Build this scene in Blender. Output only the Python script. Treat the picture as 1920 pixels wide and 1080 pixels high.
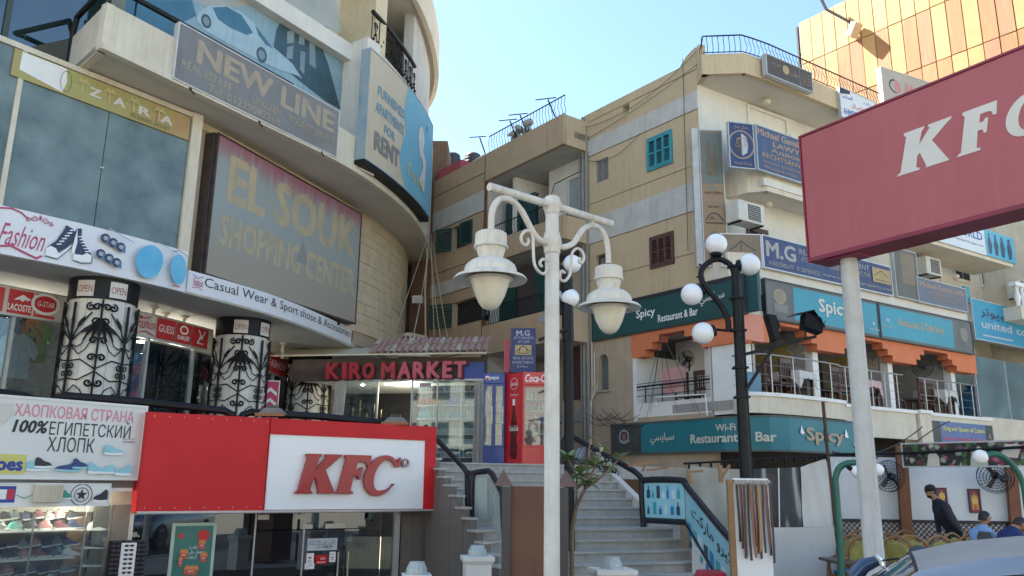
import bpy,bmesh,math,random
from mathutils import Vector as V,Matrix
random.seed(7)
for o in list(bpy.data.objects):bpy.data.objects.remove(o)
SC=bpy.context.scene;COL=SC.collection
R=math.radians;PI=math.pi

# ---------------------------------------------------------------- camera
F=1530.0;PITCH=R(13.4);ROLL=R(0.72);CZ=1.8
cam=bpy.data.cameras.new('camera');cam_o=bpy.data.objects.new('camera',cam);COL.objects.link(cam_o)
cam.sensor_width=36;cam.lens=36*F/1920;cam.clip_end=3000;cam.clip_start=0.05
cam_o.matrix_world=Matrix.Translation((0,0,CZ))@Matrix.Rotation(PI/2+PITCH,4,'X')@Matrix.Rotation(ROLL,4,'Z')
SC.camera=cam_o
# ---------------------------------------------------------------- light
SUN_AZ,SUN_EL=-64.0,50.0 # azimuth from +Y clockwise, elevation
w=bpy.data.worlds.new('World');SC.world=w;w.use_nodes=True
nt=w.node_tree;bgn=nt.nodes['Background']
sky=nt.nodes.new('ShaderNodeTexSky');sky.sky_type='NISHITA';sky.sun_disc=False
sky.sun_elevation=R(SUN_EL);sky.sun_rotation=R(SUN_AZ);sky.air_density=1.0;sky.dust_density=.8;sky.ozone_density=2.2
nt.links.new(sky.outputs[0],bgn.inputs[0]);bgn.inputs[1].default_value=0.07
sun=bpy.data.lights.new('sun','SUN');sun.energy=5.0;sun.angle=R(0.53);sun.color=(1,.91,.78)
sun_o=bpy.data.objects.new('sun',sun);COL.objects.link(sun_o)
sd=V((math.sin(R(SUN_AZ))*math.cos(R(SUN_EL)),math.cos(R(SUN_AZ))*math.cos(R(SUN_EL)),math.sin(R(SUN_EL))))
sun_o.rotation_euler=sd.to_track_quat('Z','Y').to_euler();sun_o.location=sd*60
SC.view_settings.view_transform='Standard';SC.view_settings.look='None'
SC.view_settings.exposure=2.5;SC.view_settings.gamma=1;SC.view_settings.use_curve_mapping=False
SC.view_settings.use_white_balance=True;SC.view_settings.white_balance_temperature=6600;SC.view_settings.white_balance_tint=2
SC.render.engine='CYCLES';SC.cycles.max_bounces=8;SC.cycles.transparent_max_bounces=16

# ---------------------------------------------------------------- rays: photograph pixel -> point on a real surface
def ray(px,py):
    x=(px-960)/F;y=-(py-540)/F;c,s=math.cos(ROLL),math.sin(ROLL)
    x,y=x*c-y*s,x*s+y*c
    return V((x,math.cos(PITCH)-y*math.sin(PITCH),math.sin(PITCH)+y*math.cos(PITCH)))
def at_y(px,py,Y):r=ray(px,py);return V((0,0,CZ))+r*(Y/r.y)
def at_z(px,py,z):r=ray(px,py);return V((0,0,CZ))+r*((z-CZ)/r.z)
class PL:
    """vertical plane: u runs to the right along azimuth az, d = distance out towards the street, z up"""
    def __init__(s,p,az):
        s.p=V((p[0],p[1],0));a=R(az);s.az=az
        s.u=V((math.sin(a),math.cos(a),0));s.n=V((math.cos(a),-math.sin(a),0));s.rz=PI/2-a
    def pt(s,u,d,z):return s.p+s.u*u+s.n*d+V((0,0,z))
    def __call__(s,v):return s.pt(v[0],v[1],v[2])
    def off(s,u,d):q=s.pt(u,d,0);return PL((q.x,q.y),s.az)
    def uz(s,px,py,d=0):
        r=ray(px,py);q=s.p+s.n*d;t=(s.n.x*q.x+s.n.y*q.y)/(s.n.x*r.x+s.n.y*r.y)
        P=V((0,0,CZ))+r*t;return(P-s.p).dot(s.u),P.z
    def rect(s,pts,d=0):
        L=[s.uz(x,y,d)for x,y in pts]# TL TR BR BL
        return((L[0][0]+L[3][0])/2,(L[1][0]+L[2][0])/2,(L[2][1]+L[3][1])/2,(L[0][1]+L[1][1])/2)
    def box(s,x0,y0,x1,y1,d=0):
        L=[s.uz(x,y,d)for x,y in((x0,y0),(x1,y0),(x1,y1),(x0,y1))]
        xm,ym=(x0+x1)/2,(y0+y1)/2
        return(s.uz(x0,ym,d)[0],s.uz(x1,ym,d)[0],s.uz(xm,y1,d)[1],s.uz(xm,y0,d)[1])
class CV:
    """curved wall: u = arc length along a smooth plan curve, d out to the right of travel (street side), z up"""
    def __init__(s,pts,n=14):
        P=[V((p[0],p[1],0))for p in pts];P=[P[0]*2-P[1]]+P+[P[-1]*2-P[-2]];s.P=[]
        for i in range(1,len(P)-2):
            for k in range(n):
                t=k/n;a,b,c,d=P[i-1:i+3]
                s.P.append(.5*((2*b)+(c-a)*t+(2*a-5*b+4*c-d)*t*t+(-a+3*b-3*c+d)*t**3))
        s.P.append(P[-2]);s.S=[0]
        for i in range(1,len(s.P)):s.S.append(s.S[-1]+(s.P[i]-s.P[i-1]).length)
        s.L=s.S[-1];s.az=0
    def at(s,u):
        i=0;uu=min(max(u,0),s.L-1e-6)
        lo,hi=0,len(s.S)-1
        while hi-lo>1:
            m=(lo+hi)//2
            if s.S[m]<=uu:lo=m
            else:hi=m
        t=(u-s.S[lo])/(s.S[lo+1]-s.S[lo]);p=s.P[lo].lerp(s.P[lo+1],t)
        def tg(k):k=min(max(k,1),len(s.P)-2);return(s.P[k+1]-s.P[k-1]).normalized()
        q=tg(lo).lerp(tg(lo+1),min(max(t,0),1)).normalized();return p,q
    def pt(s,u,d,z):p,q=s.at(u);return p+V((q.y,-q.x,0))*d+V((0,0,z))
    def __call__(s,v):return s.pt(v[0],v[1],v[2])
    def uz(s,px,py,d=0):
        best=None;r=ray(px,py);az=math.atan2(r.x,r.y);N=400
        pa=None
        for i in range(N+1):
            u=s.L*i/N;p=s.pt(u,d,0);a=math.atan2(p.x,p.y)-az
            if pa is not None and pa*a<=0:
                u-=s.L/N*abs(a)/(abs(a)+abs(pa)+1e-9);p=s.pt(u,d,0)
                best=(u,CZ+r.z*math.hypot(p.x,p.y)/math.hypot(r.x,r.y));break
            pa=a
        return best


class G:
    def __init__(s):s.v=[];s.f=[];s.m=[]
    def add(s,vs,fs,m=0):
        n=len(s.v);s.v+=[V(a)for a in vs];s.f+=[tuple(n+i for i in f)for f in fs];s.m+=[m]*len(fs);return s
    def box(s,x0,x1,y0,y1,z0,z1,m=0):
        return s.add([(x,y,z)for z in(z0,z1)for y in(y0,y1)for x in(x0,x1)],
                     [(0,2,3,1),(4,5,7,6),(0,1,5,4),(2,6,7,3),(0,4,6,2),(1,3,7,5)],m)
    def grid(s,x0,x1,y0,y1,z0,z1,nx,m=0):
        for i in range(nx+1):
            x=x0+(x1-x0)*i/nx;s.v+=[V((x,y0,z0)),V((x,y1,z0)),V((x,y1,z1)),V((x,y0,z1))]
        b=len(s.v)-4*(nx+1)
        for i in range(nx):
            a=b+4*i
            for k in range(4):s.f.append((a+k,a+(k+1)%4,a+4+(k+1)%4,a+4+k));s.m.append(m)
        s.f+=[(b,b+3,b+2,b+1),(b+4*nx,b+4*nx+1,b+4*nx+2,b+4*nx+3)];s.m+=[m,m];return s
    def quad(s,a,b,c,d,m=0):return s.add([a,b,c,d],[(0,1,2,3)],m)
    def prism(s,pts,y0,y1,m=0,ax='y'):
        n=len(pts);mk={'y':lambda p,y:(p[0],y,p[1]),'z':lambda p,y:(p[0],p[1],y),'x':lambda p,y:(y,p[0],p[1])}[ax]
        vs=[mk(p,y0)for p in pts]+[mk(p,y1)for p in pts]
        return s.add(vs,[tuple(range(n)),tuple(range(2*n-1,n-1,-1))]+[(i,i+n,(i+1)%n+n,(i+1)%n)for i in range(n)],m)
    def bar(s,a,b,w,h=None,m=0):
        a,b=V(a),V(b);h=h or w;t=(b-a).normalized();up=V((0,0,1))if abs(t.z)<.95 else V((0,1,0))
        x=t.cross(up).normalized()*w/2;y=x.cross(t).normalized()*h/2
        return s.add([a-x-y,a+x-y,a+x+y,a-x+y,b-x-y,b+x-y,b+x+y,b-x+y],
                     [(0,3,2,1),(4,5,6,7),(0,1,5,4),(1,2,6,5),(2,3,7,6),(3,0,4,7)],m)
    def tube(s,pts,r,n=6,m=0,closed=False,cap=True):
        P=[V(p)for p in pts];k=len(P);rr=r if isinstance(r,(list,tuple))else[r]*k
        base=len(s.v);x=None
        for i in range(k):
            a=P[i-1]if(i or closed)else P[0];b=P[(i+1)%k]if(i<k-1 or closed)else P[-1]
            t=(b-a).normalized()
            if x is None:
                up=V((0,0,1))if abs(t.z)<.9 else V((1,0,0));x=t.cross(up).normalized()
            else:x=(x-t*x.dot(t)).normalized()
            y=t.cross(x)
            for j in range(n):q=2*PI*j/n;s.v.append(P[i]+(x*math.cos(q)+y*math.sin(q))*rr[i])
        for i in range(k if closed else k-1):
            for j in range(n):
                a=base+i*n+j;b=base+i*n+(j+1)%n;i2=(i+1)%k
                s.f.append((a,b,base+i2*n+(j+1)%n,base+i2*n+j));s.m.append(m)
        if cap and not closed:
            s.f.append(tuple(base+j for j in range(n-1,-1,-1)));s.f.append(tuple(base+(k-1)*n+j for j in range(n)));s.m+=[m,m]
        return s
    def lathe(s,prof,n=16,c=(0,0,0),m=0,axis=None):
        base=len(s.v);c=V(c);M=axis.to_track_quat('Z','Y').to_matrix()if axis is not None else Matrix.Identity(3)
        for r,z in prof:
            for j in range(n):q=2*PI*j/n;s.v.append(c+M@V((r*math.cos(q),r*math.sin(q),z)))
        for i in range(len(prof)-1):
            for j in range(n):
                a=base+i*n+j;b=base+i*n+(j+1)%n;s.f.append((a,b,b+n,a+n));s.m.append(m)
        if prof[0][0]>1e-4:s.f.append(tuple(base+j for j in range(n-1,-1,-1)));s.m.append(m)
        if prof[-1][0]>1e-4:s.f.append(tuple(base+(len(prof)-1)*n+j for j in range(n)));s.m.append(m)
        return s
    def ball(s,c,r,n=16,k=10,m=0,sc=(1,1,1)):
        b=len(s.v);s.lathe([(max(r*math.sin(PI*i/k),1e-5),-r*math.cos(PI*i/k))for i in range(k+1)],n,(0,0,0),m)
        for i in range(b,len(s.v)):q=s.v[i];s.v[i]=V((q.x*sc[0],q.y*sc[1],q.z*sc[2]))+V(c)
        return s
    def map(s,f):s.v=[V(f(p))for p in s.v];return s
    def join(s,o):return s.add(o.v,o.f)if not o.f else(s.v.__len__()or 1)and s._j(o)
    def _j(s,o):
        n=len(s.v);s.v+=[V(a)for a in o.v];s.f+=[tuple(n+i for i in f)for f in o.f];s.m+=o.m;return s

W={}
def empty(name,loc,label,cat,group=None,rz=0):
    o=bpy.data.objects.new(name,None);COL.objects.link(o);o.empty_display_size=.2
    o.location=loc;o.rotation_euler=(0,0,rz);W[o.name]=Matrix.Translation(V(loc))@Matrix.Rotation(rz,4,'Z')
    o['label']=label;o['category']=cat
    if group:o['group']=group
    return o
def mesh_of(name,g,mats,smooth=False,inv=None):
    me=bpy.data.meshes.new(name);vs=g.v if inv is None else[inv@a for a in g.v]
    me.from_pydata([tuple(a)for a in vs],[],g.f)
    for m in(mats if isinstance(mats,(list,tuple))else[mats]):me.materials.append(m)
    if any(g.m):me.polygons.foreach_set('material_index',g.m)
    if len(g.f)<20000:
        bm=bmesh.new();bm.from_mesh(me);bmesh.ops.recalc_face_normals(bm,faces=bm.faces);bm.to_mesh(me);bm.free()
    if smooth:
        me.polygons.foreach_set('use_smooth',[True]*len(me.polygons))
        if smooth!='all':
            bm=bmesh.new();bm.from_mesh(me)
            for e in bm.edges:
                if len(e.link_faces)==2 and e.calc_face_angle(0)>.7:e.smooth=False
            bm.to_mesh(me);bm.free()
    me.update();return me
def obj(name,g,mats,parent=None,smooth=False,mp=None,label=None,cat=None,group=None,kind=None,bevel=0):
    if mp:g.map(mp)
    inv=W[parent.name].inverted()if parent else None
    o=bpy.data.objects.new(name,mesh_of(name,g,mats,smooth,inv));COL.objects.link(o)
    if parent:o.parent=parent;W[o.name]=W[parent.name]
    else:W[o.name]=Matrix.Identity(4)
    if label:o['label']=label
    if cat:o['category']=cat
    if group:o['group']=group
    if kind:o['kind']=kind
    if bevel:
        b=o.modifiers.new('bevel','BEVEL');b.width=bevel;b.segments=2;b.limit_method='ANGLE';b.angle_limit=R(40)
    return o
def single(name,g,mats,label,cat,group=None,loc=None,mp=None,smooth=False,kind=None,bevel=0):
    """a thing that is one mesh, its origin at its base"""
    if mp:g.map(mp)
    if loc is None:
        xs=[p.x for p in g.v];ys=[p.y for p in g.v];loc=V(((min(xs)+max(xs))/2,(min(ys)+max(ys))/2,min(p.z for p in g.v)))
    me=mesh_of(name,g,mats,smooth,Matrix.Translation(V(loc)).inverted());o=bpy.data.objects.new(name,me);COL.objects.link(o)
    o.location=loc;W[o.name]=Matrix.Translation(V(loc));o['label']=label
    if cat:o['category']=cat
    if group:o['group']=group
    if kind:o['kind']=kind
    if bevel:b=o.modifiers.new('bevel','BEVEL');b.width=bevel;b.segments=2;b.limit_method='ANGLE'
    return o
def struct(name,g,mats,smooth=False,mp=None):return obj(name,g,mats,None,smooth,mp,kind='structure')
def copy_tree(o,parent=None):
    c=o.copy();COL.objects.link(c)
    if parent:c.parent=parent
    for ch in list(CH.get(o.name,o.children)):copy_tree(ch,c)
    return c
CH={}
def place(root,loc,rz=0,label=None,group=None):
    c=copy_tree(root);c.location=loc;c.rotation_euler=(0,0,rz)
    W[c.name]=Matrix.Translation(V(loc))@Matrix.Rotation(rz,4,'Z')
    if label:c['label']=label
    if group:c['group']=group
    return c


MC={}
def mat(name,col,col2=None,rough=.75,metal=0,scale=3.0,bump=0.0,bscale=40,streak=0.0,dirt=(.09,.08,.07),contrast=.5,emis=None,spec=.5,alpha=None,trans=0,coord='Object',coat=0):
    if name in MC:return MC[name]
    m=bpy.data.materials.new(name);m.use_nodes=True;n=m.node_tree.nodes;l=m.node_tree.links;b=n['Principled BSDF']
    MC[name]=m;c=tuple(col)+(1,)
    b.inputs['Roughness'].default_value=rough;b.inputs['Metallic'].default_value=metal
    b.inputs['Base Color'].default_value=c;b.inputs['Specular IOR Level'].default_value=spec
    if coat:b.inputs['Coat Weight'].default_value=coat;b.inputs['Coat Roughness'].default_value=.06
    if trans:b.inputs['Transmission Weight'].default_value=trans
    if emis:b.inputs['Emission Color'].default_value=tuple(emis[0])+(1,);b.inputs['Emission Strength'].default_value=emis[1]
    out=None
    if col2 or streak or bump:
        tc=n.new('ShaderNodeTexCoord');co=tc.outputs[coord]
    if col2:
        t=n.new('ShaderNodeTexNoise');t.inputs['Scale'].default_value=scale;t.inputs['Detail'].default_value=6;t.inputs['Roughness'].default_value=.62
        l.new(co,t.inputs['Vector'])
        r=n.new('ShaderNodeMapRange');r.inputs[1].default_value=.5-.25*contrast-.08;r.inputs[2].default_value=.5+.25*contrast+.08
        l.new(t.outputs['Fac'],r.inputs[0])
        x=n.new('ShaderNodeMix');x.data_type='RGBA';x.inputs[6].default_value=c;x.inputs[7].default_value=tuple(col2)+(1,)
        l.new(r.outputs[0],x.inputs[0]);out=x.outputs[2]
        rr=n.new('ShaderNodeMapRange');rr.inputs[3].default_value=max(rough-.1,.02);rr.inputs[4].default_value=min(rough+.12,1)
        l.new(t.outputs['Fac'],rr.inputs[0]);l.new(rr.outputs[0],b.inputs['Roughness'])
    if streak:
        mp=n.new('ShaderNodeMapping');mp.inputs['Scale'].default_value=(7,7,.55);l.new(co,mp.inputs[0])
        t=n.new('ShaderNodeTexNoise');t.inputs['Scale'].default_value=1.6;t.inputs['Detail'].default_value=7;t.inputs['Roughness'].default_value=.65;l.new(mp.outputs[0],t.inputs['Vector'])
        r=n.new('ShaderNodeMapRange');r.inputs[1].default_value=.5;r.inputs[2].default_value=.78;r.inputs[4].default_value=streak;l.new(t.outputs['Fac'],r.inputs[0])
        x=n.new('ShaderNodeMix');x.data_type='RGBA';x.inputs[7].default_value=tuple(dirt)+(1,)
        if out:l.new(out,x.inputs[6])
        else:x.inputs[6].default_value=c
        l.new(r.outputs[0],x.inputs[0]);out=x.outputs[2]
    if out:l.new(out,b.inputs['Base Color'])
    if bump:
        t=n.new('ShaderNodeTexNoise');t.inputs['Scale'].default_value=bscale;t.inputs['Detail'].default_value=5;l.new(co,t.inputs['Vector'])
        u=n.new('ShaderNodeBump');u.inputs['Strength'].default_value=bump;u.inputs['Distance'].default_value=.02;l.new(t.outputs['Fac'],u.inputs['Height']);l.new(u.outputs[0],b.inputs['Normal'])
    return m
def glass(name,tint=(.55,.62,.65),refl=.12,rough=.02,body=0.0,bodycol=(.3,.4,.45),dirt=0.0,gc=.9):
    """a pane: tinted see-through body, mirror reflection by angle, optional dust film"""
    if name in MC:return MC[name]
    m=bpy.data.materials.new(name);m.use_nodes=True;n=m.node_tree.nodes;l=m.node_tree.links;n.clear();MC[name]=m
    o=n.new('ShaderNodeOutputMaterial');t=n.new('ShaderNodeBsdfTransparent');t.inputs[0].default_value=tuple(tint)+(1,)
    gl=n.new('ShaderNodeBsdfGlossy');gl.inputs['Roughness'].default_value=rough;gl.inputs[0].default_value=(gc,gc*1.04,gc*1.08,1)
    fr=n.new('ShaderNodeFresnel');fr.inputs[0].default_value=1.5;ad=n.new('ShaderNodeMath');ad.operation='ADD';ad.inputs[1].default_value=refl;l.new(fr.outputs[0],ad.inputs[0])
    df=n.new('ShaderNodeBsdfDiffuse');df.inputs[0].default_value=tuple(bodycol)+(1,)
    tc=n.new('ShaderNodeTexCoord');ns=n.new('ShaderNodeTexNoise');ns.inputs['Scale'].default_value=1.3;ns.inputs['Detail'].default_value=6;l.new(tc.outputs['Object'],ns.inputs['Vector'])
    mr=n.new('ShaderNodeMapRange');mr.inputs[1].default_value=.35;mr.inputs[2].default_value=.7;mr.inputs[3].default_value=max(body-dirt,0);mr.inputs[4].default_value=min(body+dirt,1);l.new(ns.outputs['Fac'],mr.inputs[0])
    a=n.new('ShaderNodeMixShader');l.new(mr.outputs[0],a.inputs[0]);l.new(t.outputs[0],a.inputs[1]);l.new(df.outputs[0],a.inputs[2])
    b=n.new('ShaderNodeMixShader');l.new(ad.outputs[0],b.inputs[0]);l.new(a.outputs[0],b.inputs[1]);l.new(gl.outputs[0],b.inputs[2]);l.new(b.outputs[0],o.inputs[0])
    return m


AR={'ا':'ﺍﺎﺍﺎ','ب':'ﺏﺐﺑﺒ','ة':'ﺓﺔﺓﺔ','ت':'ﺕﺖﺗﺘ','ج':'ﺝﺞﺟﺠ','ح':'ﺡﺢﺣﺤ','د':'ﺩﺪﺩﺪ','ر':'ﺭﺮﺭﺮ','س':'ﺱﺲﺳﺴ','ط':'ﻁﻂﻃﻄ',
      'ع':'ﻉﻊﻋﻌ','ق':'ﻕﻖﻗﻘ','ك':'ﻙﻚﻛﻜ','ل':'ﻝﻞﻟﻠ','م':'ﻡﻢﻣﻤ','ن':'ﻥﻦﻧﻨ','ه':'ﻩﻪﻫﻬ','و':'ﻭﻮﻭﻮ','ي':'ﻱﻲﻳﻴ','ى':'ﻯﻰﻯﻰ','ف':'ﻑﻒﻓﻔ','ش':'ﺵﺶﺷﺸ','ش':'ﺵﺶﺷﺸ','أ':'ﺃﺄﺃﺄ'}
def arab(s):
    out=[]
    for i,ch in enumerate(s):
        if ch not in AR:out.append(ch);continue
        prev=i>0 and s[i-1]in AR and s[i-1]not in 'ادروةىأ';nxt=i<len(s)-1 and s[i+1]in AR and ch not in 'ادروةىأ'
        out.append(AR[ch][(1 if prev else 0)+(2 if nxt else 0)])
    return ''.join(reversed(out))
TX={}
def text_geo(s,bold=0.0,ext=0.0,shear=0.0):
    key=(s,bold,ext,shear)
    if key not in TX:
        c=bpy.data.curves.new('t','FONT');c.body=s;c.resolution_u=2;c.extrude=ext;c.shear=shear
        o=bpy.data.objects.new('t',c);COL.objects.link(o);dg=bpy.context.evaluated_depsgraph_get()
        me=bpy.data.meshes.new_from_object(o.evaluated_get(dg));vs=[v.co.copy()for v in me.vertices];fs=[tuple(p.vertices)for p in me.polygons]
        bpy.data.objects.remove(o);bpy.data.curves.remove(c);bpy.data.meshes.remove(me)
        if bold:
            n0,v0,f0=len(vs),vs,fs;vs=[];fs=[]
            for q,(dx,dy)in enumerate(((0,0),(bold,0),(-bold,0),(bold*.5,bold*.7),(-bold*.5,-bold*.7),(bold*.5,-bold*.7),(-bold*.5,bold*.7))):
                vs+=[V((v.x+dx,v.y+dy,v.z+q*(.0005 if not ext else .004)))for v in v0];fs+=[tuple(i+q*n0 for i in f)for f in f0]
        x0=min(v.x for v in vs);x1=max(v.x for v in vs);y0=min(v.y for v in vs);y1=max(v.y for v in vs)
        TX[key]=([((v.x-x0)/(x1-x0),(v.y-y0)/(y1-y0),v.z)for v in vs],fs)
    return TX[key]
def text_g(s,u0,u1,d,z0,z1,bold=0.0,thick=0.0,shear=0.0,g=None,m=0):
    """writing filling the box u0..u1, z0..z1 on a plane, proud by d"""
    vs,fs=text_geo(s,bold,.5 if thick else 0,shear);g=g or G()
    g.add([(u0+(u1-u0)*a,d+(c+.5)*thick if thick else d+c*.5,z0+(z1-z0)*b)for a,b,c in vs],fs,m);return g

def cut_x(g,step=.18):
    xs=[v.x for v in g.v]
    if max(xs)-min(xs)<step*1.3:return g
    me=bpy.data.meshes.new('t');me.from_pydata([tuple(v)for v in g.v],[],g.f);bm=bmesh.new();bm.from_mesh(me);bpy.data.meshes.remove(me)
    bmesh.ops.triangulate(bm,faces=bm.faces);x=min(xs)+step
    while x<max(xs)-.01:bmesh.ops.bisect_plane(bm,geom=bm.verts[:]+bm.edges[:]+bm.faces[:],plane_co=(x,0,0),plane_no=(1,0,0));x+=step
    bm.verts.index_update();g.v=[v.co.copy()for v in bm.verts];g.f=[tuple(v.index for v in f.verts)for f in bm.faces];g.m=[0]*len(g.f);bm.free();return g
def sign(name,label,pl,uz,d,depth,face,frame,items=(),cat='sign',group=None,fw=.03,at=None):
    """boxed sign on plane pl: rect uz = (u0,u1,z0,z1); items are prints given in fractions of the face"""
    u0,u1,z0,z1=uz;o=empty(name,pl.pt((u0+u1)/2,d-depth,z0),label,cat,group,getattr(pl,'rz',0))
    n=16 if isinstance(pl,CV)else 1
    g=G().grid(u0,u1,d-depth,d,z0,z1,n)
    obj('sign_box',g,frame,o,mp=pl)
    if fw:
        g=G()
        for a,b,c,e in((u0-.006,u1+.006,z1-fw,z1+.006),(u0-.006,u1+.006,z0-.006,z0+fw),(u0-.006,u0+fw,z0+fw,z1-fw),(u1-fw,u1+.006,z0+fw,z1-fw)):
            g.grid(a,b,d-.02,d+.018,c,e,n if b-a>.2 else 1)
        obj('frame',g,frame,o,mp=pl)
    f0,f1,h0,h1=u0+fw*.98,u1-fw*.98,z0+fw*.98,z1-fw*.98
    obj('sign_face',G().grid(f0,f1,d-.01,d+.004,h0,h1,n),face,o,mp=pl)
    k=0
    def fr(x,y):return f0+(f1-f0)*x,h0+(h1-h0)*y
    for it in items:
        k+=1;dd=d+.004+.0022*k;t=it[0]
        if n>1:dd+=.004
        if t=='t' or t=='T':
            _,s,a,b,c,e,m=it[:7];kw=it[7]if len(it)>7 else{}
            p,q=fr(a,c),fr(b,e);obj('lettering',text_g(s,p[0],q[0],dd,p[1],q[1],**kw),m,o,mp=pl)
        elif t=='r':
            _,a,b,c,e,m=it;p,q=fr(a,c),fr(b,e);obj('printed_panel',G().grid(p[0],q[0],dd-.001,dd,p[1],q[1],n if(b-a)>.3 else 2 if n>1 else 1),m,o,mp=pl)
        elif t=='p':
            _,pts,m=it;gg=G().prism([fr(x,y)for x,y in pts],dd-.001,dd);obj('printed_shape',cut_x(gg)if n>1 else gg,m,o,mp=pl)
        elif t=='c':
            _,cx,cy,rr,m=it;c0=fr(cx,cy);obj('printed_disc',G().prism([(c0[0]+rr*math.cos(i*PI/12),c0[1]+rr*math.sin(i*PI/12))for i in range(24)],dd-.001,dd),m,o,mp=pl)
        elif t=='o':
            _,cx,cy,rr,wd,m=it;c0=fr(cx,cy);rx=rr if isinstance(rr,tuple)else(rr,rr);g=G()
            for i in range(28):
                a,b=i*PI/14,(i+1)*PI/14;g.quad(*[(c0[0]+(rx[0]-w_)*math.cos(q),dd,c0[1]+(rx[1]-w_)*math.sin(q))for q,w_ in((a,0),(b,0),(b,wd),(a,wd))])
            obj('printed_ring',g,m,o,mp=pl)
        elif t=='l':
            _,pts,wd,m=it;g=G();P=[fr(x,y)for x,y in pts]
            for(x0,y0),(x1,y1)in zip(P,P[1:]):
                L=math.hypot(x1-x0,y1-y0)or 1;nx,ny=-(y1-y0)/L*wd/2,(x1-x0)/L*wd/2;ex,ey=(x1-x0)/L*wd/2,(y1-y0)/L*wd/2
                g.quad((x0+nx-ex,dd,y0+ny-ey),(x1+nx+ex,dd,y1+ny+ey),(x1-nx+ex,dd,y1-ny+ey),(x0-nx-ex,dd,y0-ny-ey))
            obj('printed_line',cut_x(g)if n>1 else g,m,o,mp=pl)
    return o
def spiral(cx,cy,r0,r1,a0,turns,n=14):
    return[(cx+(r0+(r1-r0)*i/n)*math.cos(a0+turns*2*PI*i/n),cy+(r0+(r1-r0)*i/n)*math.sin(a0+turns*2*PI*i/n))for i in range(n+1)]
def bez(p0,p1,p2,p3,n=8):
    p0,p1,p2,p3=map(V,(p0,p1,p2,p3));return[p0*(1-t)**3+p1*3*t*(1-t)**2+p2*3*t*t*(1-t)+p3*t**3 for t in[i/n for i in range(n+1)]]
def sag(a,b,s,n=8):a,b=V(a),V(b);return[a.lerp(b,i/n)-V((0,0,4*s*(i/n)*(1-i/n)))for i in range(n+1)]
def S(r,g,b,k=1.0):
    f=lambda v:((v/255+.055)/1.055)**2.4 if v>10 else v/255/12.92
    return(f(r)*k,f(g)*k,f(b)*k)
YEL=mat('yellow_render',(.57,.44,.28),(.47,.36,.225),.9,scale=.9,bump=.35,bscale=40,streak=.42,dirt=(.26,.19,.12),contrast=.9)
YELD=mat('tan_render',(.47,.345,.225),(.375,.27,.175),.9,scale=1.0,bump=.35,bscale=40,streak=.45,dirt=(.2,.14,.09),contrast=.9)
BEIGE=mat('beige_render',(.47,.38,.27),(.38,.30,.21),.9,scale=1.5,bump=.2,streak=.35,dirt=(.2,.16,.12))
WHT=mat('white_render',(.70,.67,.60),(.60,.57,.51),.85,scale=1.3,bump=.15,streak=.18,dirt=(.32,.29,.25))
GREYW=mat('grey_white_band',(.56,.54,.50),(.44,.42,.39),.9,scale=2.2,bump=.2,streak=.35,dirt=(.2,.19,.18))
CREAM=mat('cream_render',(.70,.635,.51),(.57,.50,.39),.85,scale=1.2,bump=.15,streak=.35,dirt=(.26,.22,.17))
SOFF=mat('soffit_paint',(.60,.555,.48),(.50,.465,.40),.9,scale=.9,bump=.1)
DARK=mat('dark_interior',(.022,.022,.025),(.012,.012,.014),.8,scale=2)
BLK=mat('black_metal',(.005,.006,.008),(.010,.011,.014),.45,scale=6,spec=.25)
IRON=mat('wrought_iron',(.008,.008,.010),rough=.6,spec=.3)
STEEL=mat('steel_tube',(.36,.35,.33),rough=.35,metal=.85)
ALU=mat('aluminium_frame',(.5,.5,.5),(.42,.42,.42),.45,metal=.4,scale=5)
ORG=mat('orange_paint',(.66,.20,.085),(.58,.17,.075),.8,scale=2,streak=.2,dirt=(.3,.1,.06))
PINK=mat('salmon_paint',(.66,.27,.20),(.60,.24,.17),.8,scale=2,streak=.12,dirt=(.3,.12,.09))
WPAINT=mat('white_paint',(.78,.77,.74),(.70,.69,.66),.6,scale=3)
PWHITE=mat('print_white',(.80,.80,.80),rough=.5)
CONC=mat('concrete',(.40,.38,.35),(.30,.28,.26),.95,scale=3,bump=.3,streak=.3)
BROWNW=mat('brown_wood',(.16,.065,.035),(.11,.045,.025),.55,scale=4,streak=.2)
CABLE=mat('cable',(.05,.045,.04),rough=.6)
CABLT=mat('pale_cable',(.42,.36,.27),rough=.7)
GLS=glass('shop_glass',(.82,.88,.90),.02,body=.04,bodycol=(.30,.38,.42),dirt=.04)

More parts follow.
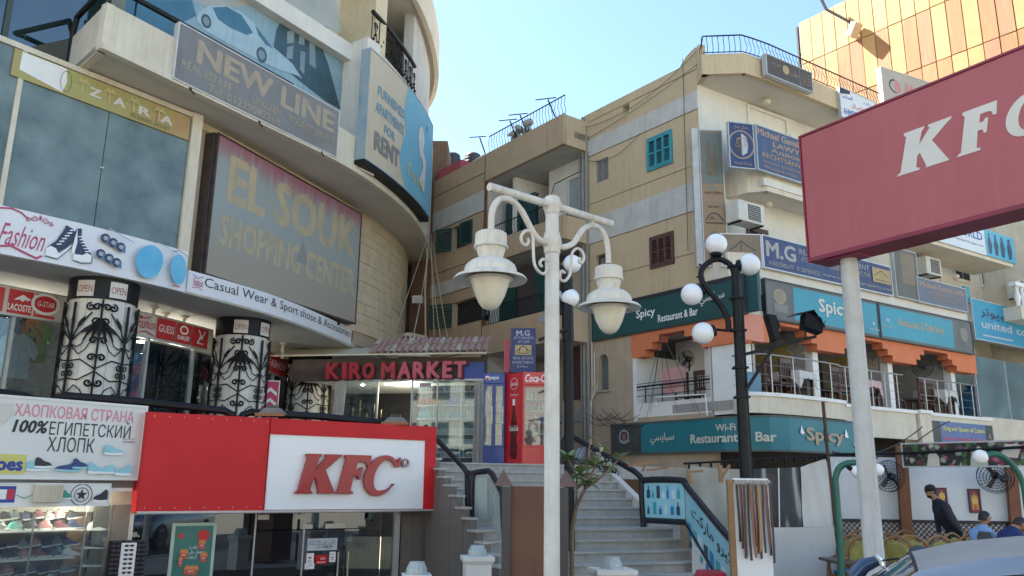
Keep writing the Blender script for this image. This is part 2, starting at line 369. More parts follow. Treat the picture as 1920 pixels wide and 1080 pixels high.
def wall(pl,u0,u1,bands,holes=(),th=.25,parent=None,nm='wall_band'):
    """bands: (z0,z1,material,d) stacked; holes (u0,u1,z0,z1) are real openings"""
    for z0,z1,m,d in bands:
        hs=[(max(h[0],u0),min(h[1],u1),max(h[2],z0),min(h[3],z1))for h in holes if h[0]<u1 and h[1]>u0 and h[2]<z1 and h[3]>z0]
        us=sorted({u0,u1}|{h[0]for h in hs}|{h[1]for h in hs});zs=sorted({z0,z1}|{h[2]for h in hs}|{h[3]for h in hs})
        inh=lambda i,j:i<0 or j<0 or i>=len(us)-1 or j>=len(zs)-1 or any(h[0]-1e-6<=us[i]and us[i+1]<=h[1]+1e-6 and h[2]-1e-6<=zs[j]and zs[j+1]<=h[3]+1e-6 for h in hs)
        g=G();n=isinstance(pl,CV)
        for i in range(len(us)-1):
            for j in range(len(zs)-1):
                if inh(i,j):continue
                a,b,c,e=us[i],us[i+1],zs[j],zs[j+1];k=max(1,int((b-a)/.35))if n else 1
                for q in range(k):
                    x0,x1=a+(b-a)*q/k,a+(b-a)*(q+1)/k
                    g.quad((x0,d,c),(x1,d,c),(x1,d,e),(x0,d,e));g.quad((x0,d-th,c),(x0,d-th,e),(x1,d-th,e),(x1,d-th,c))
                    if inh(i,j+1):g.quad((x0,d,e),(x1,d,e),(x1,d-th,e),(x0,d-th,e))
                    if inh(i,j-1):g.quad((x0,d-th,c),(x1,d-th,c),(x1,d,c),(x0,d,c))
                if inh(i+1,j):g.quad((b,d,c),(b,d-th,c),(b,d-th,e),(b,d,e))
                if inh(i-1,j):g.quad((a,d-th,c),(a,d,c),(a,d,e),(a,d-th,e))
        me=obj(nm,g,m,parent,mp=pl)
def railing(name,label,pl,u0,u1,d,z0,z1,style='bars',step=.11,group=None,mt=None,curve=None):
    """iron balcony railing: rails plus each bar a part"""
    mt=mt or IRON;pt=curve or(lambda u:pl.pt(u,d,0));o=empty(name,pt((u0+u1)/2)+V((0,0,z0)),label,'railing',group)
    n=max(2,int(abs(u1-u0)/.3))if(curve or isinstance(pl,CV))else 1
    for z in(z0+.03,z1):
        obj('rail',G().tube([pt(u0+(u1-u0)*i/n)+V((0,0,z))for i in range(n+1)],.018 if z==z1 else .012,6),mt,o)
    k=max(2,int(abs(u1-u0)/step))
    for i in range(k+1):
        u=u0+(u1-u0)*i/k;p=pt(u);q=pt(u+.01)if u<u1-.01 else pt(u-.01);t=(q-p).normalized()*(1 if u<u1-.01 else-1);h=z1-z0
        if style=='scroll':
            P=[p+V((0,0,z0+h*f))+t*(s*.035)for f,s in((0,0),(.15,1),(.3,.6),(.45,-.6),(.6,-1),(.8,0),(1,0))]
            obj('bar',G().tube(P,.008,4),mt,o)
        elif style=='belly':
            nn=V((t.y,-t.x,0));P=[p+V((0,0,z0+h*f))+nn*(s*.07)for f,s in((0,0),(.2,1),(.45,.8),(.7,.1),(1,0))]
            obj('bar',G().tube(P,.008,4),mt,o)
        else:obj('bar',G().tube([p+V((0,0,z0)),p+V((0,0,z1))],.008,4),mt,o)
    return o
def louvre_window(pl,uz,d,mt,leaves,label,fmt=None,group=None,depth=.06):
    u0,u1,z0,z1=uz;o=empty('shuttered_window',pl.pt((u0+u1)/2,d,z0),label,'shutters',group,pl.rz);fmt=fmt or mt
    g=G()
    for a,b,c,e in((u0,u1,z1-.05,z1),(u0,u1,z0,z0+.05),(u0,u0+.05,z0+.05,z1-.05),(u1-.05,u1,z0+.05,z1-.05)):g.box(a,b,d,d+.05,c,e)
    obj('window_frame',g,fmt,o,mp=pl)
    wd=(u1-u0-.1)/leaves
    for i in range(leaves):
        a=u0+.05+wd*i;b=a+wd;g=G()
        for p,q,r,s in((a+.004,a+.03,z0+.06,z1-.06),(b-.03,b-.004,z0+.06,z1-.06),(a+.03,b-.03,z0+.06,z0+.11),(a+.03,b-.03,z1-.11,z1-.06),(a+.03,b-.03,(z0+z1)/2-.015,(z0+z1)/2+.015)):
            g.box(p,q,d+.005,d+.005+depth*.8,r,s)
        lf=obj('shutter_leaf',g,mt,o,mp=pl);g=G();n=int((z1-z0-.26)/.055)
        for k in range(n):
            z=z0+.15+k*.055
            g.add([(a+.03,d+.01,z+.03),(b-.03,d+.01,z+.03),(b-.03,d+.045,z),(a+.03,d+.045,z),(a+.03,d+.004,z+.022),(b-.03,d+.004,z+.022),(b-.03,d+.04,z-.008),(a+.03,d+.04,z-.008)],[(0,1,2,3),(4,7,6,5),(3,2,6,7),(0,4,5,1)])
        obj('louvres',g,mt,lf,mp=pl)
    obj('window_backing',G().box(u0+.02,u1-.02,d-.06,d+.003,z0+.02,z1-.02),DARK,o,mp=pl)
    return o
def window(pl,uz,d,fm,gm,label,nx=1,nz=1,group=None,cat='window',fw=.05,rec=.12,curtain=None):
    u0,u1,z0,z1=uz;o=empty('window',pl.pt((u0+u1)/2,d,z0),label,cat,group,getattr(pl,'rz',0));g=G()
    for i in range(nx+1):
        c=u0+(u1-u0-fw)*i/nx;g.box(c,c+fw,d-rec-.03,d-rec+.03,z0,z1)
    for j in range(nz+1):
        c=z0+(z1-z0-fw)*j/nz;g.box(u0+fw,u1-fw,d-rec-.026,d-rec+.026,c,c+fw)
    obj('window_frame',g,fm,o,mp=pl)
    for i in range(nx):
        for j in range(nz):
            a=u0+(u1-u0-fw)*i/nx+fw;b=u0+(u1-u0-fw)*(i+1)/nx;c=z0+(z1-z0-fw)*j/nz+fw;e=z0+(z1-z0-fw)*(j+1)/nz
            obj('pane',G().box(a,b,d-rec-.005,d-rec+.005,c,e),gm,o,mp=pl)
    obj('room_backing',G().box(u0,u1,d-rec-.5,d-rec-.45,z0,z1),curtain or DARK,o,mp=pl)
    return o

# ================================================================ GROUND
ASPH=mat('asphalt',(.10,.095,.088),(.14,.13,.12),.9,scale=8,bump=.4,bscale=120)
PAVE=mat('paving',(.34,.31,.27),(.27,.25,.22),.85,scale=3,bump=.2)
TERR=mat('terrace_floor',(.40,.36,.31),(.33,.30,.26),.6,scale=3)
struct('terrain',G().box(-400,400,-200,700,-1.6,-1.15),mat('dusty_ground',(.33,.27,.2),(.26,.21,.16),.95,scale=.2))
struct('road',G().box(-120,120,-60,7.2,-1.1,-.12),ASPH)
g=G();g.box(-120,120,7.2,7.45,-1.1,.02);struct('kerb',g,CONC)

g=G();g.prism([(-40,7.46),(60,7.46),(60,60),(12,60),(3.6,15.2),(1.2,12.6),(-1.5,10.6),(-9,7.9),(-40,7.9)],-1.1,0,ax='z');struct('pavement',g,PAVE)
struct('court_floor',G().box(-20,4,7.9,19,-1.14,-1.05),TERR)
# ================================================================ RIGHT BUILDING (apartments over a restaurant)
FS=PL((5.1,17.6),57);SS=PL((5.1,17.6),143)
S2=SS.off(0,.95)
apt=empty('apartment_building',FS.pt(3,-3,0),'tan and white apartment block with restaurant terrace, shuttered side wall and signs on every balcony','building')
hole=SS.box(1166,197,1180,214)
sw1=SS.box(1117,298,1141,340,-.0);sw2=SS.box(1117,477,1137,508)
aw=SS.box(1122,664,1141,732)
UC=-1.0
UP=-5.12
zt=12.08
side=[(6.35,7.14,YEL,0),(7.17,8.17,YEL,0),(8.20,8.93,GREYW,.012),(8.93,9.32,YEL,0),(9.35,10.74,YEL,0),(10.77,11.25,GREYW,.012),(11.25,11.80,YEL,0),(11.83,zt,YEL,0)]
wall(SS,UP,UC,side,[hole,sw1,sw2],.28,apt)
wall(SS,UP,UC,[(a,a+.03,YELD,-.02)for a in(7.14,8.17,9.32,10.74,11.80)],[],.2,apt,'wall_groove')

g=G().prism([(UC-.55,zt),(UC-.3,zt+.22),(UC-.02,zt+.34),(UC,zt+.34),(UC,zt)],-.28,0);obj('parapet_corner',g,YEL,apt,mp=SS)
LG0,LG1,LGz0,LGz1=-3.38,-1.03,3.38,5.2
wall(SS,UP,UC,[(-.3,6.35,BEIGE,0)],[(LG0,UC+1,LGz0,5.45),(aw[0],aw[1],aw[2],aw[3])],.25,apt)

obj('inner_wall',G().box(UP+.05,UC-.1,-1.2,-1.1,6.4,11.2),DARK,apt,mp=SS)
g=G()
aw_u0,aw_u1=aw[0]-.06,aw[1]+.06

FB=-1.0
w1=FS.box(1372,245,1400,262,FB);
fr_holes=[]
def fw(x0,y0,x1,y1,d=FB):return FS.box(x0,y0,x1,y1,d)
win_a=fw(1368,236,1398,285);win_b=fw(1400,428,1438,470);win_c=fw(1470,250,1520,300);win_d=fw(1690,470,1712,545)
obj('front_wall',G().box(-.05,9.6,FB-.3,FB,5.5,12.0),WHT,apt,mp=FS)
g=G();c0=SS.pt(UC,0,0);c1=FS.pt(.1,FB+.0,0);c2=FS.pt(.1,FB-.3,0);c3=SS.pt(UC,-.27,0)
obj('corner_pier',G().prism([(p.x,p.y)for p in(c0,c1,c2,c3)],3.3,12.1,ax='z'),WHT,apt)

for(x0,y0,x1,y1)in((1405,215,1472,250),(1700,445,1760,560),(1484,262,1500,290),(1760,590,1800,640)):
    a,b,c,e=fw(x0,y0,x1,y1)
    g=G();
    for p,q,r,s in((a-.08,b+.08,e,e+.08),(a-.08,a,c,e),(b,b+.08,c,e)):g.box(p,q,FB,FB+.05,r,s)
    obj('window_surround',g,WHT,apt,mp=FS)

for z0,z1,u0,u1 in((11.42,11.55,2.0,9.4),(8.72,8.9,1.0,9.6),(6.42,6.6,.1,9.8)):
    obj('balcony_slab',G().box(u0,u1,FB,-.03,z0,z1),WHT,apt,mp=FS)

P=[SS.pt(UC,-.02,0),SS.pt(UC+.42,.28,0),FS.pt(.45,.05,0),FS.pt(1.25,.12,0),FS.pt(4.3,.1,0),FS.pt(5.6,.1,0),FS.pt(5.6,FB,0),FS.pt(-.0,FB,0)]
obj('roof_balcony_slab',G().prism([(p.x,p.y)for p in P],11.412,11.52,ax='z'),SOFF,apt)
def ring(P,z0,z1,th,name,m,par):
    g=G()
    for a,b in zip(P,P[1:]):
        t=(b-a).normalized();n=V((t.y,-t.x,0));q=[a,b,b-n*th,a-n*th]
        g.prism([(p.x,p.y)for p in q],z0,z1,ax='z')
    return obj(name,g,m,par)
P0=[SS.pt(UC+.002,.0,0),SS.pt(UC+.42,.30,0),FS.pt(.45,.07,0),FS.pt(1.25,.14,0),FS.pt(4.3,.12,0),FS.pt(4.3,.0,0)]
ring(P0[:5],11.40,11.93,.14,'roof_parapet',YEL,apt)
ring([FS.pt(4.32,.1,0),FS.pt(5.9,.1,0)],11.3,12.0,.14,'roof_parapet',BEIGE,apt)
ring([SS.pt(UC-.01,0,0),SS.pt(UC+.2,.14,0),SS.pt(UC+.3,.0,0)],11.9,12.35,.1,'parapet_corner',YEL,apt)

ring([FS.pt(.75,FB,0),FS.pt(.85,-.4,0),FS.pt(1.15,-.06,0),FS.pt(4.0,-.06,0),FS.pt(4.0,FB,0)],8.6,9.3,.12,'balcony_parapet',CREAM,apt)
ring([FS.pt(5.0,FB,0),FS.pt(5.0,-.06,0),FS.pt(9.8,-.06,0),FS.pt(9.8,FB,0)],8.7,9.5,.12,'balcony_parapet',WHT,apt)
ring([SS.pt(UC,.05,0),SS.pt(-.3,.05,0),FS.pt(.45,-.04,0),FS.pt(9.7,-.04,0)],6.0,6.95,.12,'balcony_parapet',CREAM,apt)

RZ0,RZ1=3.62,5.5
g=G()
P=[SS.pt(LG0-.1,-.02,0),SS.pt(-.05,-.02,0),FS.pt(.1,-.03,0),FS.pt(9.6,-.03,0),FS.pt(9.6,-7,0),SS.pt(-6.8,-.1,0)]
obj('ceiling_slab',G().prism([(p.x,p.y)for p in P],5.5,5.62,ax='z'),SOFF,apt)
P=[SS.pt(UC,.0,0),FS.pt(0,-.02,0),FS.pt(9.6,-.02,0),FS.pt(9.6,-7,0),SS.pt(-6.8,-.1,0)]
obj('terrace_slab',G().prism([(p.x,p.y)for p in P],RZ0-.2,RZ0,ax='z'),CONC,apt)
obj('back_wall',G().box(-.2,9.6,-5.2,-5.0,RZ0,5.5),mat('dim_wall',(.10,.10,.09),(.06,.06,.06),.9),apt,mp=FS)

def steps(cu,half,top,drop,n,wd):
    L=[]
    return L
def beam(pl,u0,u1,piers,d0,d1,m,top=5.5,hi=5.30,lo=4.84,n=4,ws=.17,name='stepped_beam'):
    pts=[(u0,top),(u1,top)];prof=[]
    h=(hi-lo)/n
    for pu,hw in piers:
        for k in range(n):prof+=[(pu-hw-ws*(n-k),hi-h*k),(pu-hw-ws*(n-k),hi-h*(k+1))]if pu-hw-ws*(n-k)>u0+.01 else[]
        for k in range(n):prof+=[(pu+hw+ws*(k+1),lo+h*k),(pu+hw+ws*(k+1),lo+h*(k+1))]if pu+hw+ws*(k+1)<u1-.01 else[]
    first=piers[0][0]-piers[0][1]<=u0+ws*n+.01
    last=piers[-1][0]+piers[-1][1]>=u1-ws*n-.01
    st=[(u0,lo if piers[0][0]-piers[0][1]-ws*n<=u0 else hi)];en=[(u1,lo if piers[-1][0]+piers[-1][1]+ws<=u1 and False else(lo if last else hi))]
    poly=pts+list(reversed(st+prof+en))
    obj(name,G().prism(poly,d0,d1),m,apt,mp=pl)
pier=[FS.uz(x,700)[0]for x in(1551,1690,1806)]
beam(FS,-.02,9.55,[(.35,.28),(pier[0]+.25,.32),(pier[1]+.25,.32),(pier[2]+.5,.55)],-.32,-.02,ORG,lo=4.92,hi=5.36,n=3,ws=.2)
beam(SS,-3.42,-.03,[(-3.3,.1),(-.45,.5)],-.3,.03,ORG,lo=4.86,hi=5.34,n=3,ws=.24)
obj('corner_fascia',G().box(-.02,.62,-.02,.012,4.9,5.5),PINK,apt,mp=FS)

ROUGH=mat('rough_plaster',(.50,.48,.45),(.38,.36,.34),.95,scale=7,bump=1.0,bscale=22)
TILE=mat('yellow_tile',(.56,.43,.11),(.48,.36,.09),.6,scale=3)
obj('corner_pier',G().box(-.95,-.22,-.5,-.04,RZ0-.3,5.5),WPAINT,apt,mp=SS)
for i,pu in enumerate(pier):
    obj('pier',G().box(pu-.12,pu+.08,-.5,-.28,RZ0,5.5),WPAINT,apt,mp=FS)
    a=FS.pt(pu-.06,-.5,0);t=V((-.6,.8,0));L=1.9 if i==0 else 1.7
    pw=PL((a.x,a.y),143-180);pw=PL(((a+t*L).x,(a+t*L).y),143)
    part=obj('partition_wall',G().box(0,L,-.14,0,RZ0,5.5),ROUGH,apt,mp=pw)
    if i<2:
        for j in range(12):
            for k in range(6 if i==0 else 3):
                zz=RZ0+.35+j*.105;uu=.12+k*.21+(.1 if j%2 else 0)
                if i==0 and(k==3 or uu>1.55-.05*abs(j-6)):continue
                if random.random()<.06:continue
                obj('tile',G().box(uu,uu+.2,.0,.014,zz,zz+.095),TILE,part,mp=pw)

def edge(u0,u1,d,z0,z1,m=CREAM,nm='terrace_edge'):obj(nm,G().box(u0,u1,d-.16,d,z0,z1),m,apt,mp=FS)
nose=[SS.pt(-.35,.04,0),FS.pt(-.15,.12,0),FS.pt(.12,.27,0),FS.pt(.55,.36,0),FS.pt(1.2,.38,0),FS.pt(2.2,.34,0),FS.pt(3.0,.26,0)]
ring(nose,3.3,3.66,.4,'terrace_edge',CREAM,apt);ring([p+FS.n*.05 for p in nose],3.66,3.74,.46,'terrace_coping',WPAINT,apt)
for(u0,u1,dd,z0,z1)in((3.05,5.9,.22,2.95,3.6),(5.95,6.45,.3,2.75,3.62),(6.5,9.6,.16,3.1,3.6)):
    edge(u0,u1,dd,z0,z1);edge(u0-.02,u1+.02,dd+.05,z1,z1+.08,WPAINT,'terrace_coping')
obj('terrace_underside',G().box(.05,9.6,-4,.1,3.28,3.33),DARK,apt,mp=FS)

obj('loggia_back_wall',G().box(LG0-.02,-1.0,-1.7,-1.6,3.3,5.45),WPAINT,apt,mp=SS)
obj('loggia_jamb',G().box(LG0-.02,LG0+.1,-1.6,.012,3.3,4.95),WPAINT,apt,mp=SS)
obj('loggia_parapet',G().box(LG0+.1,-1.0,-.16,-.02,3.2,3.72),WPAINT,apt,mp=SS)
obj('loggia_floor',G().box(LG0,-1,-1.6,-.16,3.2,3.4),CONC,apt,mp=SS)
obj('loggia_doorway',G().box(-2.0,-1.05,-1.6,-1.57,3.4,5.1),mat('dark_green_glass',(.05,.075,.06),rough=.15),apt,mp=SS)
obj('loggia_door_trim',G().tube([(-2.03,-1.56,3.4),(-2.03,-1.56,4.9),(-1.95,-1.56,5.12),(-1.7,-1.56,5.16),(-1.05,-1.56,5.18)],.02,5),IRON,apt,mp=SS)

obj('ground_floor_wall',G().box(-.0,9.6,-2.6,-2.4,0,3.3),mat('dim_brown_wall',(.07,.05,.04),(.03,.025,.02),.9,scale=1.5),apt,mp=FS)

UL=S2.uz(815,450)[0];UJ=S2.uz(908,450)[0];UE=-5.05
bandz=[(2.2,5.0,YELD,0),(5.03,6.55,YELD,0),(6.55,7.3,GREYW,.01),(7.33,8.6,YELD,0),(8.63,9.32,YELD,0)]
def zl(px,py):return S2.uz(px,py)[1]
zs=[zl(862,y)for y in(345,385,415,505,548,585,650)]
uL,uJ,uE=-11.7,-8.7,-4.95
w3=S2.rect([(847,425),(886,414),(886,455),(848,470)]);w2=S2.rect([(848,568),(905,553),(905,598),(848,615)])
wl=S2.box(906,400,916,422)
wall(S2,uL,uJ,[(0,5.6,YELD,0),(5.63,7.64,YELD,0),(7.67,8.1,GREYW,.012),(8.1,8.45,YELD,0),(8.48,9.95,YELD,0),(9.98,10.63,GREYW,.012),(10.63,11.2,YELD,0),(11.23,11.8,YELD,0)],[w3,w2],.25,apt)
wall(S2,uL,uJ,[(a,a+.03,BROWNW,-.02)for a in(5.6,7.64,8.45,9.95,11.2)],[],.2,apt,'wall_groove')
g=G()
obj('pipe_joint',G().box(uJ-.01,uJ+.03,-.1,.004,4.8,11.8),BROWNW,apt,mp=S2)
for z0,z1 in((10.92,11.82),(8.2,8.86),(5.45,6.32)):
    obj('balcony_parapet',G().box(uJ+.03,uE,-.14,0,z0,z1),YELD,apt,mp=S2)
    e=S2.pt(uE,-.14,0);obj('balcony_end',G().prism([(p.x,p.y)for p in(S2.pt(uE-.14,-.142,0),S2.pt(uE,-.142,0),S2.pt(uE,-.95,0),S2.pt(uE-.14,-.95,0))],z0+.001,z1,ax='z'),YEL,apt)  # lit end face put into the colour: lighter render than the parapet front
    obj('balcony_soffit',G().box(uJ+.03,uE-.15,-2.2,-.142,z0,z0+.14),GREYW,apt,mp=S2)
obj('recess_wall',G().box(uJ,uE+.1,-2.3,-2.2,0,11.2),WHT,apt,mp=S2)
obj('recess_side',G().box(uJ-.02,uJ+.03,-2.2,-.26,0,11.2),GREYW,apt,mp=S2)
obj('recess_side',G().box(-7.9,-7.75,-2.1,-.5,8.9,10.9),WHT,apt,mp=S2)
obj('white_bay',G().box(-6.85,UP-.02,-.9,-.12,8.9,11.25),WHT,apt,mp=SS)
obj('white_bay',G().box(-6.3,UP-.02,-.9,-.12,0,8.0),BEIGE,apt,mp=SS)
bay=SS.off(0,-.12)
obj('bay_door',G().box(-5.9,-5.42,0,.03,8.95,10.35),mat('dusty_pane',(.33,.35,.36),(.25,.27,.28),.3),apt,mp=bay)
obj('bay_door_frame',G().box(-5.98,-5.9,0,.06,8.95,10.42).box(-5.42,-5.34,0,.06,8.95,10.42).box(-5.9,-5.42,0,.06,10.35,10.42),CREAM,apt,mp=bay)
obj('vent_opening',G().box(-5.42,-5.2,0,.02,10.45,10.95),DARK,apt,mp=bay)
obj('bay_soffit',G().box(-6.85,UP-.02,-.9,-.1,8.75,8.9),SOFF,apt,mp=SS)
obj('end_return',G().box(UP-.02,UP+.0,-.28,0,4.9,12.05),YEL,apt,mp=SS)

a=S2.pt(uL,0,0)
obj('side_return',G().prism([(a.x,a.y),(a.x-.75,a.y+.7),(a.x-.5,a.y+3),(a.x+.5,a.y+3)],2.2,11.75,ax='z'),mat('brown_render',(.23,.13,.085),(.18,.10,.065),.9,scale=2,streak=.3),apt)

P=[SS.pt(UC,-.3,0),SS.pt(uE,-.3,0),S2.pt(uE,-.4,0),S2.pt(uL,-.4,0),S2.pt(uL,-9,0),FS.pt(9.6,-9,0),FS.pt(9.6,-1.3,0)]
obj('roof_slab',G().prism([(p.x,p.y)for p in P],11.2,11.4,ax='z'),CONC,apt)

obj('roof_upstand',G().prism([(-10.2,11.82),(-8.75,11.82),(-8.75,12.3),(-9.2,12.25)],-1.2,-.9),CREAM,apt,mp=S2)

TEAL=mat('teal_shutter_paint',(.055,.30,.36),(.045,.25,.31),.55,scale=6,streak=.15)
BRS=mat('brown_shutter_paint',(.115,.055,.04),(.09,.04,.03),.6,scale=6,streak=.2)
GRS=mat('green_shutter_paint',(.012,.065,.06),(.01,.05,.048),.55,scale=6,streak=.15)
louvre_window(SS,SS.rect([(1213,261),(1260,244),(1263,305),(1216,323)]),.0,TEAL,3,'turquoise louvred shutters closed over window high on the tan side wall')
louvre_window(SS,SS.rect([(1219,447),(1264,432),(1265,492),(1221,507)]),.0,BRS,3,'dark brown louvred shutters on the side wall above green restaurant sign')
window(SS,(sw1[0],sw1[1],sw1[2],sw1[3]),0,mat('grey_frame',(.28,.26,.24),(.2,.19,.18),.8),mat('dull_pane',(.14,.13,.12),(.22,.20,.18),.5),'small square window with grey frame left of the turquoise shutters',2,1,rec=.06)
window(SS,(sw2[0],sw2[1],sw2[2],sw2[3]),0,BRS,mat('dull_pane',(.14,.13,.12)),'small dark window opening left of the brown shutters',1,1,rec=.14)

o=empty('arched_window',SS.pt((aw[0]+aw[1])/2,-.1,aw[2]),'narrow arched window low in the beige side wall','window',None,SS.rz)
r=(aw[1]-aw[0])/2;cu=(aw[0]+aw[1])/2;ar=[(cu+r*math.cos(t*PI/10),aw[3]-r+r*math.sin(t*PI/10))for t in range(11)]
obj('pane',G().prism([(aw[0],aw[2]),(aw[1],aw[2])]+ar,-.16,-.14),mat('grey_film_glass',(.10,.11,.12),(.16,.17,.17),.25,scale=2),o,mp=SS)
g=G();
for sx in(0,1):
    pts=[(cu,aw[3]+.002)]+[(p[0],p[1])for p in(ar[5:]if sx else ar[5::-1])]+[((aw[0]if sx else aw[1]),aw[3]+.002)]
    g.prism(pts,-.14,-.0)
obj('arch_spandrel',g,BEIGE,o,mp=SS)
obj('sill',G().box(aw[0]-.05,aw[1]+.05,0,.06,aw[2]-.05,aw[2]),BEIGE,o,mp=SS)

def open_shutters(uz,label,angle=58,closed_right=False):
    u0,u1,z0,z1=uz;o=empty('shuttered_window',S2.pt((u0+u1)/2,0,z0),label,'shutters',None,S2.rz)
    obj('window_backing',G().box(u0,u1,-.24,-.2,z0,z1),DARK,o,mp=S2)
    for k in(0,1):
        h=u0 if k==0 else u1;s=-1 if k==0 else 1;L=(u1-u0)*.5;a=R(angle)if not(k and closed_right)else R(172)
        q=S2.pt(h,.01,0);base=S2.u*s;dirv=base*math.cos(a)+S2.n*math.sin(a)
        pl=PL((q.x,q.y),math.degrees(math.atan2(dirv.x,dirv.y)))
        g=G();
        for p_,q_,r_,s_ in((0,.06,z0,z1),(L-.06,L,z0,z1),(.06,L-.06,z0,z0+.07),(.06,L-.06,z1-.07,z1)):g.box(p_,q_,-.02,.02,r_,s_)
        lf=obj('shutter_leaf',g,GRS,o,mp=pl);g=G()
        for j in range(int((z1-z0-.16)/.06)):
            z=z0+.09+j*.06;g.add([(.06,-.015,z+.035),(L-.06,-.015,z+.035),(L-.06,.015,z),(.06,.015,z)],[(0,1,2,3)])
        obj('louvres',g,GRS,lf,mp=pl)
    return o
open_shutters(w3,'upper dark green shutters half open on the left tan wall',25,True)
open_shutters(w2,'lower dark green shutters standing open on the left tan wall',25)

for z0,z1,u0,u1,lb in((8.9,10.2,-8.35,-6.9,'dark green shutter leaves in the upper loggia behind the railing'),(6.35,8.0,-8.6,-6.3,'tall green shutters standing open in the lower loggia')):
    o=empty('balcony_shutters',S2.pt(u0,-.5,z0),lb,'shutters',None,S2.rz)
    obj('window_backing',G().box(u0,u1,-.72,-.7,z0,z1),mat('dark_screen',(.06,.045,.045),rough=.8),o,mp=S2)
    for a,b in((u0,u0+.75),(u1-.6,u1)):
        g=G().box(a,b,-.62,-.58,z0,z1);lf=obj('shutter_leaf',g,GRS,o,mp=S2);g=G()
        for j in range(int((z1-z0)/.1)):g.box(a+.06,b-.06,-.58,-.565,z0+.05+j*.1,z0+.11+j*.1)
        obj('louvres',g,GRS,lf,mp=S2)
railing('balcony_railing','wavy black iron railing of the upper loggia beside the lamp arm',S2,-8.2,-5.6,-.06,8.86,9.35,'scroll',.12)
railing('balcony_railing','wavy black iron railing of the lower loggia above the blue attorney sign',S2,uJ+.1,-5.9,-.06,6.32,6.85,'scroll',.12)
railing('balcony_railing','short iron railing in front of the white bay door behind the street lamp',bay,-6.1,UP,.12,8.75,9.3,'scroll',.16)
railing('roof_railing','bent iron railing along the left roof edge above the loggias',S2,-8.6,-4.95,-.07,11.82,12.4,'scroll',.14)
for k,(u,r_)in enumerate(((-8.7,1),(-7.1,1),(-6.6,-1),(-5.3,1))):
    o=single('antenna_bracket',G().bar((u,0,11.85),(u-.25,.05,12.45),.03).bar((u-.75,.1,12.62),(u+.1,.05,12.38),.025),IRON,
               ['rusty bent bracket at the left end of the roof railing','rusty bracket leaning over the middle of the roof railing','rusty bracket next to the rubble lump on the roof railing','rusty bracket by the right corner of the roof railing'][k],'bracket','brackets on the roof edge',mp=S2)
g=G()
for k in range(26):g.ball((random.uniform(-.45,.45),random.uniform(-.12,.12),random.uniform(0,.35)),random.uniform(.05,.12),5,4)
single('rubble_heap',g,CONC,'heap of grey rubble on the parapet among the roof railing','rubble',mp=lambda v:S2.pt(-7.0+v[0],-.1+v[1],11.85+v[2]))

pts=[SS.pt(UC+.25,.05,0),SS.pt(UC+.42,.28,0),FS.pt(.45,.05,0),FS.pt(1.25,.12,0),FS.pt(5.9,.1,0)]
acc=[0]
for a,b in zip(pts,pts[1:]):acc.append(acc[-1]+(b-a).length)
def cpt(u):
    for i in range(len(acc)-1):
        if u<=acc[i+1]+1e-6:return pts[i].lerp(pts[i+1],(u-acc[i])/(acc[i+1]-acc[i]))
    return pts[-1].copy()
railing('roof_railing','bulging black iron railing round the corner roof balcony',FS,0.02,acc[-1],0,11.95,12.42,'belly',.13,curve=cpt)

def pipe(name,label,P,r,m,group=None,n=6):return single(name,G().tube(P,r,n),m,label,'pipe',group)
PIPE=mat('grey_pipe',(.30,.28,.25),(.22,.2,.18),.7,scale=3,streak=.3)
for k,(u,m_,r_)in enumerate(((UP+.02,PIPE,.055),(UP+.15,PIPE,.045),(UP-.12,PIPE,.035))):
    pipe('drain_pipe',['thickest grey drain pipe down the seam of the side wall','thin grey drain pipe right of the thickest one','thin grey drain pipe left of the thickest one'][k],[SS.pt(u,.08,12.0-k*.3),SS.pt(u,.08,6),SS.pt(u+.02*k,.08,2.0)],r_,m_,'drain pipes on the wall seam')
# ================================================================ METAL CLAD BUILDING
cl=mat('copper_coloured_cladding',(.27,.13,.045),(.20,.08,.025),.55,scale=.8,streak=.5,dirt=(.38,.24,.12),contrast=1)
cl2=mat('pale_copper_cladding',(.38,.25,.10),(.30,.15,.05),.55,scale=.8,streak=.5,dirt=(.25,.11,.05),contrast=1)
MB=PL((11.78,30),143)
mb=empty('metal_clad_building',MB.pt(3,-2,0),'tall block clad in sunlit rusty copper coloured metal panels behind the roof','building',None,MB.rz)
m0=MB.uz(1502,100)[0];mtop=20.3
obj('base_wall',G().box(m0+.2,m0+9,-8,-.5,0,12.1),CREAM,mb,mp=MB)
obj('wall',G().box(m0,m0+9.4,-8,-.06,12.1,mtop),mat('cladding_backing',(.14,.075,.04),rough=.8),mb,mp=MB)
cl3=mat('dark_copper_cladding',(.20,.075,.035),(.28,.12,.05),.55,scale=.9,streak=.5,dirt=(.34,.2,.1),contrast=1)
k=0;wpan=.52;zrows=[12.2,14.3,16.35,18.45,20.35]
for i in range(18):
    for j in range(len(zrows)-1):
        u=m0+i*wpan;mm=(cl,cl2,cl3,cl,cl2)[(i*7+j*3+i*j)%5];tl=random.uniform(-.01,.02)
        o=obj('cladding_panel',G().add([(u+.012,-.06,zrows[j]+.015),(u+wpan-.012,-.06,zrows[j]+.015),(u+wpan-.012,-.06,zrows[j+1]-.015),(u+.012,-.06,zrows[j+1]-.015),
                (u+.02,.02+tl,zrows[j]+.02),(u+wpan-.02,.01,zrows[j]+.02),(u+wpan-.02,.015-tl,zrows[j+1]-.02),(u+.02,.03,zrows[j+1]-.02)],
                [(4,5,6,7),(0,1,5,4),(1,2,6,5),(2,3,7,6),(3,0,4,7)]),mm,mb,mp=MB)
obj('corner_post',G().box(m0-.22,m0-.14,-.2,-.1,12.1,20.3).box(m0-.14,m0-.0,-.2,-.16,14,14.1).box(m0-.14,m0,-.2,-.16,19,19.1),IRON,mb,mp=MB)
